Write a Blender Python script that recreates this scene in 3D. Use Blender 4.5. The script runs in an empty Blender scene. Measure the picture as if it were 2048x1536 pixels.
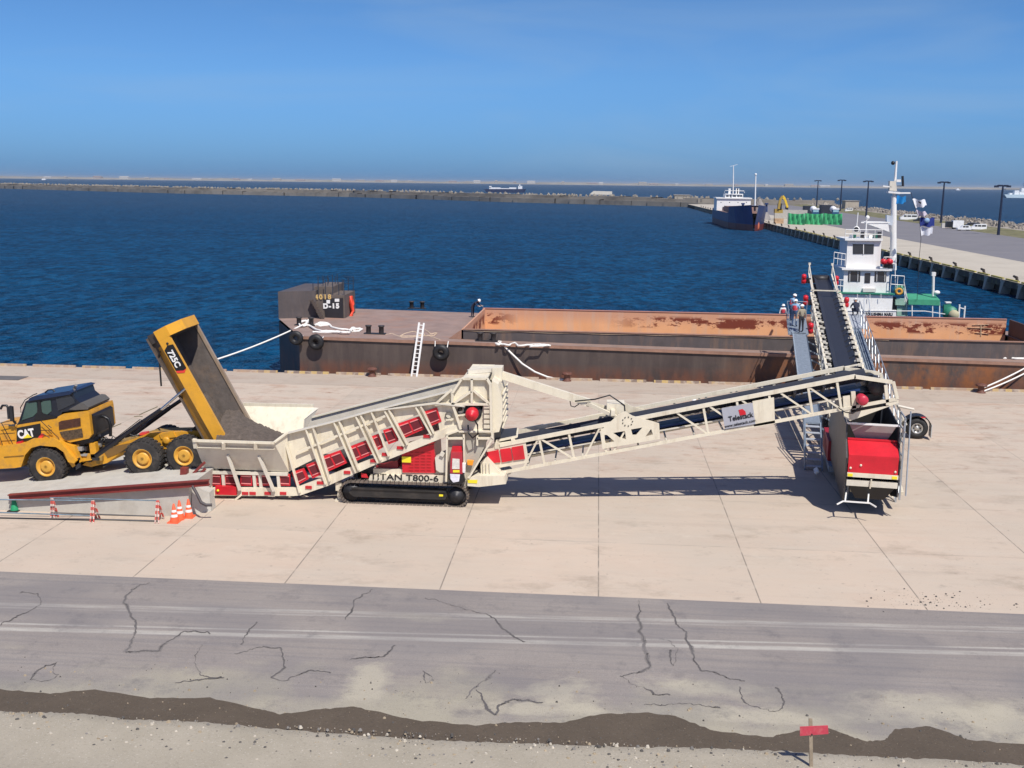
import bpy, math, random
from mathutils import Vector, Matrix
R = math.radians
random.seed(7)
sc = bpy.context.scene
COL = sc.collection
# ------------------------------------------------------------------ camera
CAM_H = 12.7; F_PX = 2100.0; ROLL = math.atan(.0112)
PITCH = math.atan((768 - 364) * math.cos(ROLL) / F_PX); YAW = R(4.5315)
cd = bpy.data.cameras.new('camera'); cam = bpy.data.objects.new('camera', cd); COL.objects.link(cam)
cd.sensor_width = 36; cd.sensor_fit = 'HORIZONTAL'; cd.lens = 36 * F_PX / 2048
cd.clip_start = .1; cd.clip_end = 60000
fwd = Vector((-math.sin(YAW) * math.cos(PITCH), math.cos(YAW) * math.cos(PITCH), -math.sin(PITCH)))
right = Vector((math.cos(YAW), math.sin(YAW), 0)); upv = right.cross(fwd)
cr, sr = math.cos(ROLL), math.sin(ROLL)
r2 = right * cr + upv * sr; u2 = upv * cr - right * sr
m = Matrix((r2, u2, -fwd)).transposed().to_4x4(); m.translation = Vector((0, 0, CAM_H)); cam.matrix_world = m
sc.camera = cam
C0 = Vector((0, 0, CAM_H))
def ray(px, py): return fwd * F_PX + r2 * (px - 1024) - u2 * (py - 768)
def G(px, py, z=0.0):                       # survey helpers: photo point -> place on a known plane
    r = ray(px, py); return C0 + r * ((z - CAM_H) / r.z)
def P(px, py, Y):
    r = ray(px, py); return C0 + r * (Y / r.y)
# ------------------------------------------------------------------ sun and sky
SUN_EL = R(55.0); SUN_AZ = math.atan2(.33, -.60)
sdir = Vector((-.33, .60, -math.tan(SUN_EL) * math.hypot(.33, .6)))
sl = bpy.data.lights.new('sun', 'SUN'); sun = bpy.data.objects.new('sun', sl); COL.objects.link(sun)
sl.energy = 4.9; sl.angle = R(.5); sl.color = (1, .945, .86)
sun.rotation_euler = sdir.to_track_quat('-Z', 'Y').to_euler(); sun.location = (0, 0, 80)
w = bpy.data.worlds.new('World'); sc.world = w; w.use_nodes = True
nt = w.node_tree; bg = nt.nodes['Background']
sky = nt.nodes.new('ShaderNodeTexSky'); sky.sky_type = 'NISHITA'; sky.sun_disc = False
sky.sun_elevation = SUN_EL; sky.sun_rotation = SUN_AZ; sky.altitude = 0
sky.air_density = 1.0; sky.dust_density = .6; sky.ozone_density = 2.0
tc0 = nt.nodes.new('ShaderNodeTexCoord'); sep = nt.nodes.new('ShaderNodeSeparateXYZ'); nt.links.new(tc0.outputs['Generated'], sep.inputs[0])
tr_ = nt.nodes.new('ShaderNodeValToRGB'); tr_.color_ramp.elements[0].position = 0.0; tr_.color_ramp.elements[0].color = (.24, .54, 1.26, 1); tr_.color_ramp.elements[1].position = .17; tr_.color_ramp.elements[1].color = (.37, .64, 1.02, 1); e2 = tr_.color_ramp.elements.new(.09); e2.color = (.36, .66, 1.16, 1)
e3 = tr_.color_ramp.elements.new(.55); e3.color = (.60, .56, .83, 1)
nt.links.new(sep.outputs[2], tr_.inputs[0]); tint = nt.nodes.new('ShaderNodeMix'); tint.data_type = 'RGBA'; tint.blend_type = 'MULTIPLY'; tint.inputs[0].default_value = 1
nt.links.new(sky.outputs[0], tint.inputs[6]); nt.links.new(tr_.outputs[0], tint.inputs[7])
hs = nt.nodes.new('ShaderNodeHueSaturation'); hs.inputs['Saturation'].default_value = 1.0; hs.inputs['Value'].default_value = 1.0
nt.links.new(tint.outputs[2], hs.inputs['Color'])
tc = nt.nodes.new('ShaderNodeTexCoord'); mp = nt.nodes.new('ShaderNodeMapping'); mp.inputs['Scale'].default_value = (1.2, 1.2, 7)
mp.inputs['Rotation'].default_value = (.12, -.22, .4)
nz = nt.nodes.new('ShaderNodeTexNoise'); nz.inputs['Scale'].default_value = 2.2; nz.inputs['Detail'].default_value = 6; nz.inputs['Roughness'].default_value = .55; nz.inputs['Distortion'].default_value = .8
rp = nt.nodes.new('ShaderNodeValToRGB'); rp.color_ramp.elements[0].position = .44; rp.color_ramp.elements[1].position = .85
rp.color_ramp.elements[0].color = (0, 0, 0, 1); rp.color_ramp.elements[1].color = (.35, .35, .35, 1)
mx = nt.nodes.new('ShaderNodeMix'); mx.data_type = 'RGBA'; mx.inputs[7].default_value = (3.6, 4.9, 6.4, 1)
nt.links.new(tc.outputs['Generated'], mp.inputs[0]); nt.links.new(mp.outputs[0], nz.inputs[0]); nt.links.new(nz.outputs[0], rp.inputs[0])
nt.links.new(rp.outputs[0], mx.inputs[0]); nt.links.new(hs.outputs[0], mx.inputs[6]); nt.links.new(mx.outputs[2], bg.inputs[0])
bg.inputs[1].default_value = .10
sc.view_settings.view_transform = 'Standard'; sc.view_settings.look = 'None'; sc.view_settings.exposure = 0.0; sc.view_settings.gamma = 1
sc.cycles.max_bounces = 6; sc.cycles.use_denoising = True
# ------------------------------------------------------------------ materials
MATS = {}
def mat(name, col, rough=.55, metal=0.0, var=.12, vs=1.5, dirt=None, dirt_amt=.35, ds=.8, bump=0.0, bs=20, stretch=(1, 1, 1), spec=None, streak=False, emit=None):
    if name in MATS: return MATS[name]
    m = bpy.data.materials.new(name); m.use_nodes = True; t = m.node_tree; n = t.nodes; L = t.links
    b = n['Principled BSDF']; b.inputs['Roughness'].default_value = rough; b.inputs['Metallic'].default_value = metal
    if spec is not None: b.inputs['Specular IOR Level'].default_value = spec
    c4 = (*col, 1)
    geo = n.new('ShaderNodeNewGeometry'); mp = n.new('ShaderNodeMapping'); mp.inputs['Scale'].default_value = stretch; L.new(geo.outputs['Position'], mp.inputs[0])
    nz = n.new('ShaderNodeTexNoise'); nz.inputs['Scale'].default_value = vs; nz.inputs['Detail'].default_value = 8; nz.inputs['Roughness'].default_value = .65
    L.new(mp.outputs[0], nz.inputs[0])
    mr = n.new('ShaderNodeMapRange'); mr.inputs[1].default_value = .3; mr.inputs[2].default_value = .7; mr.inputs[3].default_value = 1 - var; mr.inputs[4].default_value = 1 + var
    L.new(nz.outputs[0], mr.inputs[0])
    mu = n.new('ShaderNodeVectorMath'); mu.operation = 'SCALE'; mu.inputs[0].default_value = col; L.new(mr.outputs[0], mu.inputs['Scale'])
    out = mu.outputs[0]
    if dirt:
        n2 = n.new('ShaderNodeTexNoise'); n2.inputs['Scale'].default_value = ds; n2.inputs['Detail'].default_value = 9; n2.inputs['Roughness'].default_value = .7
        mp2 = n.new('ShaderNodeMapping'); mp2.inputs['Scale'].default_value = (1, 1, .18) if streak else stretch; mp2.inputs['Location'].default_value = (3.1, 1.7, 9.2)
        L.new(geo.outputs['Position'], mp2.inputs[0]); L.new(mp2.outputs[0], n2.inputs[0])
        r = n.new('ShaderNodeValToRGB'); r.color_ramp.elements[0].position = .5 - .0; r.color_ramp.elements[1].position = .72
        r.color_ramp.elements[0].color = (0, 0, 0, 1); r.color_ramp.elements[1].color = (dirt_amt,) * 3 + (1,)
        L.new(n2.outputs[0], r.inputs[0])
        x = n.new('ShaderNodeMix'); x.data_type = 'RGBA'; x.inputs[7].default_value = (*dirt, 1)
        L.new(r.outputs[0], x.inputs[0]); L.new(out, x.inputs[6]); out = x.outputs[2]
    L.new(out, b.inputs['Base Color'])
    if bump:
        n3 = n.new('ShaderNodeTexNoise'); n3.inputs['Scale'].default_value = bs; n3.inputs['Detail'].default_value = 6; L.new(mp.outputs[0], n3.inputs[0])
        bp = n.new('ShaderNodeBump'); bp.inputs['Strength'].default_value = bump; bp.inputs['Distance'].default_value = .03; L.new(n3.outputs[0], bp.inputs['Height']); L.new(bp.outputs[0], b.inputs['Normal'])
    if emit: b.inputs['Emission Color'].default_value = (*emit, 1); b.inputs['Emission Strength'].default_value = 1
    MATS[name] = m; return m
CREAM = mat('cream_paint', (.74, .68, .54), .45, var=.06, vs=4, dirt=(.42, .34, .24), dirt_amt=.6, ds=2.2, streak=True)
CREAM2 = mat('cream_paint_dusty', (.66, .62, .53), .5, var=.05, dirt=(.42, .37, .30), dirt_amt=.5, ds=1.6)
WHITE = mat('white_paint', (.82, .82, .80), .4, var=.03, dirt=(.5, .4, .3), dirt_amt=.25, ds=1.0, streak=True)
PLASTIC = mat('white_plastic', (.8, .8, .8), .4)
RED = mat('red_paint', (.60, .014, .028), .42, var=.16, dirt=(.35, .05, .04), dirt_amt=.3)
REDGLASS = mat('dark_red_mesh', (.14, .012, .02), .5, var=.15, vs=5)
YEL = mat('yellow_paint', (.66, .32, .022), .45, var=.1, vs=4, dirt=(.30, .18, .07), dirt_amt=.75, ds=2.4)
YELSIDE = mat('yellow_body_paint', (.70, .35, .03), .45, var=.06, dirt=(.36, .2, .06), dirt_amt=.6, ds=1.1)
BLACK = mat('black_paint', (.012, .012, .014), .4)
DARK = mat('dark_steel', (.035, .035, .04), .5, metal=.3, var=.3)
RUBBER = mat('tyre_rubber', (.035, .033, .031), .8, var=.2, dirt=(.20, .17, .13), dirt_amt=.5, ds=2.5)
BELT = mat('belt_rubber', (.022, .026, .04), .55, var=.15, vs=3)
NAVY = mat('dark_blue_glass_paint', (.012, .022, .06), .25)
GLASS = mat('tinted_glass', (.05, .10, .085), .08, metal=.0, spec=.9)
GLASSB = mat('dark_window_glass', (.025, .03, .04), .1, spec=.8)
STEEL = mat('galvanised_steel', (.42, .45, .48), .4, metal=.5, var=.15, dirt=(.2, .2, .2), dirt_amt=.3)
BSTEEL = mat('blue_grey_steel', (.24, .30, .37), .5, metal=.2, var=.15, vs=4, dirt=(.14, .16, .18), dirt_amt=.5, ds=3)
GRATE = mat('walkway_grating', (.22, .265, .32), .6, metal=.2, var=.2, vs=8)
CHROME = mat('chrome', (.6, .6, .6), .15, metal=1)
WORN = mat('worn_steel_plate', (.06, .057, .06), .45, metal=.5, var=.35, vs=2, dirt=(.05, .045, .045), dirt_amt=.7, ds=1.5, streak=True)
SOIL = mat('dumped_gravel', (.115, .092, .076), .95, var=.35, vs=5, dirt=(.07, .055, .045), dirt_amt=.6, ds=9, bump=1, bs=14)
BEDSTEEL = mat('scoured_bed_steel', (.10, .083, .073), .65, metal=.15, var=.25, vs=2.5, dirt=(.19, .125, .08), dirt_amt=.6, ds=1.4, bump=.4, bs=8)
RUSTRED = mat('red_oxide_beam', (.20, .032, .028), .5, var=.2, vs=3)
HULL = None
ORANGE = mat('orange_plastic', (.85, .13, .05), .5)
GREENP = mat('green_plastic', (.02, .30, .13), .5)
GREEND = mat('tug_green', (.03, .22, .14), .5, var=.1, dirt=(.1, .2, .15))
ROPE = mat('white_rope', (.80, .79, .75), .8, var=.12, vs=9)
ROPEB = mat('tan_rope', (.52, .40, .29), .9, var=.2, vs=9)
SKIN = mat('skin', (.45, .24, .15), .6)
CBLUE = mat('light_blue_shirt', (.25, .42, .60), .8); CNAVY = mat('navy_workwear', (.02, .025, .05), .85); CKHAKI = mat('khaki_workwear', (.30, .26, .19), .85); CVEST = mat('red_vest', (.55, .05, .07), .8); CDARK = mat('dark_trousers', (.03, .03, .04), .9); CJEAN = mat('blue_trousers', (.05, .09, .18), .9)
CONC = mat('ramp_concrete', (.50, .48, .43), .85, var=.1, vs=1.5, dirt=(.33, .29, .24), dirt_amt=.5, ds=.9, bump=.15)
AMBER = mat('amber_plastic', (.9, .33, .02), .4); YLAB = mat('yellow_label', (.85, .72, .03), .5)
STONE = mat('armour_stone', (.30, .27, .23), .9, var=.3, vs=.2)
# ------------------------------------------------------------------ mesh building
class MB:
    def __init__(s): s.v = []; s.f = []; s.sm = []
    def add(s, vs, fs, sm=False):
        o = len(s.v); s.v += [tuple(v) for v in vs]
        for f in fs: s.f.append(tuple(i + o for i in f)); s.sm.append(sm)
    def box(s, a, b):
        x0, y0, z0 = a; x1, y1, z1 = b
        s.add([(x0, y0, z0), (x1, y0, z0), (x1, y1, z0), (x0, y1, z0), (x0, y0, z1), (x1, y0, z1), (x1, y1, z1), (x0, y1, z1)],
              [(0, 3, 2, 1), (4, 5, 6, 7), (0, 1, 5, 4), (1, 2, 6, 5), (2, 3, 7, 6), (3, 0, 4, 7)]); return s
    def bar(s, a, b, w=.1, h=.1, up=(0, 0, 1)):
        a = Vector(a); b = Vector(b); d = (b - a).normalized(); up = Vector(up)
        if abs(d.dot(up)) > .98: up = Vector((0, 1, 0))
        x = d.cross(up).normalized(); y = x.cross(d)
        vs = [p + x * (w / 2 * i) + y * (h / 2 * j) for p in (a, b) for i, j in ((-1, -1), (1, -1), (1, 1), (-1, 1))]
        s.add(vs, [(3, 2, 1, 0), (4, 5, 6, 7), (0, 1, 5, 4), (1, 2, 6, 5), (2, 3, 7, 6), (3, 0, 4, 7)]); return s
    def tube(s, a, b, r, r2=None, n=10, cap=True):
        a = Vector(a); b = Vector(b); r2 = r if r2 is None else r2; d = (b - a).normalized(); up = Vector((0, 0, 1)) if abs(d.z) < .95 else Vector((1, 0, 0))
        x = d.cross(up).normalized(); y = x.cross(d)
        vs = [p + (x * math.cos(t) + y * math.sin(t)) * q for p, q in ((a, r), (b, r2)) for t in [2 * math.pi * i / n for i in range(n)]]
        s.add(vs, [(i, (i + 1) % n, n + (i + 1) % n, n + i) for i in range(n)], True)
        if cap: s.add(vs, [tuple(range(n - 1, -1, -1)), tuple(range(n, 2 * n))])
        return s
    def path(s, pts, r, n=6):
        pts = [Vector(p) for p in pts]; rings = []
        for i, p in enumerate(pts):
            d = (pts[min(i + 1, len(pts) - 1)] - pts[max(i - 1, 0)]).normalized(); up = Vector((0, 0, 1)) if abs(d.z) < .95 else Vector((1, 0, 0))
            x = d.cross(up).normalized(); y = x.cross(d); rings += [p + (x * math.cos(t) + y * math.sin(t)) * r for t in [2 * math.pi * k / n for k in range(n)]]
        fs = [(i * n + k, i * n + (k + 1) % n, (i + 1) * n + (k + 1) % n, (i + 1) * n + k) for i in range(len(pts) - 1) for k in range(n)]
        s.add(rings, fs, True); s.add(rings, [tuple(range(n - 1, -1, -1)), tuple(range(len(rings) - n, len(rings)))]); return s
    def lathe(s, c, axis, prof, n=24, sm=True):                 # prof: (along, radius)
        c = Vector(c); d = Vector(axis).normalized(); up = Vector((0, 0, 1)) if abs(d.z) < .95 else Vector((1, 0, 0)); x = d.cross(up).normalized(); y = x.cross(d)
        vs = [c + d * h + (x * math.cos(t) + y * math.sin(t)) * q for h, q in prof for t in [2 * math.pi * k / n for k in range(n)]]
        fs = [(i * n + k, i * n + (k + 1) % n, (i + 1) * n + (k + 1) % n, (i + 1) * n + k) for i in range(len(prof) - 1) for k in range(n)]
        s.add(vs, fs, sm); return s
    def ext(s, pts, vec):                                       # polygon swept along vec
        pts = [Vector(p) for p in pts]; v = Vector(vec); n = len(pts)
        s.add(pts + [p + v for p in pts], [tuple(range(n)), tuple(range(2 * n - 1, n - 1, -1))] + [(i, n + i, n + (i + 1) % n, (i + 1) % n) for i in range(n)]); return s
    def quad(s, *p): s.add(p, [tuple(range(len(p)))]); return s
    def ball(s, c, r, sx=1, sy=1, sz=1, n=10, m=7):
        vs = []; c = Vector(c)
        for i in range(m + 1):
            a = math.pi * i / m
            for k in range(n):
                t = 2 * math.pi * k / n; vs.append(c + Vector((math.sin(a) * math.cos(t) * r * sx, math.sin(a) * math.sin(t) * r * sy, math.cos(a) * r * sz)))
        s.add(vs, [(i * n + k, (i + 1) * n + k, (i + 1) * n + (k + 1) % n, i * n + (k + 1) % n) for i in range(m) for k in range(n)], True); return s
    def torus(s, c, axis, R1, r, n=24, k=10, flat=1.0):
        prof = [(math.sin(2 * math.pi * j / k) * r * flat, R1 + math.cos(2 * math.pi * j / k) * r) for j in range(k + 1)]
        return s.lathe(c, axis, prof, n)
    def build(s, name, m, parent=None, label=None):
        me = bpy.data.meshes.new(name); org = Vector(parent['_o']) if parent is not None and '_o' in parent.keys() else Vector((0, 0, 0))
        loc = Vector((0, 0, 0))
        me.from_pydata([tuple(Vector(v) - org) for v in s.v], [], s.f)
        for p, q in zip(me.polygons, s.sm): p.use_smooth = q
        me.materials.append(m); me.validate(); o = bpy.data.objects.new(name, me); COL.objects.link(o)
        o['_o'] = tuple(org)
        if parent is not None: o.parent = parent
        if label: o['label'] = label
        return o
def tag(o, label, cat=None, group=None, kind=None):
    if label: o['label'] = label
    if cat: o['category'] = cat
    if group: o['group'] = group
    if kind: o['kind'] = kind
    return o
def thing(name, loc, label, cat, group=None):
    o = bpy.data.objects.new(name, None); COL.objects.link(o); o.location = loc; o.empty_display_size = .3; o['_o'] = tuple(loc)
    return tag(o, label, cat, group)
def local_thing(name, label, cat, group=None):                 # authored around the origin, placed afterwards
    o = bpy.data.objects.new(name, None); COL.objects.link(o); o['_o'] = (0., 0., 0.); return tag(o, label, cat, group)
def single(mb, name, m, loc, label, cat, group=None, kind=None):   # a thing that is one mesh, origin at its base
    me = bpy.data.meshes.new(name); L = Vector(loc); me.from_pydata([tuple(Vector(v) - L) for v in mb.v], [], mb.f)
    for p, q in zip(me.polygons, mb.sm): p.use_smooth = q
    me.materials.append(m); me.validate(); o = bpy.data.objects.new(name, me); COL.objects.link(o); o.location = L; o['_o'] = tuple(L); return tag(o, label, cat, group, kind)
def copy_tree(o, parent=None):
    c = o.copy(); COL.objects.link(c)
    if parent is not None: c.parent = parent
    for ch in list(o.children): copy_tree(ch, c)
    return c
def place(o, loc, rz=0, label=None, scale=None):
    o.location = loc; o.rotation_euler = (0, 0, rz)
    if label: o['label'] = label
    if scale: o.scale = (scale,) * 3
    return o
def curve_mesh(cu):
    o = bpy.data.objects.new('tmp', cu); COL.objects.link(o); dg = bpy.context.evaluated_depsgraph_get(); dg.update()
    me = bpy.data.meshes.new_from_object(o.evaluated_get(dg)); bpy.data.objects.remove(o); return me
def holed(mb, outer, holes, fn, th):                           # 2-D outline with holes; fn maps (a,b,c) -> world
    cu = bpy.data.curves.new('tmp', 'CURVE'); cu.dimensions = '2D'; cu.fill_mode = 'BOTH'; cu.extrude = th / 2
    for poly in [outer] + holes:
        sp = cu.splines.new('POLY'); sp.points.add(len(poly) - 1)
        for i, p in enumerate(poly): sp.points[i].co = (p[0], p[1], 0, 1)
        sp.use_cyclic_u = True
    me = curve_mesh(cu); mb.add([fn(*v.co) for v in me.vertices], [tuple(p.vertices) for p in me.polygons]); return mb
def text(s, size, fn, bold=0.0, ext=.004, sx=1.0, align='LEFT', space=1.0):
    cu = bpy.data.curves.new('tmp', 'FONT'); cu.body = s; cu.size = size; cu.extrude = ext; cu.offset = bold; cu.align_x = align; cu.space_character = space
    me = curve_mesh(cu); mb = MB(); mb.add([fn(v.co.x * sx, v.co.y, v.co.z) for v in me.vertices], [tuple(p.vertices) for p in me.polygons]); return mb
def frame3(o, ex, ey, ez=None):
    o = Vector(o); ex = Vector(ex).normalized(); ey = Vector(ey); ey = (ey - ex * ey.dot(ex)).normalized(); ez = ex.cross(ey)
    return lambda a, b, c: o + ex * a + ey * b + ez * c
def xz(Y): return lambda a, b, c: Vector((a, Y + c, b))
def pp(pts, Y): return [P(x, y, Y) for x, y in pts]
# ================================================================== SETTING
class NT:
    def __init__(s, name):
        s.m = bpy.data.materials.new(name); s.m.use_nodes = True; s.t = s.m.node_tree; s.b = s.t.nodes['Principled BSDF']
        s.geo = s.t.nodes.new('ShaderNodeNewGeometry'); s.pos = s.geo.outputs['Position']
        sx = s.t.nodes.new('ShaderNodeSeparateXYZ'); s.t.links.new(s.pos, sx.inputs[0]); s.x, s.y, s.z = sx.outputs
    def _in(s, sock, v):
        if hasattr(v, 'is_output'): s.t.links.new(v, sock)
        else: sock.default_value = v
    def math(s, op, a, b=0.0, c=None):
        n = s.t.nodes.new('ShaderNodeMath'); n.operation = op; s._in(n.inputs[0], a); s._in(n.inputs[1], b)
        if c is not None: s._in(n.inputs[2], c)
        return n.outputs[0]
    def noise(s, scale=1.0, st=(1, 1, 1), detail=6, rough=.6, loc=(0, 0, 0), dist=0.0):
        mp = s.t.nodes.new('ShaderNodeMapping'); mp.inputs['Scale'].default_value = st; mp.inputs['Location'].default_value = loc; s.t.links.new(s.pos, mp.inputs[0])
        n = s.t.nodes.new('ShaderNodeTexNoise'); n.inputs['Scale'].default_value = scale; n.inputs['Detail'].default_value = detail; n.inputs['Roughness'].default_value = rough; n.inputs['Distortion'].default_value = dist
        s.t.links.new(mp.outputs[0], n.inputs[0]); return n.outputs[0]
    def ramp(s, v, a, b, lo=0.0, hi=1.0):
        n = s.t.nodes.new('ShaderNodeMapRange'); s._in(n.inputs[0], v); n.inputs[1].default_value = a; n.inputs[2].default_value = b; n.inputs[3].default_value = lo; n.inputs[4].default_value = hi; return n.outputs[0]
    def mix(s, f, a, b):
        n = s.t.nodes.new('ShaderNodeMix'); n.data_type = 'RGBA'
        s._in(n.inputs[0], f); s._in(n.inputs[6], a if hasattr(a, 'is_output') else (*a, 1)); s._in(n.inputs[7], b if hasattr(b, 'is_output') else (*b, 1)); return n.outputs[2]
    def line(s, v, off, sp, wd):                                # 1 on lines v = off + k*sp
        f = s.math('FRACT', s.math('ADD', s.math('DIVIDE', s.math('SUBTRACT', v, off), sp), .5)); d = s.math('MULTIPLY', s.math('ABSOLUTE', s.math('SUBTRACT', f, .5)), sp)
        return s.ramp(d, wd * .45, wd, 1, 0)
    def mul(s, a, b): return s.math('MULTIPLY', a, b)
    def bump(s, h, strength=.3, dist=.05):
        n = s.t.nodes.new('ShaderNodeBump'); n.inputs['Strength'].default_value = strength; n.inputs['Distance'].default_value = dist; s.t.links.new(h, n.inputs['Height']); s.t.links.new(n.outputs[0], s.b.inputs['Normal']); return n
    def done(s, col, rough=.85):
        s._in(s.b.inputs['Base Color'], col); s._in(s.b.inputs['Roughness'], rough); return s.m
def concrete_mat():
    t = NT('quay_concrete')
    c = t.mix(t.ramp(t.noise(.16, (1, 1, 1), 5), .35, .65), (.56, .455, .36), (.505, .425, .34))
    c = t.mix(t.mul(t.ramp(t.noise(.9, (.35, 1.3, 1), 8, .7), .45, .75), .5), c, (.52, .465, .39))
    warm = t.mul(t.ramp(t.noise(1.0, (.32, .8, 1), 8, .75, (5, 2, 0)), .50, .64), t.ramp(t.y, 42, 54, .15, .95))
    c = t.mix(t.mul(warm, .75), c, (.43, .27, .19))
    rust = t.mul(t.ramp(t.noise(1.1, (.45, 1.0, 1), 9, .8, (1, 7, 0)), .56, .66), t.ramp(t.y, 40, 52, .05, 1.0))
    c = t.mix(rust, c, (.27, .135, .085))
    dk = t.mul(t.ramp(t.noise(.5, (.5, 1.2, 1), 9, .7, (9, 1, 0)), .56, .78), .45)
    c = t.mix(dk, c, (.27, .235, .20))
    spot = t.mul(t.ramp(t.noise(6, (1, 1, 1), 4, .5, (4, 4, 0)), .66, .72), .5); c = t.mix(spot, c, (.22, .18, .15))
    tread = t.mul(t.ramp(t.noise(.9, (.05, 1.8, 1), 6, .7, (7, 3, 0)), .52, .72), .2); c = t.mix(tread, c, (.30, .26, .22))
    slabn = t.noise(.2, (1, 1, 1), 1, .5)
    fx = t.math('FLOOR', t.math('DIVIDE', t.math('SUBTRACT', t.x, .32), 5.01)); fy = t.math('FLOOR', t.math('DIVIDE', t.math('SUBTRACT', t.y, 36.2), 5.6))
    wn = t.t.nodes.new('ShaderNodeTexWhiteNoise'); cb = t.t.nodes.new('ShaderNodeCombineXYZ'); t.t.links.new(fx, cb.inputs[0]); t.t.links.new(fy, cb.inputs[1]); t.t.links.new(cb.outputs[0], wn.inputs[0])
    c = t.mix(t.mul(wn.outputs[0], .3), c, (.38, .35, .30))
    jx = t.mul(t.line(t.x, .32, 5.01, .028), t.mul(t.ramp(t.y, 44, 56, 1, .3), t.ramp(t.noise(1.1, (1, 1, 1), 3), .36, .5, .25, 1)))
    jy = t.mul(t.line(t.y, 36.2, 5.6, .02), t.ramp(t.noise(.8, (1, 1, 1), 3, .5, (3, 3, 3)), .42, .6, .0, .75))
    c = t.mix(t.math('MAXIMUM', jx, jy), c, (.24, .205, .17))
    je = t.ramp(t.math('ABSOLUTE', t.math('SUBTRACT', t.y, 63.85)), .03, .07, .55, 0); c = t.mix(je, c, (.17, .14, .12))
    blot = t.mul(t.ramp(t.noise(.33, (1, 1.5, 1), 9, .72, (17, 8, 0)), .55, .68), .5); c = t.mix(blot, c, (.29, .235, .18)); pale = t.mul(t.ramp(t.noise(.5, (1, 1, 1), 8, .75, (27, 8, 0)), .58, .7), .45); c = t.mix(pale, c, (.58, .52, .43))
    oil = t.mul(t.ramp(t.noise(.55, (1, 1, 1), 6, .6, (40, 2, 0)), .68, .74), .55); c = t.mix(oil, c, (.17, .15, .13))
    cope = t.ramp(t.y, 63.8, 63.95, 0, .45); c = t.mix(cope, c, (.37, .31, .255))
    t.bump(t.noise(9, (1, 1, 1), 8, .7), .25, .02); return t.done(c, .88)
def asphalt_mat():
    t = NT('worn_asphalt')
    c = t.mix(t.ramp(t.noise(.35, (.4, 1, 1), 6), .35, .65), (.245, .218, .20), (.29, .26, .235))
    c = t.mix(t.mul(t.ramp(t.noise(2.2, (.05, 2.2, 1), 5, .6), .45, .7), .5), c, (.17, .16, .165))
    def stripe(y0, wd, gain, seed, lo=.42):
        d = t.math('ABSOLUTE', t.math('SUBTRACT', t.y, t.math('ADD', y0, t.mul(t.math('ADD', t.x, 7.0), .047)) if y0 else 0))
        return t.mul(t.ramp(d, wd * .5, wd, gain, 0), t.ramp(t.noise(1.4, (.22, 2.5, 1), 6, .7, (seed, 0, 0)), lo, .62))
    for a in (stripe(27.32, .16, .85, 1, .22), stripe(27.68, .07, .7, 2, .3), stripe(29.05, .16, .6, 3, .34), stripe(28.8, .07, .45, 4, .36)):
        c = t.mix(a, c, (.50, .48, .43))
    fine = t.mul(t.ramp(t.noise(3.0, (.06, 6, 1), 4, .6, (2, 9, 0)), .58, .72), .25); c = t.mix(fine, c, (.36, .34, .33))
    # blown sand towards the near side
    edge = t.math('ADD', t.y, t.ramp(t.noise(.42, (.8, .8, 1), 7, .6, (2, 0, 0)), .3, .7, -1.6, 1.6))
    sand = t.ramp(edge, 23.2, 25.0, .85, 0)
    sand2 = t.mul(t.ramp(t.y, 25.7, 26.1, 1, 0), t.ramp(t.noise(.30, (1, 1.3, 1), 7, .6, (8, 3, 0)), .52, .62, 0, .35))
    lim = t.ramp(t.y, 25.9, 26.05, 1, .12)
    c = t.mix(t.mul(t.math('MAXIMUM', sand, sand2), lim), c, t.mix(t.noise(1.2, (1, 1, 1), 5), (.31, .285, .22), (.42, .385, .295)))
    nb = t.noise(1.0, (1, 1.4, 1), 7, .65, (6, 6, 0))
    for cx_, cy_, rx_, ry_ in ((-5.6, 24.7, .55, 1.2), (-.6, 24.6, .85, .9), (-1.2, 23.8, 1.6, .35), (2.9, 25.3, 1.4, .45), (8.4, 24.6, 1.9, .9), (10.6, 24.3, 2.2, .9), (-5.2, 28.9, 1.1, .28), (4.2, 24.0, 2.4, .35)):
        dx_ = t.math('DIVIDE', t.math('SUBTRACT', t.x, cx_), rx_); dy_ = t.math('DIVIDE', t.math('SUBTRACT', t.y, cy_), ry_)
        dd = t.math('ADD', t.math('SQRT', t.math('ADD', t.mul(dx_, dx_), t.mul(dy_, dy_))), t.ramp(nb, .3, .7, -.6, .6)); c = t.mix(t.ramp(dd, .5, 1.25, .75 if cy_ < 27 else .35, 0), c, (.43, .395, .31))
    stain = t.mul(t.ramp(t.noise(.8, (1, 1, 1), 8, .75, (12, 3, 0)), .54, .70), .6); c = t.mix(stain, c, (.125, .117, .122))
    agg = t.noise(45, (1, 1, 1), 2, .5); c = t.mix(t.ramp(agg, .58, .7, 0, .35), c, (.42, .40, .37)); c = t.mix(t.ramp(agg, .42, .3, 0, .4), c, (.10, .095, .10)); pt = t.mul(t.ramp(t.noise(.25, (1, 1.6, 1), 3, .4, (31, 5, 0)), .46, .60), .35); c = t.mix(pt, c, (.16, .155, .165))
    t.bump(t.noise(30, (1, 1, 1), 4, .6), .35, .012); return t.done(c, .82)
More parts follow.
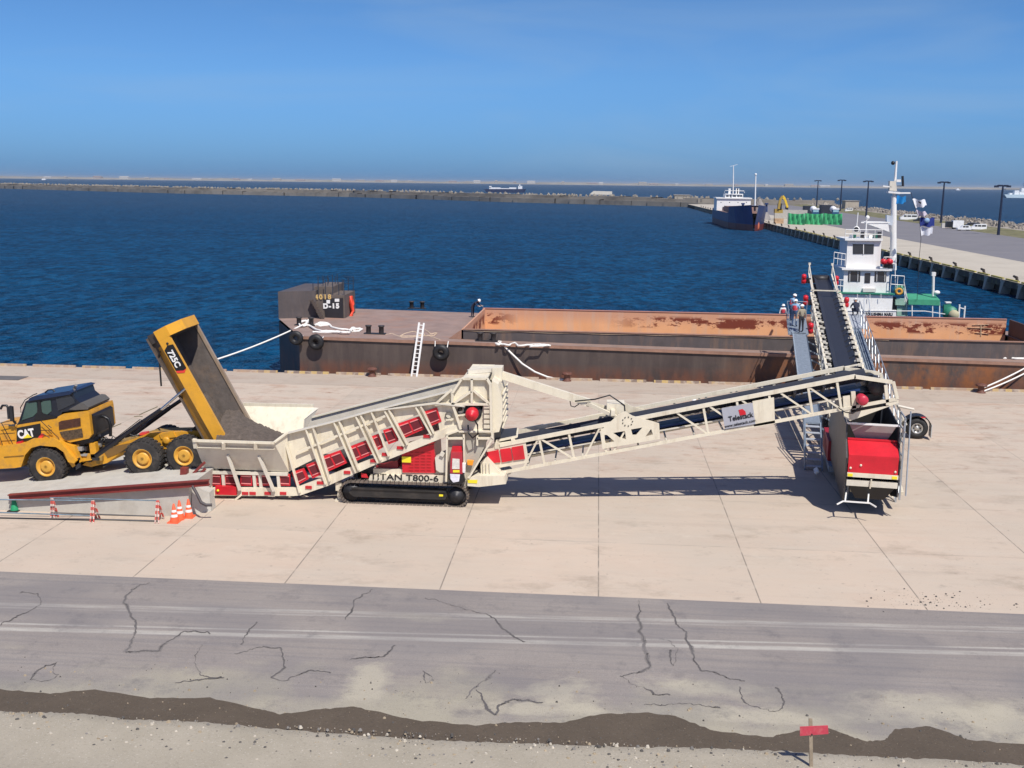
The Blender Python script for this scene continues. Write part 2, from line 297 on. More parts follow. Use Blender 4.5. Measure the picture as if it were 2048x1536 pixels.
def sea_mat():
    t = NT('sea_water')
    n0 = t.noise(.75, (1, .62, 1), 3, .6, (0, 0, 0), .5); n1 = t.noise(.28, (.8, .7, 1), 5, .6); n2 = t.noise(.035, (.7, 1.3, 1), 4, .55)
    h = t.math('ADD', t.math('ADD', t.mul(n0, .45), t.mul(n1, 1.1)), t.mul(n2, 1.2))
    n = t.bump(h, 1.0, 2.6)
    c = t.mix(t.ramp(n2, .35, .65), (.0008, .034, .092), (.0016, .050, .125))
    c = t.mix(t.ramp(n1, .42, .68, 0, .55), c, (.003, .074, .185)); c = t.mix(t.ramp(n0, .53, .40, 0, .75), c, (.0004, .012, .034)); c = t.mix(t.ramp(n0, .56, .70, 0, .6), c, (.006, .095, .215))  # ripple glints and dark troughs painted into the water colour
    t.b.inputs['Specular IOR Level'].default_value = 0
    m_ = t.done(c, .9); N = t.t.nodes; L = t.t.links; fr = N.new('ShaderNodeFresnel'); fr.inputs[0].default_value = 1.33; L.new(n.outputs[0], fr.inputs['Normal'])
    gl = N.new('ShaderNodeBsdfGlossy'); L.new(n.outputs[0], gl.inputs['Normal']); L.new(t.ramp(t.y, 80, 600, .15, .45), gl.inputs['Roughness']); gl.inputs['Color'].default_value = (.85, .95, 1, 1)
    mxs = N.new('ShaderNodeMixShader'); L.new(t.mul(fr.outputs[0], .38), mxs.inputs[0]); L.new(t.b.outputs[0], mxs.inputs[1]); L.new(gl.outputs[0], mxs.inputs[2]); L.new(mxs.outputs[0], N['Material Output'].inputs[0])
    return m_
def grav_mat(name, a, b, dk, wet=.9, wh=.6):
    t = NT(name); c = t.mix(t.ramp(t.noise(.6, (1, 1, 1), 8, .7), .35, .65), a, b)
    c = t.mix(t.mul(t.ramp(t.noise(16, (1, 1, 1), 4, .6), .56, .68), .55), c, dk); c = t.mix(t.mul(t.ramp(t.noise(24, (1, 1, 1), 3, .5, (3, 3, 3)), .64, .7), wh), c, (.6, .57, .5))
    t.bump(t.noise(22, (1, 1, 1), 8, .75), .6, .03); return t.done(c, wet)
def st(o): o['kind'] = 'structure'; return o
def sheet(name, m, pts, z=None):
    b = MB(); b.quad(*[(p[0], p[1], z if z is not None else p[2]) for p in pts]); return st(b.build(name, m))
M_CONC = concrete_mat(); M_ASPH = asphalt_mat()
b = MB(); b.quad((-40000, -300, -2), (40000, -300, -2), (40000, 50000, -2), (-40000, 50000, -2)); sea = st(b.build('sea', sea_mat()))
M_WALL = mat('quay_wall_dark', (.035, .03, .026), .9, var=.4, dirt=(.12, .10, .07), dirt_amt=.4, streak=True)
b = MB(); b.box((-220, 30.9, -6), (240, 67.8, -.001)); b.v = b.v; q = b.build('quay', M_CONC); st(q)
sheet('ground', mat('far_ground', (.3, .28, .24), .9), [(-220, -260, 0), (240, -260, 0), (240, 30.9, 0), (-220, 30.9, 0)], -.02)
road = sheet('road', M_ASPH, [(-220, 20, 0), (240, 20, 0), (240, 31.1, 0), (-220, 31.1, 0)], .012)
# cracks in the asphalt, traced as thin sealed joints lying on it
M_CRACK = mat('crack_tar', (.115, .107, .105), .9, var=.3)
CR = [[(1277, 1202), (1284, 1216), (1276, 1235), (1283, 1250), (1279, 1262), (1290, 1285), (1297, 1310), (1298, 1335), (1290, 1345), (1240, 1351)],
      [(1336, 1205), (1346, 1226), (1352, 1247), (1375, 1262), (1381, 1290), (1390, 1320), (1400, 1341), (1440, 1348), (1455, 1356), (1490, 1362)],
      [(1240, 1352), (1262, 1366), (1298, 1380), (1310, 1390), (1340, 1390)], [(1320, 1278), (1340, 1284), (1352, 1298), (1354, 1318), (1345, 1330), (1338, 1322), (1343, 1300)],
      [(300, 1165), (268, 1176), (252, 1196), (248, 1205), (262, 1222), (270, 1240), (272, 1262), (262, 1290), (252, 1304), (290, 1300), (318, 1300), (340, 1280), (372, 1262), (415, 1262), (420, 1268)],
      [(405, 1288), (392, 1310), (396, 1335), (398, 1352), (430, 1358), (446, 1356)], [(350, 1366), (398, 1360), (440, 1354)],
      [(470, 1308), (500, 1300), (530, 1292), (560, 1296), (568, 1308), (570, 1335), (545, 1355), (570, 1362), (600, 1350), (620, 1340), (660, 1346)],
      [(62, 1360), (90, 1330), (115, 1326), (105, 1345), (120, 1350), (100, 1360), (80, 1364), (62, 1360)], [(0, 1250), (50, 1225), (82, 1208), (75, 1188), (40, 1186)],
      [(930, 1398), (950, 1375), (975, 1355), (990, 1340)], [(950, 1380), (965, 1400), (975, 1420), (985, 1428), (995, 1408), (1030, 1398), (1085, 1404)], [(845, 1340), (855, 1365), (870, 1360), (848, 1345)],
      [(700, 1318), (770, 1312), (790, 1290)], [(1480, 1372), (1490, 1405), (1520, 1420), (1560, 1423), (1572, 1405), (1550, 1375)], [(1290, 1410), (1380, 1408), (1440, 1415)], [(850, 1195), (980, 1230), (1030, 1275), (1050, 1283)],
      [(690, 1240), (708, 1200), (745, 1178)], [(480, 1290), (500, 1262), (515, 1245)]]
M_STAIN = mat('damp_stain', (.195, .18, .172), .85, var=.15, vs=4)
for ci, c in enumerate(CR):
    b = MB(); stn = MB(); pts = []; jx = jy = 0
    for i in range(len(c) - 1):
        L_ = math.hypot(c[i + 1][0] - c[i][0], c[i + 1][1] - c[i][1]); n_ = max(3, int(L_ / 2.2))
        for k in range(n_):
            f = k / n_; jx = jx * .84 + random.uniform(-2.1, 2.1); jy = jy * .8 + random.uniform(-1.3, 1.3); pts.append((c[i][0] * (1 - f) + c[i + 1][0] * f + jx, c[i][1] * (1 - f) + c[i + 1][1] * f + jy))
    pts.append(c[-1]); g = [G(*p, .020) for p in pts]; w_ = .014; ws = []; sw = .03; wss = []
    for i in range(len(g)):
        w_ = min(.032, max(.003, w_ + random.uniform(-.007, .007))); ws.append(w_); sw = min(.07, max(.008, sw + random.uniform(-.02, .02))); wss.append(sw * math.sin(math.pi * (i + .01) / len(g)) ** .5)
    for i in range(len(g) - 1):
        d = (g[i + 1] - g[i]).normalized(); s = Vector((-d.y, d.x, 0)); e = Vector((0, 0, -.004))
        b.quad(g[i] - s * ws[i], g[i + 1] - s * ws[i + 1], g[i + 1] + s * ws[i + 1], g[i] + s * ws[i])
        if ci in (0, 1, 4, 7, 10, 11): stn.quad(g[i] - s * wss[i] + e, g[i + 1] - s * wss[i + 1] + e, g[i + 1] + s * wss[i + 1] + e, g[i] + s * wss[i] + e)
    b.build('crack', M_CRACK, road)
    if stn.v: stn.build('stain', M_STAIN, road)
# damp sand strip along the road and the stony ground of the camera's embankment
far = [(-60, 1376), (0, 1378), (100, 1386), (190, 1379), (300, 1396), (420, 1395), (520, 1418), (560, 1428), (620, 1421), (700, 1412), (760, 1424), (830, 1440), (950, 1450), (1030, 1444), (1120, 1446), (1200, 1428), (1290, 1425), (1350, 1432), (1430, 1462), (1540, 1474), (1590, 1462), (1640, 1452), (1690, 1468), (1730, 1482), (1770, 1480), (1790, 1458), (1860, 1452), (1940, 1480), (2048, 1488), (2110, 1492)]
b = MB(); fp = []
for i in range(len(far) - 1):
    for k in range(8):
        f = k / 8; fp.append(G(far[i][0] * (1 - f) + far[i + 1][0] * f, far[i][1] * (1 - f) + far[i + 1][1] * f + random.uniform(-1.5, 1.5), .02))
for i in range(len(fp) - 1): b.quad((fp[i].x, 20.5, .03), (fp[i + 1].x, 20.5, .03), (fp[i + 1].x, fp[i + 1].y, .018), (fp[i].x, fp[i].y, .018))
st(b.build('damp_sand', grav_mat('damp_sand', (.082, .063, .044), (.106, .082, .058), (.05, .04, .03), .8, .12)))
b = MB(); M_GRAV = grav_mat('pale_gravel', (.345, .31, .245), (.40, .36, .29), (.24, .215, .175), .95)
near = [(-40, 1422), (0, 1419), (60, 1422), (140, 1422), (250, 1434), (400, 1440), (600, 1458), (820, 1474), (1000, 1482), (1200, 1488), (1380, 1492), (1560, 1498), (1750, 1510), (1900, 1516), (2048, 1526), (2100, 1528)]
fp = []
for i in range(len(near) - 1):
    for k in range(14):
        f = k / 14; fp.append(G(near[i][0] * (1 - f) + near[i + 1][0] * f, near[i][1] * (1 - f) + near[i + 1][1] * f + random.uniform(-1.8, 1.8), .05))
rows = [(0, .0), (.12, .07), (.5, .10), (1.5, .12), (5, .3), (12, 3.5), (22, 9.5), (40, 10.9), (90, 10.9)]
for p in fp:
    for dy, z in rows: b.v.append((p.x * (1 if dy < 6 else 1 + dy * .05), p.y - dy, z))
nr = len(rows)
for i in range(len(fp) - 1):
    for k in range(nr - 1): b.f.append((i * nr + k, (i + 1) * nr + k, (i + 1) * nr + k + 1, i * nr + k + 1)); b.sm.append(True)
st(b.build('gravel_ground', M_GRAV))
def pebbles(name, n, reg, cols, zz, r0, r1):
    for ci, (cn, cc) in enumerate(cols):
        b = MB()
        for i in range(n // len(cols)):
            x, y = reg(); r = r0 * (r1 / r0) ** (random.random() ** 2.5); z = zz(x, y)
            a = random.random() * 3; vs = []
            for k in range(6): vs.append((x + math.cos(a + k * 1.047) * r * random.uniform(.7, 1.2), y + math.sin(a + k * 1.047) * r * random.uniform(.6, 1.1), z - .01))
            vs += [(x + (v[0] - x) * .6, y + (v[1] - y) * .6, z + r * random.uniform(.5, .8)) for v in vs]
            b.add(vs, [(6, 7, 8, 9, 10, 11)] + [(k, (k + 1) % 6, 6 + (k + 1) % 6, 6 + k) for k in range(6)])
        o = b.build(name, mat(cn, cc, .9, var=.3, vs=3)); o['kind'] = 'stuff'
PC = [(random.uniform(-16, 11), random.uniform(20, 22.2)) for _ in range(60)]
def greg():
    x = random.uniform(-17, 12)
    if random.random() < .55: a_, b_ = PC[int(random.random() ** 1.4 * len(PC))]; return a_ + random.gauss(0, .5), min(22.2, b_ + random.gauss(0, .3))
    return x, (22.3 - abs(random.gauss(0, .25)) if random.random() < .16 else random.uniform(19.8, 22.2))
pebbles('pebbles', 4600, greg, [('pebble_pale', (.50, .46, .39)), ('pebble_grey', (.2, .19, .18)), ('pebble_dark', (.09, .085, .08)), ('pebble_tan', (.34, .28, .2))], lambda x, y: .09 if y < 22.25 else .05, .008, .06)
pebbles('loose_stones', 300, lambda: (random.uniform(-17, 12), random.uniform(22.3, 26 - 1.5 * random.random())), [('pebble_dark', (.09, .085, .08)), ('pebble_tan', (.34, .28, .2))], lambda x, y: .022, .01, .045)
pebbles('grit', 160, lambda: (random.gauss(10.6, 1.0), random.gauss(31.9, .4)), [('pebble_dark', (.09, .085, .08))], lambda x, y: .0, .01, .05)
# ---- opposite pier, running away on the right
PX0 = 57.0
sheet('pier_apron', mat('pier_concrete', (.46, .42, .35), .9, var=.08, vs=.12, dirt=(.33, .29, .24), dirt_amt=.5, ds=.15), [(PX0, 67.8, 0), (74, 67.8, 0), (74, 690, 0), (PX0, 690, 0)], 0)
sheet('pier_road', mat('pier_asphalt', (.175, .17, .185), .9, var=.08, vs=.1, dirt=(.23, .22, .22), dirt_amt=.5, ds=.12), [(74, 67.8, 0), (140, 67.8, 0), (140, 690, 0), (74, 690, 0)], 0.004)
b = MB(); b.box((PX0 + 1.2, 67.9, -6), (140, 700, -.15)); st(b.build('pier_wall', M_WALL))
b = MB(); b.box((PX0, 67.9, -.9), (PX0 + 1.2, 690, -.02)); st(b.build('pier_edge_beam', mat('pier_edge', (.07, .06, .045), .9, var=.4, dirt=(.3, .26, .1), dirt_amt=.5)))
# verge, revetment
def vx(y): return 104 + (y - 150) * .035
b = MB()
for i in range(60):
    y0 = 80 + i * 10.2; y1 = y0 + 10.2
    b.quad((vx(y0), y0, .01), (vx(y0) + 9, y0, .9), (vx(y1) + 9, y1, .9), (vx(y1), y1, .01))
st(b.build('grass_verge', mat('dry_grass', (.14, .135, .06), .95, var=.4, vs=.5, dirt=(.30, .26, .18), dirt_amt=.8, ds=.25)))
b = MB()
for i in range(60):
    y0 = 80 + i * 10.2; y1 = y0 + 10.2
    b.quad((vx(y0) + 9, y0, .9), (vx(y0) + 14, y0, 1.2), (vx(y1) + 14, y1, 1.2), (vx(y1) + 9, y1, .9)); b.quad((vx(y0) + 14, y0, 1.2), (vx(y0) + 24, y0, -3), (vx(y1) + 24, y1, -3), (vx(y1) + 14, y1, 1.2))
st(b.build('revetment', STONE))
def blocks(n, pos, r, mt, name):
    b = MB()
    for i in range(n):
        c, s = pos(i); s *= random.uniform(.6, 1.3); rot = Matrix.Rotation(random.random() * 3, 3, 'Z') @ Matrix.Rotation(random.uniform(-.6, .6), 3, 'X')
        for arm in ((1, .35, .35), (.35, 1, .35), (.35, .35, 1.1)):
            vs = [Vector(c) + rot @ Vector((arm[0] * i0 * s, arm[1] * j0 * s, arm[2] * k0 * s)) for i0 in (-.5, .5) for j0 in (-.5, .5) for k0 in (-.5, .5)]
            b.add(vs, [(0, 1, 3, 2), (4, 6, 7, 5), (0, 4, 5, 1), (2, 3, 7, 6), (0, 2, 6, 4), (1, 5, 7, 3)])
    o = b.build(name, mt); o['kind'] = 'stuff'; return o
blocks(1500, lambda i: ((vx(130) + 10 + random.uniform(0, 11) + (i / 1500 * 560) * .035, 100 + i / 1500 * 580, .6 + random.random() * .6), 1.7), 0, STONE, 'armour_blocks')
# ---- breakwater
BW = [(150, 690), (64, 695), (-73, 789), (-150, 870), (-221, 935), (-414, 1016), (-730, 1252), (-1100, 1520)]
M_BW = mat('breakwater_concrete', (.25, .225, .19), .95, var=.25, vs=.05, dirt=(.10, .09, .08), dirt_amt=.85, ds=.06, streak=False)
b = MB(); bt = MB(); rail = []
sub = []
for (x0, y0), (x1, y1) in zip(BW[:-1], BW[1:]):
    n = max(2, int(math.hypot(x1 - x0, y1 - y0) / 12))
    for k in range(n): sub.append((x0 + (x1 - x0) * k / n, y0 + (y1 - y0) * k / n))
sub.append(BW[-1])
for i in range(len(sub) - 1):
    (x0, y0), (x1, y1) = sub[i], sub[i + 1]; d = Vector((x1 - x0, y1 - y0)).normalized(); nx, ny = -d.y * -1, d.x * -1
    if ny < 0: nx, ny = -nx, -ny
    o = random.uniform(-.8, .8); zt = 1.2 + random.uniform(-.3, .5); up = 3.2 + random.uniform(-.4, .8)
    A = lambda q, z: ((x0 + nx * q, y0 + ny * q, z), (x1 + nx * q, y1 + ny * q, z))
    for q0, z0, q1, z1 in ((o, -4, o, zt), (o, zt, 5, zt), (5, zt, 5, up), (5, up, 20, up), (20, up, 34, -4)):
        a0, a1 = A(q0, z0); c0, c1 = A(q1, z1); b.quad(a0, a1, c1, c0)
st(b.build('breakwater', M_BW))
def bwpos(i):
    f = random.random() ** .8 * (len(sub) - 2); k = int(f); x = sub[k][0] + (sub[k + 1][0] - sub[k][0]) * (f - k); y = sub[k][1] + (sub[k + 1][1] - sub[k][1]) * (f - k)
    return (x + 8, y + random.uniform(12, 20), 3.5 + random.random() * .6), 1.8
blocks(900, bwpos, 0, mat('pale_tetrapods', (.34, .31, .26), .95, var=.25), 'breakwater_blocks')
# ---- far shore
M_SH = mat('far_shore', (.26, .24, .20), .95, var=.25, vs=.004, dirt=(.16, .19, .13), dirt_amt=.7, ds=.003)
b = MB(); N = 160; xs = [-6500 + (8850 + 6500 - 5950) * i / N for i in range(N + 1)]
tops = [9 + 5 * math.sin(i * .6) * random.random() + random.uniform(0, 6) for i in range(N + 1)]
for i in range(N):
    b.quad((xs[i], 7300, -2), (xs[i + 1], 7300, -2), (xs[i + 1], 7340, 5), (xs[i], 7340, 5)); b.quad((xs[i], 7340, 5), (xs[i + 1], 7340, 5), (xs[i + 1], 7420, tops[i + 1]), (xs[i], 7420, tops[i])); b.quad((xs[i], 7420, tops[i]), (xs[i + 1], 7420, tops[i + 1]), (xs[i + 1], 8200, 4), (xs[i], 8200, 4))
st(b.build('far_shore', M_SH))
b = MB(); b.box((2570, 7000, -2), (2950, 7060, 4)); st(b.build('far_spit', M_SH))
FB = [mat('far_building_pale', (.50, .48, .45), .9), mat('far_building_tan', (.36, .33, .29), .9), mat('far_building_red', (.33, .27, .25), .9)]
for i in range(34):
    x = -3900 + i * 165 + random.uniform(-70, 70); wd = random.uniform(18, 70); h = random.uniform(9, 19); mb = MB(); mb.box((x, 7335, 4), (x + wd, 7370, h))
    mb.ext([(x, 7334, h), (x + wd, 7334, h), (x + wd, 7352, h + 4), (x, 7352, h + 4)], (0, 0, .5))
    single(mb, 'far_building', FB[i % 3], (x, 7335, 4), 'low building in the hazy town on the far shore', 'building', 'buildings of the town across the bay')
# ================================================================== TRACKED BULK FEEDER
YN = 39.8; YF = 42.7                        # near and far side of the machine
T = thing('tracked_bulk_feeder', (-7.4, 41.3, 0), 'long cream tracked bulk feeder with red side panels, tower and outgoing conveyor boom', 'bulk feeder')
def slab(pts, Y, th, mb=None): return (mb or MB()).ext(pp(pts, Y), (0, th, 0))
# near side wall of the sloping feeder
low = [(578, 943), (592, 990), (655, 962), (790, 905), (918, 860), (905, 832), (880, 815), (860, 805)]
side_near = [(548, 884), (575, 866), (660, 845), (745, 821), (875, 806), (930, 815), (922, 850), (790, 897), (672, 950), (600, 975), (568, 944)]
# window strip of red panels sits in the lower third: wall is split into upper skin, and bottom chord
b = slab([(578, 943), (570, 905), (575, 868), (660, 847), (742, 823), (872, 808), (895, 826), (858, 820), (755, 862), (655, 905)], YN + .10, .05)
skin = b.build('side_wall', CREAM, T)
b = slab([(583, 985), (600, 991), (655, 972), (745, 932), (920, 862), (918, 848), (900, 853), (745, 917), (655, 952), (596, 974)], YN - .02, .14); b.build('bottom_chord', CREAM, T)
b = slab([(425, 992), (585, 992), (600, 991), (600, 974), (585, 976), (425, 976)], YN - .03, .14); b.build('bottom_chord', CREAM, T)
b = MB()
for a, c in (((575, 866), (660, 845)), ((660, 845), (745, 821)), ((745, 821), (872, 806)), ((872, 806), (930, 812))):
    b.bar(P(*a, YN - .02), P(*c, YN - .02), .22, .05)
b.build('top_rail', CREAM2, T)
b = MB(); b.bar(P(594, 905, YN - .05), P(775, 830, YN - .05), .05, .09); b.build('diagonal_rail', CREAM, T)
# upper extension plate towards the tower (near) and far side wall seen from inside
b = slab([(742, 822), (900, 783), (905, 805), (872, 808)], YN + .12, .05); b.build('extension_plate', CREAM, T)
b = MB(); b.bar(P(742, 822, YN), P(902, 782, YN), .2, .05); b.build('extension_rail', CREAM2, T)
def far_z(x0): return None
fw = [(602, 880), (625, 834), (760, 799), (940, 754), (985, 760), (960, 830), (850, 870), (640, 905)]
b = slab(fw, YF, .06); b.build('far_side_wall', CREAM2, T)
b = MB(); b.bar(P(625, 834, YF), P(940, 753, YF), .18, .06); b.build('far_top_rail', CREAM, T)
# floor of the apron feeder (dark belt) between the walls
b = MB(); f0, f1, f2, f3 = P(440, 958, YN + .3), P(590, 955, YN + .3), P(900, 830, YN + .3), P(905, 838, YN + .3)
for a, c in ((f0, f1), (f1, f2)): b.quad(a, c, (c.x, YF - .2, c.z), (a.x, YF - .2, a.z))
b.build('feeder_belt', DARK, T)
# receiving trough with flared sides
a0, a1, a2, a3 = P(387, 882, 39.15), P(548, 886, 39.15), P(578, 944, 39.9), P(408, 936, 39.9)
b = MB(); n = Vector((0, .05, .03)); b.ext([a0, a1, a2, a3], n); b.build('flared_panel', CREAM2, T)
b = MB(); b.bar(P(386, 881, 39.1), P(549, 886, 39.1), .1, .09); b.bar(P(389, 894, 39.22), P(549, 898, 39.22), .05, .05); b.bar(P(389, 878, 39.12), P(392, 896, 39.2), .16, .1)
for x in (447, 511): b.bar(P(x, 885, 39.08), P(x, 898, 39.2), .14, .1)
b.build('trough_rim', CREAM, T)
b = MB(); b.ext([P(548, 886, 39.15), P(574, 865, 39.75), P(578, 944, 39.9)], (0, .05, .02)); b.build('corner_gusset', CREAM, T)
b = MB(); b.bar(P(548, 885, 39.12), P(575, 865, 39.7), .1, .06); b.build('corner_rail', CREAM, T)
# far flared side, sunlit inside
k0, k1, k2, k3 = P(486, 812, 43.7), P(627, 815, 43.7), P(615, 885, 42.7), P(455, 885, 42.7)
b = MB(); b.ext([k0, k1, k2, k3], (0, .05, .03)); b.build('far_flared_panel', CREAM, T)
b = MB(); b.bar(k0 + Vector((0, .05, .06)), k1 + Vector((0, .05, .06)), .1, .16); b.build('far_trough_rim', CREAM, T)
b = MB(); b.ext([k1, P(636, 816, 43.75), P(608, 838, 42.75), P(604, 890, 42.7)], (.03, .03, 0)); b.build('far_corner_gusset', CREAM2, T)
b = MB(); b.quad((k3.x, 40.2, .9), (k2.x + .3, 40.2, .9), (k2.x + .3, 42.7, k2.z), (k3.x, 42.7, k3.z)); b.build('trough_liner', WORN, T)
# gravel lying in the trough
b = MB(); rnd = random.Random(3); nx, ny = 40, 18; vs = []
fcv = [(430, 760), (470, 812), (490, 832), (515, 846), (540, 856), (568, 868), (590, 888)]
def fy(x):
    for (xa, ya), (xb, yb) in zip(fcv[:-1], fcv[1:]):
        if x <= xb: return ya + (yb - ya) * max(0, (x - xa) / (xb - xa))
    return 888
for i in range(nx + 1):
    for j in range(ny + 1):
        u = i / nx; v = j / ny; xn = 430 + 118 * u; xf = 452 + 128 * u
        a = P(xn, 886, 39.5); c = P(xf, fy(xf), 42.75); c.z = min(c.z, 3.0); p = a.lerp(c, v); p.z += .22 * math.sin(math.pi * v) * (1 - u * .5) + rnd.uniform(-.035, .035); vs.append(p)
b.add(vs, [(i * (ny + 1) + j, (i + 1) * (ny + 1) + j, (i + 1) * (ny + 1) + j + 1, i * (ny + 1) + j + 1) for i in range(nx) for j in range(ny)], True)
heap = b
heapo = single(heap, 'gravel_heap', SOIL, (-14, 41.3, 1), 'dark gravel tipped into the receiving trough under the raised dump body', 'gravel heap', kind=None)
# ribs on the near side
ribs = [((570, 880), (600, 985), 0.0), ((612, 857), (652, 968), .0), ((626, 853), (660, 962), .0), ((668, 843), (712, 945), 0), ((678, 840), (718, 940), 0), ((712, 832), (756, 925), 0), ((722, 830), (762, 920), 0),
        ((743, 823), (778, 912), 0), ((770, 822), (808, 892), 0), ((778, 819), (815, 889), 0), ((832, 814), (863, 870), 0), ((842, 812), (868, 867), 0)]
b = None
for a, c, _ in ribs:
    MB().bar(P(*a, YN - .03), P(*c, YN - .06), .06, .16, up=(0, 1, 0)).build('rib', CREAM, T)
for pair in ((( 619, 855), (656, 964)), ((673, 842), (715, 942)), ((717, 831), (759, 922)), ((774, 821), (811, 890)), ((837, 813), (865, 868))):
    MB().bar(P(*pair[0], YN + .04), P(*pair[1], YN + .02), .22, .04, up=(0, 1, 0)).build('rib_web', CREAM, T)
# legs under the flared trough
for a, c in (((456, 910), (480, 980)), ((518, 912), (548, 982))):
    MB().bar(P(*a, 39.5), P(*c, 39.62), .1, .14, up=(0, 1, 0)).build('leg_brace', CREAM2, T)
for x in (414, 446, 508, 520, 556): MB().bar(P(x, 945, 39.86), P(x + 3, 980, 39.86), .12, .1, up=(0, 1, 0)).build('frame_post', CREAM2, T)
MB().bar(P(408, 940, 39.84), P(425, 992, 39.8), .2, .12, up=(0, 1, 0)).build('end_post', CREAM, T)
MB().bar(P(410, 944, 39.86), P(576, 948, 39.86), .14, .12).build('trough_beam', CREAM2, T)
MB().bar(P(403, 1000, 39.7), P(470, 1000, 39.7), .12, .08).bar(P(470, 1000, 39.7), P(482, 990, 39.7), .12, .08).build('skid', CREAM, T)
mk = MB(); a = P(431, 972, 39.66); c = P(473, 990, 39.66); mk.box((a.x, 39.62, c.z), (c.x, 39.8, a.z)); o = mk.build('control_box', RED, T)
MB().lathe(P(436, 981, 39.6), (0, -1, 0), [(0, .05), (.04, .05), (.04, 0)], 10).build('lamp', YLAB, o)
# red side panels
def redpanel(q, cells, Y=YN + .04):
    q = [P(*p, Y) for p in q]; mb = MB(); mb.ext(q, (0, .1, 0)); o = mb.build('red_panel', RED, T)
    tl, tr, br, bl = q
    for u0, u1 in cells:
        g = MB(); f = lambda u, v: (tl.lerp(tr, u)).lerp(bl.lerp(br, u), v) + Vector((0, -.012, 0))
        g.quad(f(u0, .2), f(u1, .2), f(u1, .76), f(u0, .76)); g.build('mesh_window', REDGLASS, o)
        LP_ = mat('red_lip', (.75, .25, .25), .4); MB().bar(f(u0, .17), f(u1, .17), .05, .035).build('lip', LP_, o); MB().bar(f(u0, .80), f(u1, .80), .05, .035).build('lip', LP_, o)
    return o
redpanel([(583, 945), (607, 937), (617, 958), (592, 972)], [(.12, .85)])
redpanel([(612, 930), (631, 923), (645, 948), (625, 957)], [(.15, .85)])
redpanel([(638, 916), (680, 901), (694, 926), (652, 945)], [(.06, .46), (.54, .94)])
redpanel([(690, 897), (733, 881), (745, 908), (703, 926)], [(.06, .46), (.54, .94)])
redpanel([(743, 873), (756, 868), (766, 895), (755, 901)], [(.2, .8)])
redpanel([(766, 861), (785, 855), (796, 882), (777, 889)], [(.15, .85)])
redpanel([(795, 848), (838, 833), (849, 858), (808, 876)], [(.06, .46), (.54, .94)])
redpanel([(849, 823), (874, 815), (883, 843), (860, 853)], [(.12, .88)])
for x0, x1 in ((424, 442), (450, 473), (481, 504), (513, 538), (560, 580)):
    redpanel([(x0, 948), (x1, 949), (x1, 972), (x0, 971)], [(.08, .92)], YN + .08)
for x, y in ((490, 987), (505, 987), (535, 987), (566, 987), (617, 975), (640, 966), (694, 945), (747, 922), (770, 909), (800, 896), (853, 873)):
    p = P(x, y, YN - .06); MB().box((p.x - .13, p.y, p.z - .06), (p.x + .13, p.y + .05, p.z + .06)).build('reflector', mat('reflector_red', (.5, .02, .03), .4), T)
# ---- tower at the head of the feeder
def tower_side(Y, name):
    outer = [(905, 786), (924, 757), (974, 757), (982, 768), (984, 856), (988, 860), (985, 870), (935, 860), (918, 862), (880, 870), (870, 808), (903, 808)]
    holes = [[(938, 806), (965, 806), (966, 815), (962, 835), (940, 815)], [(915, 816), (924, 814), (925, 822), (915, 824)]]
    f = lambda p: (P(*p, Y).x, P(*p, Y).z)
    mb = MB(); holed(mb, [f(p) for p in outer], [[f(p) for p in h] for h in holes], xz(Y + .1), .06); return mb.build(name, CREAM, T)
tower_side(YN, 'tower_plate')
def frame(Y, nm, m=CREAM):
    e = .16; mb = MB(); B = lambda a, c, w=.09, h=.16: mb.bar(P(*a, Y), P(*c, Y), w, h, up=(0, 1, 0))
    for a, c in (((905, 786), (924, 757)), ((924, 757), (974, 757)), ((974, 757), (981, 769)), ((981, 769), (983, 862)), ((905, 786), (905, 806)), ((905, 806), (922, 858)), ((944, 757), (944, 806)), ((905, 808), (943, 782)), ((947, 780), (980, 808)), ((873, 806), (903, 779)), ((870, 808), (978, 808))): B(a, c)
    for y in (813, 823, 833, 843, 853): B((968, y), (980, y), .14, .07)
    return mb.build(nm, m, T)
frame(YN - .03, 'tower_frame')
b = MB(); fo = [(925, 757), (945, 729), (989, 730), (994, 738), (996, 757), (998, 775), (1000, 850), (930, 850)]
b.ext(pp([(905, 783), (945, 729), (989, 730), (994, 738), (996, 775), (998, 850), (905, 850)], YF), (0, .1, 0)); b.build('far_tower_plate', CREAM, T)
# top cover, head chute sloping down to the boom
A0, A1, A2, A3 = P(924, 757, YN), P(974, 757, YN), P(989, 731, YF), P(945, 730, YF)
b = MB(); b.ext([A0, A1, A2, A3], (0, 0, -.06)); b.build('top_cover', CREAM, T)
c0, c1 = P(980, 768, YN), P(984, 845, YN); 
b = MB(); X0 = c0.x + .05
prof = [(X0, 5.1), (X0 + .25, 4.95), (X0 + .42, 4.3), (X0 + .42, 3.5), (X0 + .3, 3.05), (X0 + .02, 3.0)]
b.ext([(x, YN + .2, z) for x, z in prof], (0, 2.5, 0)); b.build('head_chute', CREAM, T)
for k in range(6):
    z = 4.55 - k * .27; MB().box((X0 + .40, YN + .35, z - .03), (X0 + .47, YN + 2.55, z + .03)).build('chute_rib', CREAM, T)
b = MB(); b.ext([(X0 + .02, YN + 1.0, 3.0), (X0 + .3, YN + 1.0, 3.0), (X0 + .3, YN + 1.0, 2.5), (X0 + .04, YN + 1.0, 2.3)], (0, 1.3, 0)); b.build('lower_chute', mat('grey_rubber_skirt', (.22, .21, .19), .8, dirt=(.12, .11, .1)), T)
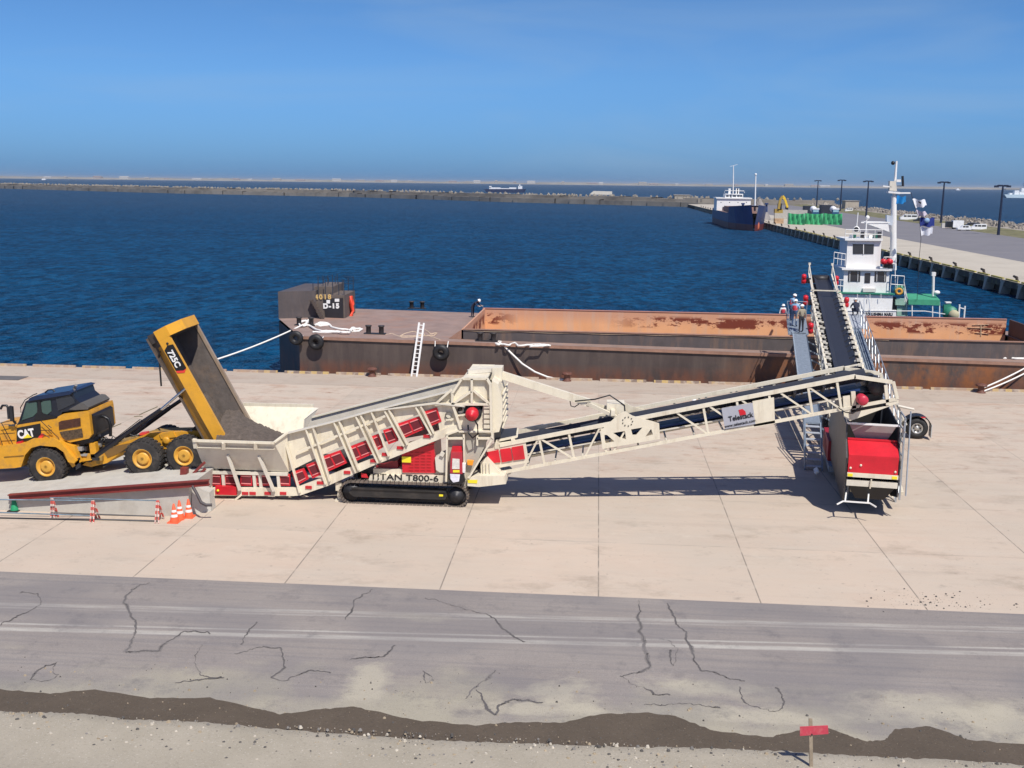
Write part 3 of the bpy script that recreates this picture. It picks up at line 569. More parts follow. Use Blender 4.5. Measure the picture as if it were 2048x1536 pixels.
# drive motor on the tower
mc = P(945, 826, YN - .05); mm = MB(); mm.lathe(mc, (0, -1, 0), [(-.1, .22), (.0, .24), (.12, .26), (.3, .25), (.42, .2), (.44, .1), (.5, .09), (.5, 0)], 20); mo = mm.build('drive_motor', RED, T)
MB().lathe(mc, (0, -1, 0), [(-.12, .36), (-.06, .36), (-.06, 0)], 20).build('flange', DARK, mo)
MB().path([P(948, 838, YN - .3), P(955, 850, YN - .35), P(956, 868, YN - .35), P(945, 876, YN - .3), P(937, 866, YN - .2), P(936, 850, YN - .1)], .035).build('hydraulic_hose', BLACK, T)
for x, y in ((897, 831), (921, 822)):
    p = P(x, y, YN); MB().lathe(p, (0, 1, 0), [(-.01, .14), (.1, .12), (.1, 0)], 12).build('grease_port', BLACK, T); MB().bar(p + Vector((-.1, -.03, -.18)), p + Vector((.2, -.03, -.13)), .06, .06).build('bracket', CREAM, T)
# legs of the tower / chassis
b = MB(); b.ext(pp([(893, 868), (935, 862), (985, 868), (975, 880), (938, 960), (930, 985), (893, 960)], YN + .12), (0, .1, 0)); b.build('leg_plate', mat('grey_cream_paint', (.42, .395, .34), .5, var=.08, dirt=(.3, .27, .22)), T)
b = MB()
for a, c in (((893, 868), (918, 860)), ((918, 862), (983, 862)), ((895, 868), (893, 962)), ((928, 868), (930, 960)), ((984, 862), (986, 876)), ((984, 878), (938, 955)), ((894, 876), (928, 876)), ((955, 876), (980, 876)), ((955, 870), (955, 890))): b.bar(P(*a, YN), P(*c, YN), .07, .22, up=(0, 1, 0))
b.build('leg_frame', CREAM, T)
b = MB(); b.box((P(745, 950, 40).x, 40.15, .95), (P(940, 950, 40).x, 42.4, 1.35)); b.ext(pp([(740, 951), (895, 951), (905, 968), (735, 966)], 39.95), (0, .2, 0)); ch = b.build('chassis', CREAM, T)
def tx(s, px0, py0, px1, py1, Y, size, m, parent, **k):
    a, c = P(px0, py0, Y), P(px1, py1, Y); o = text(s, size, frame3(a, c - a, (0, 0, 1)), **k); return o.build('lettering', m, parent)
tx('T!TAN T800-6', 740, 958, 882, 963, 39.93, .34, BLACK, ch, bold=.004, sx=1.33)
b = MB(); b.ext(pp([(722, 946), (733, 948), (737, 956), (723, 955)], 39.93), (0, .01, 0)); b.build('emblem', RED, ch)
b = MB(); b.ext(pp([(803, 905), (868, 888), (871, 946), (805, 945)], 40.05), (0, 1.8, 0)); ec = b.build('engine_cover', RED, T)
lou = MB()
for j in range(7):
    for i in range(4):
        p = P(822 + i * 12, 905 + j * 6, 40.05); lou.box((p.x - .09, p.y - .015, p.z - .012), (p.x + .09, p.y, p.z + .012))
lou.build('louvres', mat('louvre_red', (.38, .01, .015), .4), ec)
a = P(804, 913, 40); c = P(822, 925, 40); MB().box((a.x, 39.98, c.z), (c.x, 40.03, a.z)).build('warning_label', YLAB, ec)
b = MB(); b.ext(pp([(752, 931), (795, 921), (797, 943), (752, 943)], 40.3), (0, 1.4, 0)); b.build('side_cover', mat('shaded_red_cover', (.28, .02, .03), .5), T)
# control cabinet
b = MB(); b.ext(pp([(902, 905), (924, 905), (925, 948), (900, 948)], 39.55), (0, .45, 0)); cc = b.build('control_cabinet', mat('cabinet_red', (.45, .03, .05), .45, dirt=(.3, .15, .12)), T)
b = MB(); b.ext(pp([(904, 894), (923, 894), (924, 905), (902, 905)], 39.7), (0, .3, 0)); b.build('cabinet_hood', RED, cc)
b = MB(); b.ext(pp([(905, 917), (919, 918), (919, 938), (904, 938)], 39.53), (0, .01, 0)); b.build('notice', mat('paper_notice', (.7, .68, .62), .7, var=.2, vs=14), cc)
b = MB(); b.ext(pp([(906, 940), (919, 940), (919, 945), (906, 945)], 39.53), (0, .01, 0)); b.build('yellow_label', YLAB, cc)
b = MB(); b.ext(pp([(924, 926), (931, 928), (930, 946), (924, 945)], 39.6), (0, .2, 0)); b.build('white_box', WHITE, cc)
b = MB(); b.ext(pp([(898, 947), (927, 949), (930, 962), (922, 969), (903, 968), (897, 958)], 39.5), (0, .3, 0)); lb = b.build('lamp_bracket', BLACK, T)
b = MB(); b.ext(pp([(900, 948), (920, 949), (918, 963), (906, 965), (901, 958)], 39.47), (0, .02, 0)); b.build('cloth', mat('pale_cloth', (.7, .7, .78), .9, var=.2, vs=8), lb)
b = MB(); b.ext(pp([(934, 921), (947, 922), (945, 931), (935, 930)], 39.7), (0, .15, 0)); b.build('amber_beacon', AMBER, T)
b = MB(); b.ext(pp([(870, 915), (890, 905), (893, 945), (880, 945), (872, 940)], 39.9), (0, .5, 0)); b.ext(pp([(881, 905), (890, 906), (886, 914), (879, 911)], 39.8), (0, .3, 0)); b.build('side_bracket', CREAM2, T)
# ---- undercarriage
def track(Y0, nm):
    y0, y1 = Y0, Y0 + .5; xa, xb = P(702, 985, 39.7).x, P(912, 992, 39.7).x; r = .42; prof = []
    for k in range(13): t = math.pi / 2 + math.pi * k / 12; prof.append((xa + r * math.cos(t), .44 + r * math.sin(t)))
    for k in range(13): t = -math.pi / 2 + math.pi * k / 12; prof.append((xb + r * math.cos(t), .44 + r * math.sin(t)))
    o = thing_part = MB(); n = len(prof); pts = []
    for i in range(n):                                         # resample the loop and lay the shoes
        a, c = Vector((prof[i][0], prof[i][1])), Vector((prof[(i + 1) % n][0], prof[(i + 1) % n][1])); L = (c - a).length; m_ = max(1, int(L / .17))
        for k in range(m_): pts.append(a.lerp(c, k / m_))
    o.ext([(p[0] * .0 + (p[0]), y0 + .02, p[1]) for p in [Vector(q) for q in prof]], (0, .46, 0)) if False else None
    for i in range(len(pts)):
        a, c = pts[i], pts[(i + 1) % len(pts)]; mid = (a + c) / 2; d = (c - a).normalized(); nn = Vector((d.y, -d.x))
        A = Vector((a.x, 0, a.y)); Cc = Vector((c.x, 0, c.y)); N = Vector((nn.x, 0, nn.y)); Dv = Vector((d.x, 0, d.y))
        vs = [A + Dv * .012, Cc - Dv * .012, Cc - Dv * .012 + N * .05, A + Dv * .012 + N * .05]
        o.ext([v + Vector((0, y0, 0)) for v in vs], (0, y1 - y0, 0)); g = [A + Dv * .012 + N * .05, A + Dv * .05 + N * .05, A + Dv * .045 + N * .085, A + Dv * .02 + N * .085]
        o.ext([v + Vector((0, y0, 0)) for v in g], (0, y1 - y0, 0))
    tr = o.build('track', mat('track_steel', (.16, .135, .115), .7, metal=.3, var=.4, vs=6, dirt=(.30, .21, .15), dirt_amt=.7, ds=4), T)
    f = MB(); f.ext([(xa + .1, y0 + .03, .28), (xb - .45, y0 + .03, .28), (xb - .35, y0 + .03, .45), (xb - .45, y0 + .03, .62), (xa + .1, y0 + .03, .66), (xa - .1, y0 + .03, .45)], (0, .4, 0)); f.bar((xa, y0 + .0, .64), (xb - .42, y0, .62), .06, .05); f.build('track_frame', mat('black_frame', (.022, .021, .021), .5, var=.3, vs=2, dirt=(.10, .085, .07), dirt_amt=.45, ds=2), tr)
    s = MB(); s.lathe((xb, y0 + .3, .44), (0, -1, 0), [(-.05, .33), (.2, .33), (.22, .24), (.3, .22), (.3, .1), (.33, .09), (.33, 0)], 20); s.build('sprocket', DARK, tr)
    s = MB(); s.lathe((xa, y0 + .3, .44), (0, -1, 0), [(-.05, .34), (.2, .34), (.2, .12), (.25, .1), (.25, 0)], 20); s.build('idler_wheel', DARK, tr)
    if nm:
        p = P(882, 995, y0); MB().box((p.x - .08, y0 + .01, .42), (p.x + .08, y0 + .04, .5)).build('yellow_plate', YLAB, tr)
track(39.7, True); track(42.2, False)
b = MB(); a = P(671, 965, 39.9); b.box((a.x, 39.9, .45), (a.x + .24, 40.2, a.z)); b.bar((a.x + .12, 40.05, .02), (a.x + .12, 40.05, .5), .14, .14); b.box((a.x - .05, 39.9, .0), (a.x + .3, 40.2, .05)); b.build('support_jack', CREAM, T)
b = MB(); a = P(671, 965, 42.3); b.box((a.x, 42.3, .0), (a.x + .24, 42.6, 1.2)); b.build('support_jack', CREAM2, T)
b = MB(); b.box((P(610, 960, 41).x, 40.2, 1.15), (P(900, 960, 41).x, 42.4, 1.3)); b.build('underframe', DARK, T)
# slew ring counterframe on the right
b = MB(); b.ext(pp([(935, 955), (958, 952), (1010, 952), (1012, 968), (958, 974), (935, 972)], 39.75), (0, 1.1, 0)); sl_ = b.build('slew_frame', CREAM, T)
b = MB(); b.ext(pp([(935, 960), (955, 960), (954, 967), (936, 966)], 39.73), (0, .01, 0)); b.build('yellow_label', YLAB, sl_)
b = MB(); b.lathe((P(975, 950, 40.6).x, 41.2, 1.1), (0, 0, 1), [(0, 0), (0, .95), (.1, .95), (.1, .85), (.14, .85), (.14, 0)], 28); b.build('slew_ring', CREAM2, T)
b = MB(); b.ext(pp([(961, 925), (972, 915), (1000, 945), (996, 950), (962, 950)], 40.1), (0, .8, 0)); b.build('boom_pivot', CREAM, T)
for x in (966, 972, 979): MB().bar(P(x, 926, 40.07), P(x + 1, 948, 40.07), .03, .06).build('pivot_rib', CREAM2, T)
b = MB(); b.ext(pp([(935, 880), (968, 885), (966, 915), (955, 950), (940, 955)], 41.0), (0, 1.0, 0)); b.build('inner_housing', BLACK, T)
# ---- conveyor boom
BN, BFR = 40.5, 42.35
def BZ(x): return 1.23 + (x + 3.45) * .2263                    # bottom chord
x0b, x1b = -3.9, 11.62
D = Vector((1, 0, .2263)).normalized(); U = Vector((-D.z, 0, D.x))
def bp_(s, h, Y): return Vector((x0b, Y, BZ(x0b))) + D * s + U * h     # s along, h up from bottom
Ltot = (x1b - x0b) / D.x; HT = 1.18
for Y, nm in ((BN, 'near'), (BFR, 'far')):
    t = MB()
    t.bar(bp_(0, .06, Y), bp_(Ltot, .06, Y), .1, .12); t.bar(bp_(.5, HT, Y), bp_(Ltot - 1.4, HT + .06, Y), .12, .15); t.bar(bp_(Ltot - 1.45, HT + .06, Y), bp_(Ltot - .1, .75, Y), .12, .14); t.bar(bp_(Ltot - .05, .75, Y), bp_(Ltot, .06, Y), .12, .12)
    truss = t.build('truss_side', CREAM, T)
    bays = [1.75, 2.95, 4.25, 5.45]
    for i, s in enumerate(bays[:-1]):
        MB().bar(bp_(s + .35, .1, Y), bp_(s + .35, HT, Y), .07, .09).build('truss_post', CREAM, truss)
        a, c = (bp_(s - .5, .1, Y), bp_(s + .3, HT - .05, Y)) if i % 2 == 0 else (bp_(s - .8, HT - .05, Y), bp_(s + .3, .1, Y))
        MB().bar(a, c, .06, .07).build('truss_diagonal', CREAM, truss)
    MB().bar(bp_(4.9, .1, Y), bp_(5.75, HT - .05, Y), .06, .07).build('truss_diagonal', CREAM, truss)
    for s in (8.35, 9.65, 10.9): MB().bar(bp_(s + .3, .1, Y), bp_(s + .3, HT, Y), .07, .09).build('truss_post', CREAM, truss); MB().bar(bp_(s - .75, HT - .05, Y), bp_(s + .25, .1, Y), .06, .07).build('truss_diagonal', CREAM, truss)
    for s in (12.4, 13.5): MB().bar(bp_(s + .3, .1, Y), bp_(s + .3, HT + .03, Y), .07, .09).build('truss_post', CREAM, truss); MB().bar(bp_(s - .75, HT - .05, Y), bp_(s + .25, .1, Y), .06, .07).build('truss_diagonal', CREAM, truss)
    MB().bar(bp_(.8, .55, Y + .25), bp_(Ltot - 2, .42, Y + .25), .05, .05).build('inner_rail', CREAM2, truss)
    # gusset under the strut
    xz2 = lambda p: (P(*p, BN).x, P(*p, BN).z)
    mb = MB(); holed(mb, [xz2(p) for p in [(1200, 862), (1208, 854), (1232, 833), (1238, 826), (1250, 822), (1265, 831), (1305, 842), (1318, 846), (1320, 877), (1205, 897)]],
                     [[xz2(p) for p in h] for h in ([(1209, 869), (1214, 869), (1229, 882), (1210, 886)], [(1226, 865), (1250, 861), (1252, 878), (1240, 875)], [(1262, 858), (1285, 854), (1272, 869), (1265, 869)], [(1302, 857), (1306, 868), (1290, 873)])], xz(Y - .05), .05)
    mb.build('boom_gusset', CREAM, T)
    if nm == 'near':
        for a in range(9):
            q = P(1255 + 10 * math.cos(a * .7), 842 + 9 * math.sin(a * .7), BN); MB().lathe(q + Vector((0, -.08, 0)), (0, -1, 0), [(0, .025), (.02, .025), (.02, 0)], 6).build('bolt', DARK, truss)
        for q in ([(972, 905), (997, 900), (1001, 925), (982, 926), (974, 917)], [(1000, 899), (1021, 896), (1025, 921), (1004, 925)], [(1023, 895), (1046, 891), (1050, 918), (1027, 921)]):
            MB().ext(pp(q, BN - .08), (0, .05, 0)).build('red_cover', RED, T)
# side plates at the tail and at the joint
MB().ext(pp([(968, 903), (985, 888), (1050, 878), (1058, 925), (985, 938), (972, 925)], BN - .02), (0, .06, 0)).build('tail_plate', CREAM, T)
MB().ext(pp([(1505, 803), (1548, 795), (1550, 846), (1508, 853)], BN - .05), (0, .06, 0)).build('joint_plate', CREAM, T)
# belt
b = MB(); y0, y1 = BN + .2, BFR - .2; ym = (y0 + y1) / 2
rows_ = [(y0, .28), (y0 + .35, .02), (y1 - .35, .02), (y1, .28)]; seg = 24; vs = []
for i in range(seg + 1):
    s = .3 + (Ltot - 1.0) * i / seg
    for y, h in rows_: vs.append(bp_(s, HT - .34 + h, y))
b.add(vs, [(i * 4 + k, (i + 1) * 4 + k, (i + 1) * 4 + k + 1, i * 4 + k + 1) for i in range(seg) for k in range(3)], True)
b.ext([bp_(.3, .45, y0 + .15), bp_(Ltot - .8, .45, y0 + .15), bp_(Ltot - .8, .47, y0 + .15), bp_(.3, .47, y0 + .15)], (0, 1.15, 0)); b.build('belt', BELT, T)
MB().ext([bp_(.8, .52, y0 + .3), bp_(Ltot - 1.2, .52, y0 + .3), bp_(Ltot - 1.2, .60, y0 + .3), bp_(.8, .60, y0 + .3)], (0, .9, 0)).build('return_tray', mat('blue_tray', (.02, .05, .16), .5), T)
MB().lathe(bp_(Ltot - .6, .6, BN + .15), (0, 1, 0), [(0, 0), (0, .32), (1.55, .32), (1.55, 0)], 18).build('head_drum', DARK, T)
for k in range(12):
    s = 1.0 + k * 1.12; q = MB()
    q.tube(bp_(s, HT - .42, ym - .35), bp_(s, HT - .42, ym + .35), .06, n=8); q.tube(bp_(s, HT - .40, ym - .4), bp_(s, HT - .12, BN + .1), .06, n=8); q.tube(bp_(s, HT - .40, ym + .4), bp_(s, HT - .12, BFR - .1), .06, n=8); q.build('idler_roller', mat('roller_steel', (.12, .12, .13), .5, metal=.3), T)
    MB().bar(bp_(s + .4, .08, BN), bp_(s + .4, .08, BFR), .06, .06).build('cross_member', CREAM2, T)
for k in range(9):
    s = 6.8 + k * .95 if k > 2 else 1.4 + k * 1.3
    MB().bar(bp_(s, HT + .08, BFR + .02), bp_(s + .8, HT + .08, BFR + .02), .1, .05).build('skirt_clamp', CREAM, T)
for x in ((1030, 0), (1042, 0)): pass
# hood over the tail
MB().ext([P(995, 861, 41.9), P(1034, 857, 41.9), P(1031, 874, 40.7), P(990, 880, 40.7)], (0, 0, .04)).build('tail_hood', mat('dark_rubber_sheet', (.04, .045, .06), .6), T)
MB().bar(P(992, 882, 40.6), P(1034, 873, 40.6), .1, .08).bar(P(1034, 873, 40.6), P(1036, 857, 41.95), .06, .06).bar(P(993, 884, 40.5), P(994, 897, 40.5), .16, .1).bar(P(1026, 878, 40.5), P(1027, 888, 40.5), .16, .1).build('hood_frame', CREAM, T)
# sign on the boom
sg = MB().ext(pp([(1443, 817), (1505, 806), (1511, 848), (1450, 858)], BN - .1), (0, .03, 0)).build('sign_board', mat('grey_sign', (.40, .41, .46), .5, var=.05), T)
a, c = P(1458, 843, BN - .115), P(1503, 834, BN - .115); text('Telestack', .28, frame3(a, c - a, (0, 0, 1)), bold=.005, sx=.88).build('lettering', BLACK, sg)
a, c = P(1449, 856, BN - .115), P(1508, 844, BN - .115); text('www.telestack.com', .165, frame3(a, c - a, (0, 0, 1)), bold=.001, sx=.95).build('lettering', BLACK, sg)
MB().ext(pp([(1477, 820), (1485, 818), (1491, 823), (1492, 829), (1480, 831)], BN - .115), (0, .01, 0)).build('emblem', RED, sg)
# head end: motor, plates
MB().ext(pp([(1686, 793), (1700, 791), (1702, 826), (1776, 812), (1778, 803), (1797, 799), (1797, 806), (1700, 842), (1688, 834)], BN - .03), (0, .06, 0)).build('head_plate', CREAM, T)
MB().bar(P(1771, 770, BN), P(1775, 810, BN), .12, .1).build('head_post', CREAM, T); MB().bar(P(1706, 783, BN), P(1708, 818, BN), .16, .1).build('head_post', CREAM, T)
mc = P(1728, 798, BN - .12); mo = MB().lathe(mc + Vector((-.1, 0, 0)), (0, -1, 0), [(-.1, .2), (.3, .2), (.36, .14), (.36, 0)], 16).build('head_motor', mat('pinkish_red', (.5, .03, .06), .4), T)
MB().path([P(1676, 815, BN - .1), P(1690, 824, BN - .15), P(1705, 827, BN - .2), P(1718, 818, BN - .25), P(1727, 803, BN - .3)], .025).build('cable', BLACK, T)
MB().ext([P(1700, 796, BN + .3), P(1765, 783, BN + .3), P(1765, 815, BN + .3), P(1700, 828, BN + .3)], (0, 1.2, 0)).build('drive_housing', BLACK, T)
# strut from tower to gusset
s0, s1, s2 = P(998, 748, 41.3), P(1180, 806, 41.3), P(1243, 832, 41.3)
MB().bar(s0, s1, .22, .30).build('stay_beam', CREAM, T); MB().bar(s0.lerp(s1, .66) + Vector((0, 0, .06)), s1 + Vector((0, 0, .06)), .12, .16).build('stay_ram', CREAM, T)
for dy in (-.75, .75): MB().bar(s1 + Vector((-.1, dy * .15, 0)), Vector((s2.x, 41.4 + dy, s2.z)), .09, .14).build('stay_fork', CREAM, T)
MB().bar(Vector((s2.x - .35, 40.6, s2.z + .25)), Vector((s2.x - .35, 42.2, s2.z + .25)), .16, .2).box((s2.x - .6, 41.0, s2.z + .1), (s2.x + .1, 41.8, s2.z + .55)).build('stay_crosshead', CREAM, T)
MB().box((s2.x - .45, 41.1, s2.z + .15), (s2.x - .1, 41.2, s2.z + .5)).build('winch_block', BLACK, T)
MB().path([s1 + Vector((-.6, -.2, .1)), s1 + Vector((.2, -.2, .2)), s2 + Vector((-.5, -.3, .9)), s2 + Vector((.1, -.3, .5)), s2 + Vector((.15, -.3, 0))], .03).build('hose', BLACK, T)
MB().path([P(1140, 802, 41.1), P(1142, 812, 41.1), P(1149, 814, 41.1), P(1158, 808, 41.1)], .022).build('hose', BLACK, T)
MB().box((s0.x - .25, 41.0, s0.z - .25), (s0.x + .15, 41.7, s0.z + .3)).build('stay_bracket', CREAM, T)
MB().bar(s0 + Vector((-1.2, -.5, .15)), s0 + Vector((-.1, -.1, .2)), .16, .16).build('top_ram', CREAM2, T)
# ================================================================== SHIP LOADER (radial conveyor running out over the barge)
LD = local_thing('ship_loader_conveyor', 'inclined loading conveyor with red tail cover and walkways reaching over the barge', 'conveyor')
SL = .1487
def lz(y): return .6 + SL * y
def L3(x, y, dz=0): return Vector((x, y, lz(y) + dz))
DL = Vector((0, 1, SL)).normalized()
# main truss: each side its own part
for sx, nm in ((-.95, 'l'), (.95, 'r')):
    t = MB(); t.bar(L3(sx, 1.2), L3(sx, 33), .13, .14); t.bar(L3(sx, 2.0, -1.15), L3(sx, 31.5, -1.15), .1, .12); o = t.build('truss_side', CREAM if True else STEEL, LD)
    for k in range(22):
        y = 2.6 + k * 1.35; MB().bar(L3(sx, y, -.05), L3(sx, y, -1.1), .07, .07).build('truss_post', STEEL, o)
        MB().bar(L3(sx, y, -.1 if k % 2 else -1.1), L3(sx, y + 1.35, -1.1 if k % 2 else -.1), .05, .05).build('truss_diagonal', STEEL, o)
    t = MB(); t.bar(L3(sx * .84, 30.5, -.1), L3(sx * .84, 39.0, -.1), .1, .14); t.bar(L3(sx * .84, 32.8, .1), L3(sx * .86, 38.9, .62), .06, .06); t.bar(L3(sx * .84, 33.0, -.05), L3(sx * .84, 33.0, .35), .07, .07); t.bar(L3(sx * .86, 38.9, -.1), L3(sx * .86, 38.9, .66), .07, .07); t.box((sx * .84 - .08, 38.8, lz(38.9) + .6), (sx * .84 + .08, 39.1, lz(38.9) + .75)); t.build('telescopic_section', CREAM2, LD)
# idler brackets along both rails
rb = random.Random(5)
for sx in (-1, 1):
    for k in range(27):
        y = 4.4 + k * 1.06 + rb.uniform(-.15, .15)
        w_ = rb.uniform(.07, .15); q_ = rb.uniform(.56, .74); m_ = MB(); m_.bar(L3(sx * .93, y, .1), L3(sx * q_, y + .05, .0), w_, .1); m_.box((sx * .8 - .09, y - .12, lz(y) + .02), (sx * .8 + .09, y + .1, lz(y) + .16)); m_.bar(L3(sx * .98, y + .1, .05), L3(sx * .98, y + .5, .05), .12, .1); m_.build('idler_bracket', CREAM2, LD)
        MB().tube(L3(sx * .86, y, -.02), L3(sx * .45, y, -.22), .075, n=7).build('idler_roller', mat('black_roller', (.02, .02, .022), .5), LD)
# belt, troughed
vs = []; prof = [(-.62, -.02), (-.36, -.2), (.36, -.2), (.64, -.02)]; n = 30
for i in range(n + 1):
    y = 2.0 + 36.6 * i / n; s = 1 if y < 33 else .9; dz = 0 if y < 32.6 else -.12
    for x, z in prof: vs.append(L3(x * s + .08, y, z + dz))
b = MB(); b.add(vs, [(i * 4 + k, i * 4 + k + 1, (i + 1) * 4 + k + 1, (i + 1) * 4 + k) for i in range(n) for k in range(3)]); b.build('belt', BELT, LD)
b = MB(); b.add([L3(x, y, -.55) for x, y in ((-.6, 2), (.6, 2), (.6, 38), (-.6, 38))], [(0, 1, 2, 3)]); b.build('return_belt', BELT, LD)
MB().bar(L3(-.98, 33.1, .16), L3(.98, 33.1, .16), .14, .07).build('cross_bar', CREAM, LD)
MB().lathe(L3(-.62, 38.6, -.35), (1, 0, 0), [(0, 0), (0, .3), (1.24, .3), (1.24, 0)], 18).build('head_drum', DARK, LD)
for x, y, dz in ((-1.35, 30.6, .1), (1.22, 30.4, .1), (-1.2, 36.6, .1), (1.05, 36.8, 0), (-1.25, 25.4, -.3)):
    m_ = MB(); z = lz(y) + dz
    m_.lathe((x - .08, y, z - .36), (0, -.25, 1), [(.06, 0), (.06, .14), (.1, .17), (.30, .17), (.35, .13), (.41, .13), (.45, .165), (.66, .16), (.72, .08), (.72, 0)], 14)
    m_.build('hydraulic_drum', RED, LD)
for x, y in ((-1.1, 30.9), (1.05, 30.7), (-1.0, 37)): MB().box((x - .25, y, lz(y) - .3), (x + .25, y + .4, lz(y) + .05)).build('drive_housing', DARK, LD)
# left walkway and its stair
def deck(x0, x1, y0, y1, dz, nm, m_=GRATE):
    b = MB(); b.ext([L3(x0, y0, dz), L3(x1, y0, dz), L3(x1, y1, dz), L3(x0, y1, dz)], (0, 0, -.07)); return b.build(nm, m_, LD)
wl = deck(-2.42, -1.66, 9.4, 24.5, -.35, 'walkway')
for k in range(32): MB().bar(L3(-2.44, 9.5 + k * .47, -.42), L3(-2.44, 9.8 + k * .47, -.16), .03, .12).build('kick_plate_tooth', BSTEEL, wl)
MB().ext([L3(-1.63, 9.4, -.4), L3(-1.63, 26.5, -.4), L3(-1.63, 26.5, -.95), L3(-1.63, 9.4, -.95)], (.04, 0, 0)).build('walkway_side', mat('dark_blue_plate', (.055, .085, .13), .5), wl)
for k in range(9): MB().bar(L3(-2.4, 10 + k * 1.8, -.45), L3(-.95, 10 + k * 1.8, -1.1), .07, .07).build('bracket_arm', BSTEEL, LD)
deck(-2.7, -1.5, 24.2, 27.6, -.35, 'lookout_platform')
def handrail(pts, h, nm, m_=STEEL, mids=(.5,), par=LD, step=1.5):
    b = MB()
    for f in (1.0,) + tuple(mids): b.path([Vector(p) + Vector((0, 0, h * f)) for p in pts], .025, 5)
    for a, c in zip(pts[:-1], pts[1:]):
        a = Vector(a); c = Vector(c); k = max(1, round((c - a).length / step))
        for i in range(k + 1): q = a.lerp(c, i / k); b.tube(q, q + Vector((0, 0, h)), .022, n=5)
    return b.build(nm, m_, par)
handrail([L3(-2.7, 23.9, -.35), L3(-2.72, 27.6, -.35), L3(-1.5, 27.6, -.35)], 1.1, 'handrail', BSTEEL)
handrail([L3(-2.44, 9.4, -.35), L3(-2.44, 12.4, -.35)], .5, 'handrail', BSTEEL)
b = MB()
st_ = MB(); st_.bar((-2.42, 9.4, lz(9.4) - .4), (-2.42, 6.7, .05), .05, .2); st_.bar((-1.66, 9.4, lz(9.4) - .4), (-1.66, 6.7, .05), .05, .2); so = st_.build('stair_stringer', BSTEEL, LD)
for k in range(7):
    f = (k + .5) / 7; y = 9.4 - 2.7 * f; z = (lz(9.4) - .4) * (1 - f) + .05 * f; MB().box((-2.4, y - .12, z), (-1.7, y + .12, z + .04)).build('stair_tread', mat('tread_steel', (.50, .54, .60), .5, metal=.2), so)
handrail([(-2.44, 9.4, lz(9.4) - .4), (-2.44, 6.7, .1)], .95, 'handrail', BSTEEL)
# right walkway with lattice handrail
wr = deck(.98, 1.62, 7.5, 27.5, -.15, 'walkway'); deck(1.0, 2.0, 25.2, 28.2, -.1, 'end_platform', mat('pale_grating', (.34, .37, .42), .6))
for k in range(4): MB().bar(L3(1.1 + k * .13, 7.6, -.1), L3(1.1 + k * .13, 24.5, -.1), .03, .05).build('cable_tray_rail', BSTEEL, wr)
hr = handrail([L3(1.66, 7.5, -.15), L3(1.66, 27.5, -.15)], 1.1, 'handrail', STEEL, (.55,), LD, 1.25)
for k in range(12): MB().bar(L3(1.66, 8 + k * 1.6, -.15), L3(1.66, 8.8 + k * 1.6, .95), .03, .03).build('rail_brace', STEEL, hr)
# tail hopper
before = set(o.name for o in LD.children)
cr_ = MB(); cr_.ext([(-.95, 0, 1.83), (-.95, 0, 2.52), (-.95, .95, 2.98), (-.95, 1.0, 2.9), (-.95, .1, 2.45), (-.95, .08, 1.83)], (1.98, 0, 0)); rc = cr_.build('red_tail_cover', RED, LD)
MB().bar((-.95, .85, 2.96), (1.03, .85, 2.96), .1, .06).build('cover_fold', RED, rc)
for x, z in ((-.85, 2.0), (.92, 1.95), (-.45, 2.13)): MB().lathe((x, -.01, z), (0, -1, 0), [(0, .05), (.03, .04), (.03, 0)], 8).build('bolt_head', CREAM, rc)
bb = MB().box((-.97, -.06, 1.66), (1.05, .1, 1.82)).build('tail_beam', CREAM, LD)
for x in (-.85, .9): MB().box((x - .1, -.075, 1.68), (x + .1, -.06, 1.79)).build('yellow_reflector', YLAB, bb)
MB().box((-.97, -.03, 1.3), (1.05, .12, 1.52)).build('tail_beam', CREAM2, LD); MB().bar((.0, -.08, 1.62), (-.03, -.08, 1.25), .05, .05).build('tail_latch', CREAM, LD)
# hopper side plates (the near left one large, worn and wet)
MB().ext([(-1.0, 0, .95), (-1.0, -.05, 2.4), (-1.0, .6, 3.0), (-1.0, .75, 3.55), (-1.0, 5.6, 3.7), (-1.0, 8, 2.2), (-1.0, 8, .9), (-1.0, 1.6, .55), (-1.0, .3, .6)], (-.06, 0, 0)).build('side_plate', WORN, LD)
MB().ext([(1.05, 0, .95), (1.05, -.05, 2.4), (1.05, .6, 3.0), (1.05, .75, 3.55), (1.05, 5.6, 3.7), (1.05, 8, 2.2), (1.05, 8, .9), (1.05, 1.6, .55)], (.05, 0, 0)).build('side_plate', DARK, LD)
MB().ext([(-.9, .95, 3.5), (.98, .95, 3.5), (.62, 1.1, 2.85), (-.55, 1.1, 2.85)], (0, .04, 0)).build('inner_lip_plate', mat('grey_liner', (.33, .30, .29), .6, dirt=(.2, .17, .16)), LD)
MB().bar((-1.0, .75, 3.6), (1.07, .75, 3.6), .07, .07).bar((-1.0, .75, 3.6), (-1.05, 1.9, 3.95), .07, .07).build('hopper_rim', WHITE, LD)
MB().ext([(-.95, 5.5, 4.0), (1.0, 5.5, 4.0), (1.0, 5.9, 1.6), (-.95, 5.9, 1.6)], (0, .06, 0)).build('back_wall', mat('hopper_inside', (.03, .028, .028), .8), LD)
MB().ext([(-.95, 1.1, 1.5), (1.0, 1.1, 1.5), (1.0, 5.9, 1.6), (-.95, 5.9, 1.6)], (0, 0, -.05)).build('hopper_floor', mat('hopper_inside', (.03, .028, .028), .8), LD)
MB().ext([(-.9, .1, 1.3), (1.0, .1, 1.3), (.6, .3, .72), (-.55, .3, .72)], (0, .8, -.05)).build('belly_plate', BLACK, LD)
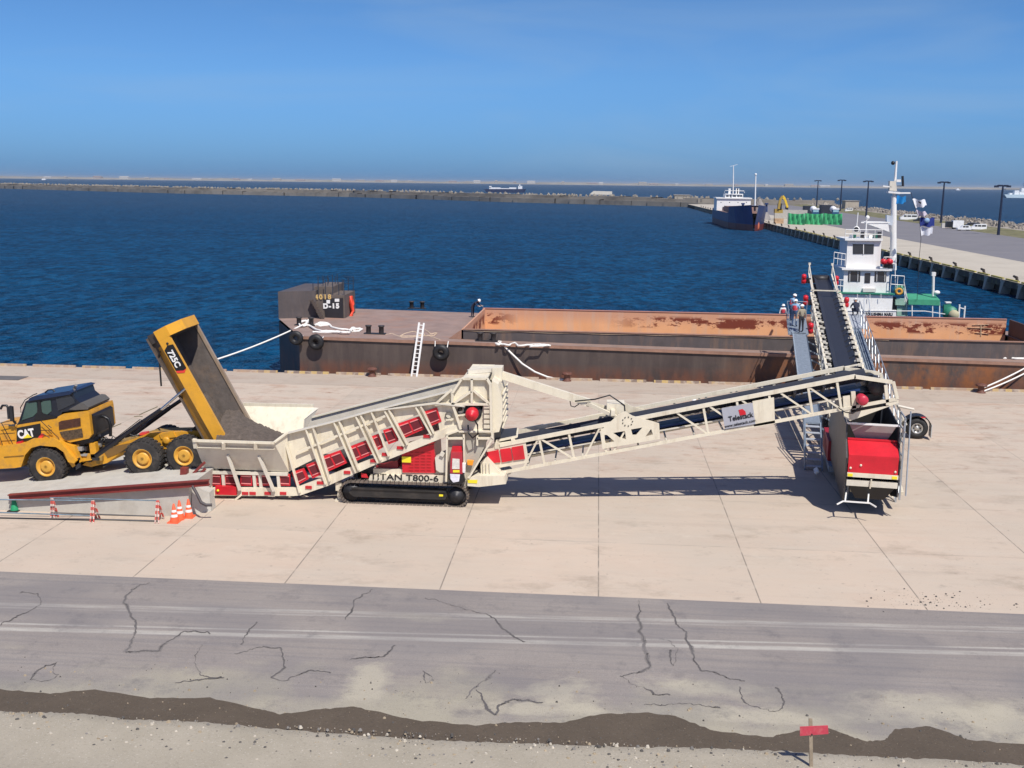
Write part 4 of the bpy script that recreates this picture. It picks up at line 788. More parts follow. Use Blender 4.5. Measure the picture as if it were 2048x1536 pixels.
MB().bar((-1.1, -.45, .78), (-.05, -.45, .78), .05, .05).bar((-1.1, -.45, .78), (-1.35, -.6, .68), .045, .045).bar((-.05, -.45, .78), (.2, -.6, .68), .045, .045).tube((-1.02, -.42, .78), (-.9, .4, 1.0), .035).tube((-.12, -.42, .78), (0, .4, 1.0), .035).build('tail_bumper', WHITE, LD)
# right hand hopper frame
b = MB()
for y0, y1 in ((.2, .35), (1.6, 1.5)): b.bar((1.2, y0, .8), (1.2, y1, 4.0), .07, .07)
for z in (1.0, 1.5, 2.0, 2.5, 3.0, 3.5, 4.0): b.bar((1.2, .25, z), (1.2, 1.55, z), .045, .045)
b.bar((1.2, .3, .9), (1.2, 1.5, 2.4), .05, .05); b.bar((1.2, 1.5, 2.4), (1.2, .3, 3.9), .05, .05); b.build('side_frame', STEEL, LD)
MB().tube((1.42, .1, 1.0), (1.50, 1.0, 4.15), .03).build('hand_pole', STEEL, LD); MB().tube((1.15, 2.2, 4.1), (1.85, 2.4, 3.95), .05).bar((1.1, 2.3, 4.2), (1.6, 2.4, 3.3), .08, .08).build('frame_arm', CREAM2, LD)
for o in LD.children:
    if o.name not in before: o.location.x = -.40; o.scale.x = .93
MB().box((-1.5, 6.4, .6), (-1.1, 9.2, 1.5)).build('power_pack', mat('power_pack_shaded_red', (.30, .012, .025), .5), LD)  # red darkened to paint in the shade behind the stair
MB().box((-1.5, 5.4, .35), (1.0, 9.5, .6)).build('subframe', BSTEEL, LD)
for k in range(3): MB().tube((-2.05, 5.6 + k * .25, .18), (-1.9, 5.6 + k * .25, .3), .08).build('hose_coupling', WHITE, LD)
for x in (-.8, .8):
    MB().bar((x, 4.2, 0), (x, 4.2, 1.0), .16, .16).box((x - .25, 3.95, 0), (x + .25, 4.45, .05)).build('support_leg', BSTEEL, LD)
for x in (-.9, .9): MB().bar((x, 14.7, .75), L3(x, 17.2, -1.1), .14, .14).bar((x, 14.7, .75), L3(x, 13, -1.1), .12, .12).build('undercarriage_leg', CREAM2, LD)
MB().bar((-1.3, 14.9, .78), (3.05, 14.9, .78), .22, .2).build('axle_beam', CREAM2, LD)
for x in (3.5, 2.0 - 2.6):
    w_ = MB().lathe((x, 14.62, .56), (0, -1, 0), [(-.3, .30), (-.27, .47), (-.18, .55), (.0, .56), (.18, .55), (.27, .47), (.3, .31), (.26, .29)], 28).build('wheel', mat('clean_tyre', (.02, .02, .021), .7), LD)
    MB().lathe((x, 14.5, .56), (0, -1, 0), [(.0, .0), (.0, .26), (.14, .29), (.17, .27), (.05, .21), (.05, .12), (.1, .1), (.1, 0)], 20).build('rim', mat('silver_rim', (.55, .54, .5), .35, metal=.6), w_)
    for k in range(6): a = k * math.pi / 3; MB().lathe((x + .16 * math.cos(a), 14.42, .56 + .16 * math.sin(a)), (0, -1, 0), [(0, .035), (.012, .035), (.012, 0)], 8).build('rim_hole', BLACK, w_)
f = MB(); arc = [(3.5 + .72 * math.cos(t), .56 + .68 * math.sin(t)) for t in [R(a) for a in range(-8, 176, 12)]]; arc2 = [(3.5 + .68 * math.cos(t), .56 + .64 * math.sin(t)) for t in [R(a) for a in range(-8, 176, 12)]]
for i in range(len(arc) - 1): f.ext([(arc[i][0], 14.3, arc[i][1]), (arc[i + 1][0], 14.3, arc[i + 1][1]), (arc2[i + 1][0], 14.3, arc2[i + 1][1]), (arc2[i][0], 14.3, arc2[i][1])], (0, .7, 0))
f.build('mudguard', BLACK, LD); MB().box((4.17, 14.25, .12), (4.21, 14.95, .78)).build('mud_flap', mat('pale_flap', (.5, .5, .48), .6), LD); MB().box((3.65, 14.27, 1.14), (3.85, 14.3, 1.2)).build('tail_lamp', RED, LD)
MB().tube((3.05, 14.9, .78), (3.45, 14.9, .56), .09).build('stub_axle', CREAM2, LD)
LD.location = (11.15, 40.0, 0); LD.rotation_euler = (0, 0, -R(7.63))
# ================================================================== CONCRETE RAMP, BEAMS, DUMP TRUCK
def rz(x): return max(0, 1.27 + (x + 15.2) * .118)
b = MB(); x0, x1 = -15.2 - 1.27 / .118, -15.35
b.ext([(x0, 37.3, 0), (x1, 37.3, 0), (x1 + .15, 37.3, rz(x1)), ], (0, 7.2, 0))
single(b, 'loading_ramp', CONC, (-19, 40.9, 0), 'pale concrete wedge ramp under the dump truck', 'ramp')
b = MB(); b.ext([(-15.3, 37.6, 0), (-14.7, 38.1, 0), (-14.75, 38.1, .75), (-15.2, 37.6, 1.2)], (0, .5, 0)); single(b, 'ramp_end_block', CONC, (-14.9, 37.9, 0), 'small concrete wedge block at the high end of the ramp', 'concrete block')
def ibeam(a, c, h, w_, name, label):
    a = Vector(a); c = Vector(c); mb = MB(); u = Vector((0, 0, 1)); mb.bar(a + u * (h / 2), c + u * (h / 2), w_, .035); mb.bar(a - u * (h / 2), c - u * (h / 2), w_, .035); mb.bar(a, c, .03, h); return single(mb, name, RUSTRED, a, label, 'steel beam', 'red steel beams of the ramp')
ibeam(P(18, 994, 37.15), P(418, 965, 37.15), .19, .2, 'steel_beam', 'long dark red steel beam lying along the near edge of the ramp')
ibeam((-24, 44.3, rz(-24) + .18), (-16.5, 44.3, rz(-16.5) + .18), .3, .26, 'steel_beam', 'dark red steel beam along the far edge of the ramp behind the truck')
mb = MB(); mb.bar(P(369, 935, 39.2), P(369, 962, 39.2), .26, .26); single(mb, 'steel_post', RUSTRED, P(369, 962, 39.2), 'short upright red steel post in front of the rear truck wheel', 'steel post')
for i, (p, q, lab) in enumerate((((378, 956), (409, 925), 'upper slanting red brace at the high end of the ramp'), ((386, 962), (410, 938), 'lower slanting red brace at the high end of the ramp'))):
    mb = MB(); mb.bar(P(*p, 39.3), P(*q, 39.3), .14, .1); single(mb, 'steel_brace', RUSTRED, P(*p, 39.3), lab, 'steel brace', 'red steel braces by the ramp end')
mb = MB(); mb.path([P(385, 972, 37.1), P(395, 990, 37.0), P(402, 1005, 36.9), P(412, 1010, 36.95), P(424, 1010, 37.0)], .06); single(mb, 'bent_pipe', mat('dark_pipe', (.07, .06, .065), .6), P(402, 1008, 36.9), 'dark bent pipe standing against the end of the ramp', 'pipe')
# ------------------------------------------------------------------ dump truck
Y0 = 40.0; Y1 = 42.9
K = thing('articulated_dump_truck', (-20.5, 41.45, rz(-20.5)), 'yellow articulated dump truck with its body raised, backing onto the ramp', 'dump truck')
def S(pts, Y, d, nm, m_, par=K, label=None): return MB().ext(pp(pts, Y), (0, d, 0)).build(nm, m_, par, label)
# wheels
def tyre(c, r, nm='wheel'):
    mb = MB(); w = .58; prof = [(0.0, r * .52), (.04, r * .60), (0.0, r * .8), (.05, r * .93), (.10, r * .965), (w - .10, r * .965), (w - .05, r * .93), (w, r * .8), (w - .02, r * .55)]
    mb.lathe(c, (0, 1, 0), prof, 40)
    for k in range(26):
        for side in (0, 1):
            a = 2 * math.pi * (k + .5 * side) / 26; da = .075; pts = []
            y0, y1 = (0.02, w * .52) if side == 0 else (w * .48, w - .02)
            sh = .10 if side == 0 else -.10
            q = []
            for yy, aa in ((y0, a), (y1, a + sh)):
                for rr in (r * .93 if yy in (0.02, w - .02) else r * .95, r * 1.0): 
                    for dd in (-da, da): q.append(Vector(c) + Vector((math.cos(aa + dd) * rr, yy, math.sin(aa + dd) * rr)))
            mb.add(q, [(0, 1, 3, 2), (4, 6, 7, 5), (0, 4, 5, 1), (2, 3, 7, 6), (0, 2, 6, 4), (1, 5, 7, 3)])
    t = mb.build(nm, mat('dusty_tyre', (.030, .027, .026), .85, var=.3, dirt=(.15, .125, .10), dirt_amt=.55, ds=3), K)
    MB().lathe(c, (0, 1, 0), [(.22, 0.0), (.02, .0), (.0, .10), (.03, .2), (.03, .24), (.14, .25), (.14, .30), (.04, .36), (.0, .41), (.1, .43)], 28).build('rim', mat('rim_yellow', (.68, .36, .05), .5, dirt=(.4, .25, .1), dirt_amt=.5), t); return t
RW = .79
for px_, py_ in ((91, 934), (284, 918), (367, 912)):
    c = P(px_, py_, Y0); tyre(c, RW); tyre(c + Vector((0, Y1 - Y0 - .58, 0)), RW)
    MB().tube(c + Vector((0, .3, 0)), c + Vector((0, 2.5, 0)), .18).build('axle', DARK, K)
# rear chassis
S([(196, 905), (230, 892), (300, 866), (396, 862), (403, 880), (400, 892), (330, 898), (262, 903), (215, 926), (182, 934), (165, 930)], 40.75, .25, 'chassis_rail', YEL)
S([(196, 905), (230, 892), (300, 866), (396, 862), (403, 880), (400, 892), (330, 898), (262, 903), (215, 926), (182, 934), (165, 930)], 41.9, .25, 'chassis_rail', YEL)
S([(205, 895), (300, 868), (390, 866), (390, 872), (300, 876), (210, 905)], 40.9, 1.1, 'frame_deck', mat('dirty_yellow', (.36, .22, .05), .7, var=.3, vs=3, dirt=(.12, .09, .05), dirt_amt=.8, ds=3))
MB().lathe(P(333, 881, 40.72), (0, -1, 0), [(0, .16), (.06, .16), (.08, .08), (.08, 0)], 16).build('trunnion', YEL, K)
S([(318, 868), (345, 862), (352, 874), (322, 878)], 40.7, .1, 'bracket', YEL)
for q in ([(254, 882), (268, 879), (270, 887), (256, 889)], [(278, 867), (292, 865), (293, 869), (280, 871)]): S(q, 40.9, .3, 'red_valve', mat('valve_red', (.6, .05, .04), .5))
# hitch, mass of hoses
S([(150, 880), (178, 874), (196, 890), (200, 918), (185, 926), (150, 924), (135, 900)], 41.0, .9, 'articulation_hitch', mat('dirty_yellow', (.36, .22, .05), .7))
S([(142, 912), (190, 908), (196, 918), (150, 926)], 40.5, .3, 'hitch_step', YEL); S([(178, 886), (190, 886), (195, 916), (182, 918)], 40.5, .25, 'ram_bracket', YEL)
S([(118, 882), (148, 893), (160, 925), (145, 935), (130, 915)], 40.2, .25, 'rear_mudguard', YEL); S([(148, 918), (158, 916), (160, 935), (152, 940)], 40.2, .1, 'mud_flap', DARK)
rr = random.Random(2)
for i in range(9):
    x = 176 + i * 7; MB().path([P(x, 892 + rr.uniform(-8, 2), 41), P(x + 8, 876 + rr.uniform(-8, 6), 41.1), P(x + 18, 884 + rr.uniform(-4, 4), 41.2), P(x + 28, 890, 41.1)], .03).build('hydraulic_hose', BLACK, K)
MB().path([P(193, 870, 41.2), P(191, 848, 41.2), P(196, 836, 41.2), P(206, 832, 41.2), P(217, 838, 41.2), P(221, 850, 41.2), P(221, 872, 41.2)], .07, 8).build('brake_hose_loop', BLACK, K)
MB().path([P(197, 872, 41.1), P(196, 850, 41.1), P(194, 845, 41.1)], .09, 8).build('pipe', mat('grey_pipe', (.3, .3, .3), .5), K)
for i in range(26):
    x = rr.uniform(150, 245); y = rr.uniform(884, 922) if x < 200 else rr.uniform(880, 896); q_ = P(x, y, 40.5 + rr.random() * .5); a_, c_ = rr.uniform(.05, .2), rr.uniform(.03, .1)
    MB().box(q_ - Vector((a_, .1, c_)), q_ + Vector((a_, .1, c_))).build('valve_block' if i % 2 else 'hose_clamp', (BLACK, mat('dirty_yellow', (.36, .22, .05)), DARK, mat('grey_pipe', (.3, .3, .3)))[i % 4], K)
for i in range(10):
    x = 246 + i * 15; q_ = P(x, 871 - i * .6 + rr.uniform(-2, 3), 40.9); MB().path([q_, q_ + Vector((.2, .1, rr.uniform(.02, .12))), q_ + Vector((.45, .2, 0))], .03, 5).build('hydraulic_hose', BLACK, K)
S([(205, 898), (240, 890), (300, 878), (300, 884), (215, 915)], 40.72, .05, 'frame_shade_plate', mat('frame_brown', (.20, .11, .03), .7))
# lifting ram (near and far)
for dy in (0, 2.85):
    a, m1, m2, c = P(192, 912, 40.15), P(282, 846, 40.15), P(322, 819, 40.15), P(371, 777, 40.15); o = Vector((0, dy, 0))
    ra = MB().tube(a + o, m1 + o, .10).tube(m1 + o, m2 + o, .085).build('lift_ram', mat('ram_black', (.015, .014, .018), .35), K); MB().tube(m2 + o, c + o, .055).build('ram_rod', CHROME, ra)
    MB().path([a + o + Vector((0, -.1, .1)), m1 + o + Vector((0, -.1, .16)), m1 + o + Vector((.2, -.1, .12))], .018).build('ram_pipe', BLACK, ra)
# cab and engine
cab = S([(33, 851), (38, 842), (51, 803), (66, 795), (137, 784), (146, 785), (150, 797), (161, 806), (176, 815), (160, 820), (125, 824), (119, 833), (113, 838)], 40.45, 1.75, 'cab', mat('cab_black', (.014, .018, .03), .3))
S([(53, 806), (73, 804), (75, 824), (66, 833), (45, 840), (42, 846)][:6], 40.42, .04, 'window', GLASS, cab)
S([(82, 805), (88, 802), (101, 801), (103, 822), (92, 831), (84, 824)], 40.42, .04, 'window', GLASS, cab)
S([(76, 803), (81, 802), (84, 826), (112, 834), (112, 837), (75, 842), (68, 838), (74, 826)], 40.41, .04, 'door_frame', BLACK, cab)
S([(112, 798), (140, 790), (148, 799), (150, 806), (116, 822)], 40.42, .04, 'rear_screen', GLASSB, cab)
S([(58, 797), (66, 793), (137, 782), (146, 784), (140, 789), (66, 801), (56, 803)], 40.35, 1.95, 'roof', mat('roof_navy', (.012, .026, .07), .3), cab)
MB().path([P(42, 825, 40.4), P(41, 815, 40.4), P(50, 800, 40.4), P(66, 790, 40.6), P(74, 787, 40.8)], .02).build('antenna_bracket', BLACK, cab); MB().path([P(90, 785, 41), P(96, 780, 41), P(104, 779, 41), P(110, 783, 41)], .03).build('roof_lamp', BLACK, cab)
S([(137, 819), (160, 806), (168, 807), (177, 815), (176, 819), (150, 820)], 40.4, 1.9, 'engine_deck', mat('dark_grey_deck', (.10, .095, .09), .7), K)
MB().tube(P(151, 800, 40.7), P(149, 776, 40.7), .07).tube(P(149, 776, 40.7), P(152, 770, 40.6), .06).build('exhaust_stack', mat('exhaust_grey', (.25, .24, .23), .5, metal=.4), K)
hood = S([(33, 851), (113, 838), (116, 833), (124, 829), (176, 822), (178, 828), (183, 870), (178, 877), (140, 885), (122, 878), (113, 877), (96, 876), (45, 884), (30, 886)], 40.3, 2.2, 'engine_body', YEL)
S([(117, 845), (122, 842), (160, 836), (161, 852), (118, 860)], 40.27, .04, 'grille', mat('grille_brown', (.07, .025, .012), .6, var=.5, vs=9), hood)
S([(119, 864), (163, 857), (166, 874), (132, 881), (124, 874)], 40.27, .04, 'grille', mat('grille_brown2', (.085, .055, .03), .6, var=.8, vs=12), hood)
S([(178, 825), (188, 832), (192, 868), (183, 878), (180, 860)], 40.5, 1.7, 'radiator', BLACK)
S([(137, 884), (183, 874), (186, 884), (150, 892), (140, 890)], 40.5, 1.7, 'belly_guard', BLACK)
dec = S([(33, 856), (80, 847), (82, 868), (71, 880), (45, 883), (33, 885)], 40.27, .03, 'decal', BLACK, hood)
S([(72, 880), (83, 867), (88, 870), (80, 880)], 40.26, .03, 'red_stripe', mat('decal_red', (.75, .05, .04), .4), hood)
a, c = P(37.5, 877, 40.26), P(69, 872, 40.26); text('CAT', .46, frame3(a, c - a, (0, 0, 1)), bold=.022, sx=.78).build('lettering', WHITE, dec)
S([(46, 877), (55, 868), (64, 875)], 40.235, .008, 'logo_triangle', YLAB, dec)
S([(-42, 880), (-30, 858), (0, 853), (28, 852), (33, 857), (33, 888), (0, 893), (-42, 898)], 40.35, 2.1, 'bonnet', YEL)
fd = S([(-46, 897), (0, 893), (25, 889), (45, 887), (62, 879), (108, 877), (120, 884), (152, 922), (148, 927), (136, 924), (128, 905), (112, 894), (80, 891), (62, 896), (50, 910), (42, 934), (30, 936), (-46, 940)], 40.02, .5, 'front_fender', YEL)
S([(-46, 897), (0, 893), (42, 889), (42, 934), (-46, 940)], 42.35, .5, 'front_fender', YEL); S([(55, 900), (120, 900), (140, 930), (42, 934)], 40.6, 1.6, 'axle_housing', DARK)
MB().bar(P(8, 914, 40.0), P(48, 911, 40.0), .02, .02).build('panel_seam', mat('seam_brown', (.2, .1, .02), .7), fd)
S([(32, 885), (42, 883), (43, 888), (33, 889)], 40.1, .2, 'side_lamp', RED)
MB().path([P(32, 848, 40.2), P(22, 835, 40.15), P(18, 818, 40.1), P(13, 811, 40.1), P(5, 811, 40.1), P(1, 818, 40.1)], .05).build('mirror_arm', BLACK, K); S([(18, 812), (24, 814), (26, 842), (20, 842)], 40.05, .12, 'mirror', DARK); S([(13, 815), (17, 815), (19, 838), (15, 838)], 40.05, .1, 'mirror', DARK)
def rail(pts, Y=40.12, r=.016): MB().path([P(*p, Y) for p in pts], r, 5).build('grab_rail', BLACK, K)
rail([(0, 846), (20, 842), (33, 842)]); rail([(0, 868), (30, 866)]); rail([(3, 846), (26, 889)]); rail([(-5, 860), (5, 890)]); rail([(82, 842), (118, 877), (118, 890), (137, 906)]); rail([(80, 861), (104, 860)]); rail([(85, 867), (100, 876)]); rail([(103, 856), (96, 850)])
rail([(75, 880), (112, 877)])
# raised dump body
A = P(338, 672, Y0); B_ = P(457, 884, Y0); Dd = (B_ - A).normalized(); Nn = Vector((-Dd.z, 0, Dd.x)); Nn = Nn if Nn.x > 0 else -Nn
def bd(s, n, y): return A + Dd * s + Nn * n + Vector((0, y, 0))
LB = (B_ - A).length
bo = MB(); bo.ext([bd(-.15, 0, 0), bd(LB + .1, 0, 0), bd(LB + .1, -.50, 0), bd(-.15, -.50, 0)], (0, .14, 0)); body = bo.build('dump_body', YELSIDE, K)
W = 2.9
def strip(y, m_, nm, pts): MB().ext([bd(s, n, y) for s, n in pts], (0, .06, 0)).build(nm, m_, body)
MB().ext([bd(.2, -.46, .05), bd(LB, -.46, .05), bd(LB - .3, -1.05, .35), bd(.9, -.95, .35), bd(.2, -.75, .25)], (0, .06, 0)).build('side_wall', mat('body_brown_yellow', (.42, .21, .03), .55, var=.12, dirt=(.22, .12, .04), dirt_amt=.6), body)
MB().ext([bd(0, 0, W), bd(LB + .9, .05, W), bd(LB + .2, -1.0, W - .3), bd(-.3, -.9, W - .2)], (0, .06, 0)).build('side_wall', BEDSTEEL, body)
MB().bar(bd(-.1, .03, W), bd(LB + .5, .03, W), .14, .12).build('far_top_rail', mat('worn_rail', (.30, .22, .15), .5, dirt=(.5, .45, .4)), body)
MB().ext([bd(-.32, -.92, .12), bd(LB + .8, -.98, .3), bd(LB + .8, -.98, W - .28), bd(-.32, -.92, W - .1)], Nn * -.06).build('floor', BEDSTEEL, body)
MB().ext([bd(-.3, -.02, .15), bd(LB, -.02, .15), bd(LB, -.95, .36), bd(-.3, -.92, .3)], (0, .02, 0)).build('inner_wall', BEDSTEEL, body)
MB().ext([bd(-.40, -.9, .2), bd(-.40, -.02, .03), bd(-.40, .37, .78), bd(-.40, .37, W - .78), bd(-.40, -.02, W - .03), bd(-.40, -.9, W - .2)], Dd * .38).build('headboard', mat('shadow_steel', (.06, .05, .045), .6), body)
hb = MB()
for p, q in (((-.5, -.005), (.02, -.005)), ((.02, 0), (.42, .75)), ((.42, .75), (.42, W - .75)), ((.42, W - .75), (0, W))):
    hb.ext([bd(-.42, p[0], p[1]), bd(.0, p[0], p[1]), bd(.0, q[0], q[1]), bd(-.42, q[0], q[1])], Nn * .05 if q[1] > 0 else Vector((0, .05, 0)))
hb.build('spill_guard', YELSIDE, body)
for p in ((338 - 3, 687), (446 - 6, 873)): MB().lathe(P(p[0], p[1], Y0 - .005), (0, -1, 0), [(0, .05), (.02, .05), (.02, 0)], 8).build('bolt', BLACK, body)
dc = MB().ext([bd(s, n, -.015) for s, n in ((.36, -.02), (1.42, -.02), (1.5, -.18), (1.35, -.46), (.42, -.46), (.3, -.25))], (0, .01, 0)).build('decal', BLACK, body)
MB().ext([bd(s, n, -.017) for s, n in ((1.44, -.04), (1.56, -.18), (1.44, -.46), (1.34, -.46), (1.46, -.18))], (0, .01, 0)).build('red_stripe', mat('decal_red', (.75, .05, .04), .4), body)
o_ = bd(.52, -.38, -.03); text('725C', .33, frame3(o_, Dd, Nn), bold=.012, sx=1.0).build('lettering', WHITE, dc)
MB().path([bd(.35, -.75, .2), bd(.55, -.95, .2), bd(.75, -1.0, .2), bd(.8, -1.0, .2) + Vector((0, 0, -.9))], .035).build('body_prop_hose', BLACK, body)
S([(394, 850), (402, 866), (396, 868), (380, 872), (384, 858)], 41.0, 1.2, 'body_hinge', BLACK)
b = MB(); rnd2 = random.Random(8); nx, ny = 14, 10; vs = []
for i in range(nx + 1):
    for j in range(ny + 1):
        u = i / nx; v = j / ny; p = bd(LB * .55 + u * (LB * .45 + .75), -.90 + .0 * u + .40 * u * (1 - (2 * v - 1) ** 2 * .3) + rnd2.uniform(-.03, .03), .32 + v * (W - .62)); vs.append(p)
b.add(vs, [(i * (ny + 1) + j, (i + 1) * (ny + 1) + j, (i + 1) * (ny + 1) + j + 1, i * (ny + 1) + j + 1) for i in range(nx) for j in range(ny)], True); single(b, 'sliding_gravel', SOIL, bd(LB, -.9, 1.4), 'dark gravel still sliding down the tilted dump body floor', 'gravel load')
# ================================================================== BARGE
def hull_mat():
    t = NT('barge_hull'); c = t.mix(t.ramp(t.noise(.5, (.6, 1, .35), 7, .7), .35, .65), (.055, .040, .037), (.088, .066, .058))
    v = t.ramp(t.noise(1.6, (1, 1, .10), 6, .65, (3, 0, 0)), .45, .7, 0, .55); c = t.mix(v, c, (.13, .10, .082))
    low = t.mul(t.ramp(t.z, .0, .9, .9, 0), t.ramp(t.noise(1.1, (1, 1, .4), 6, .7, (8, 0, 0)), .35, .6)); c = t.mix(low, c, (.20, .075, .04))
    xr = t.mul(t.ramp(t.x, 8, 13, 0, 1), t.ramp(t.x, 24, 30, 1, .2)); r = t.mul(t.mul(xr, t.ramp(t.noise(.55, (.8, 1, .5), 7, .72, (1, 0, 5)), .42, .62)), t.ramp(t.z, 1.2, 1.9, .95, .1)); c = t.mix(r, c, (.30, .105, .03))
    d = t.ramp(t.noise(.8, (.7, 1, .6), 7, .7, (20, 0, 2)), .56, .72, 0, .75); c = t.mix(d, c, (.045, .035, .032)); return t.done(c, .6)
def hold_mat():
    t = NT('hold_orange_rust'); c = t.mix(t.ramp(t.noise(.7, (.5, 1, .4), 6, .6), .3, .7), (.80, .43, .22), (.68, .34, .16))
    up = t.ramp(t.z, 1.75, 2.5, 0, .75); c = t.mix(up, c, (.52, .28, .19)); v = t.ramp(t.noise(2.2, (1, 1, .1), 5, .6, (4, 0, 0)), .5, .7, 0, .35); c = t.mix(v, c, (.5, .42, .36))
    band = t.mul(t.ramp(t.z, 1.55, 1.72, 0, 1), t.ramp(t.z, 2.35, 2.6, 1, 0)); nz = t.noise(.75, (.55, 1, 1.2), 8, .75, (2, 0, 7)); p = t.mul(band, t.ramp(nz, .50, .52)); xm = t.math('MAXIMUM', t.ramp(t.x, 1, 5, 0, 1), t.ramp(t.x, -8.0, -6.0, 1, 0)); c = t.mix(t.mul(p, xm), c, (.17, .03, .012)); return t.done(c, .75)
M_HULL = hull_mat(); M_HOLD = hold_mat()
M_DECK = mat('barge_deck', (.28, .20, .17), .75, var=.18, vs=.8, dirt=(.36, .17, .10), dirt_amt=.6, ds=.45)
M_COAM = mat('coaming_grey', (.085, .073, .073), .6, var=.18, vs=1.2, dirt=(.23, .14, .09), dirt_amt=.6, ds=1.2, streak=True)
M_RIM = mat('rusty_flange', (.30, .17, .12), .7, var=.2, vs=2)
def dk(x): return 2.34 - .0137 * (x + 20)
BG = thing('cargo_barge', (5, 76, -2), 'long rusty open hopper barge moored along the quay, orange inside its hold', 'barge')
XR = 62
b = MB(); pl = [(-23.8, 84.6), (-23.8, 77.0), (-19.9, 68.8), (XR, 68.8), (XR, 84.6)]
n = len(pl); vs = [(x, y, -4) for x, y in pl] + [(x, y, dk(x) - .18) for x, y in pl]
b.add(vs, [(i, (i + 1) % n, n + (i + 1) % n, n + i) for i in range(n)]); b.build('hull', M_HULL, BG)
b = MB(); b.bar((-20, 68.8, dk(-20) - .1), (XR, 68.8, dk(XR) - .1), .22, .18); b.build('rubbing_strake', M_RIM, BG)
# deck with the hold opening
hx0, hx1, hy0, hy1 = -8.9, 31.2, 70.0, 82.2
b = MB()
def dq(x0, y0, x1, y1): b.quad((x0, y0, dk(x0)), (x1, y0, dk(x1)), (x1, y1, dk(x1)), (x0, y1, dk(x0)))
b.quad((-23.8, 77, dk(-24)), (-19.9, 68.8, dk(-20)), (-19.9, 84.6, dk(-20)), (-23.8, 84.6, dk(-24))); dq(-19.9, 68.8, hx0, 84.6); dq(hx0, 68.8, hx1, hy0); dq(hx0, hy1, hx1, 84.6); dq(hx1, 68.8, XR, 84.6); b.build('deck', M_DECK, BG)
def cz(x): return 2.86 - .004 * x * .2
def wall(nm, p0, p1, zb0, zb1, m_, th=(0, .12)):
    mb = MB(); (xa, ya), (xb, yb) = p0, p1; mb.ext([(xa, ya, zb0), (xb, yb, zb1), (xb, yb, cz(xb)), (xa, ya, cz(xa))], (th[0], th[1], 0)); return mb.build(nm, m_, BG)
wall('near_coaming', (hx0, hy0), (XR - 4, hy0), dk(hx0) - .02, dk(XR) - .02, M_COAM); wall('coaming_liner', (hx0, hy0 + .13), (hx1, hy0 + .13), -2, -2, M_HOLD, (0, .05))
wall('far_hold_wall', (hx0 + .1, hy1), (hx1, hy1), -2, -2, M_HOLD)
wall('end_wall', (hx0, hy0), (hx0 + .2, hy1), -2, -2, M_HOLD, (-.12, 0)); wall('end_wall', (hx1, hy0 + .15), (hx1 + .2, hy1), -2, -2, mat('shaded_hold_end', (.10, .055, .04), .8), (.12, 0))  # right end wall faces away from the sun, shade put into its dark colour
MB().quad((hx0, hy0, -1.6), (hx1, hy0, -1.6), (hx1, hy1, -1.6), (hx0, hy1, -1.6)).build('hold_floor', mat('hold_floor', (.22, .13, .09), .9), BG)
MB().bar((hx0, hy0 + .05, cz(0) + .02), (XR - 4, hy0 + .05, cz(XR) + .02), .3, .05).build('coaming_flange', M_RIM, BG); MB().bar((hx0, hy1 + .06, cz(0) + .02), (hx1, hy1 + .06, cz(30) + .02), .22, .05).build('coaming_flange', mat('pink_flange', (.45, .22, .17), .7), BG)
MB().ext([(hx0 - 1.0, hy0, dk(-10) + .01), (hx0, hy0, dk(-9) + .01), (hx0, hy0, cz(-9)), (hx0 - .25, hy0, cz(-9) - .1)], (0, .06, 0)).build('coaming_knee', M_RIM, BG)
MB().path([(hx0 + i * .97, hy0 - .04, cz(0) - .06 - .05 * abs(math.sin(i * .8))) for i in range(30)], .02, 5).build('coaming_line', ROPEB, BG)
for q in (((1935, 655), (1985, 657)), ((1945, 650), (1978, 649)), ((1962, 649), (1962, 672)), ((1950, 665), (1978, 668)), ((1962, 658), (1970, 650))): MB().bar(P(*q[0], 82.15), P(*q[1], 82.15), .06, .02).build('chalk_mark', mat('chalk', (.6, .45, .3), .9), BG)
# raised end block and deckhouse
zt = 4.72
b = MB(); bl = [(-23.8, 77.0), (-21.3, 78.42), (-21.3, 80), (-21.3, 84.5), (-23.8, 84.5)]
n = 5; b.add([(x, y, dk(x) - .05) for x, y in bl] + [(x, y, 4.42 - (y - 77) * .01) for x, y in bl], [(i, (i + 1) % n, n + (i + 1) % n, n + i) for i in range(n)] + [(5, 6, 7, 8, 9)]); b.build('end_block', mat('block_grey', (.085, .072, .072), .65, var=.15, dirt=(.19, .14, .11), dirt_amt=.5, streak=True), BG)
H0 = P(640, 643, 78.5); xr_ = P(690, 645, 78.5).x; zt2 = P(690, 590.5, 78.5).z
b = MB(); b.box((-21.4, 78.5, dk(-20)), (xr_, 82.0, zt2)); hs_ = b.build('deckhouse', mat('house_brown', (.125, .10, .085), .7, var=.15, dirt=(.2, .15, .11), dirt_amt=.4, streak=True), BG)
MB().box((-21.6, 79.2, zt2 - .2), (-20.2, 83, zt2 + .55)).build('roof_box', mat('house_brown', (.15, .12, .1)), hs_)
bd_ = MB().ext(pp([(646, 597), (686, 596), (687, 640), (652, 643)], 78.46), (0, .03, 0)).build('dark_board', mat('board_black', (.02, .018, .022), .6), hs_)
def dt(s, px0, py0, px1, py1, size, m_, **k): a, c = P(px0, py0, 78.43), P(px1, py1, 78.43); text(s, size, frame3(a, c - a, (0, 0, 1)), **k).build('lettering', m_, hs_)
MNUM = mat('faded_yellow', (.62, .42, .16), .7)
dt('4018', 630, 598.5, 661, 598, .50, MNUM, bold=.02, space=1.35); dt('D-15', 646.5, 616.5, 683, 616, .50, WHITE, bold=.035, space=1.28)
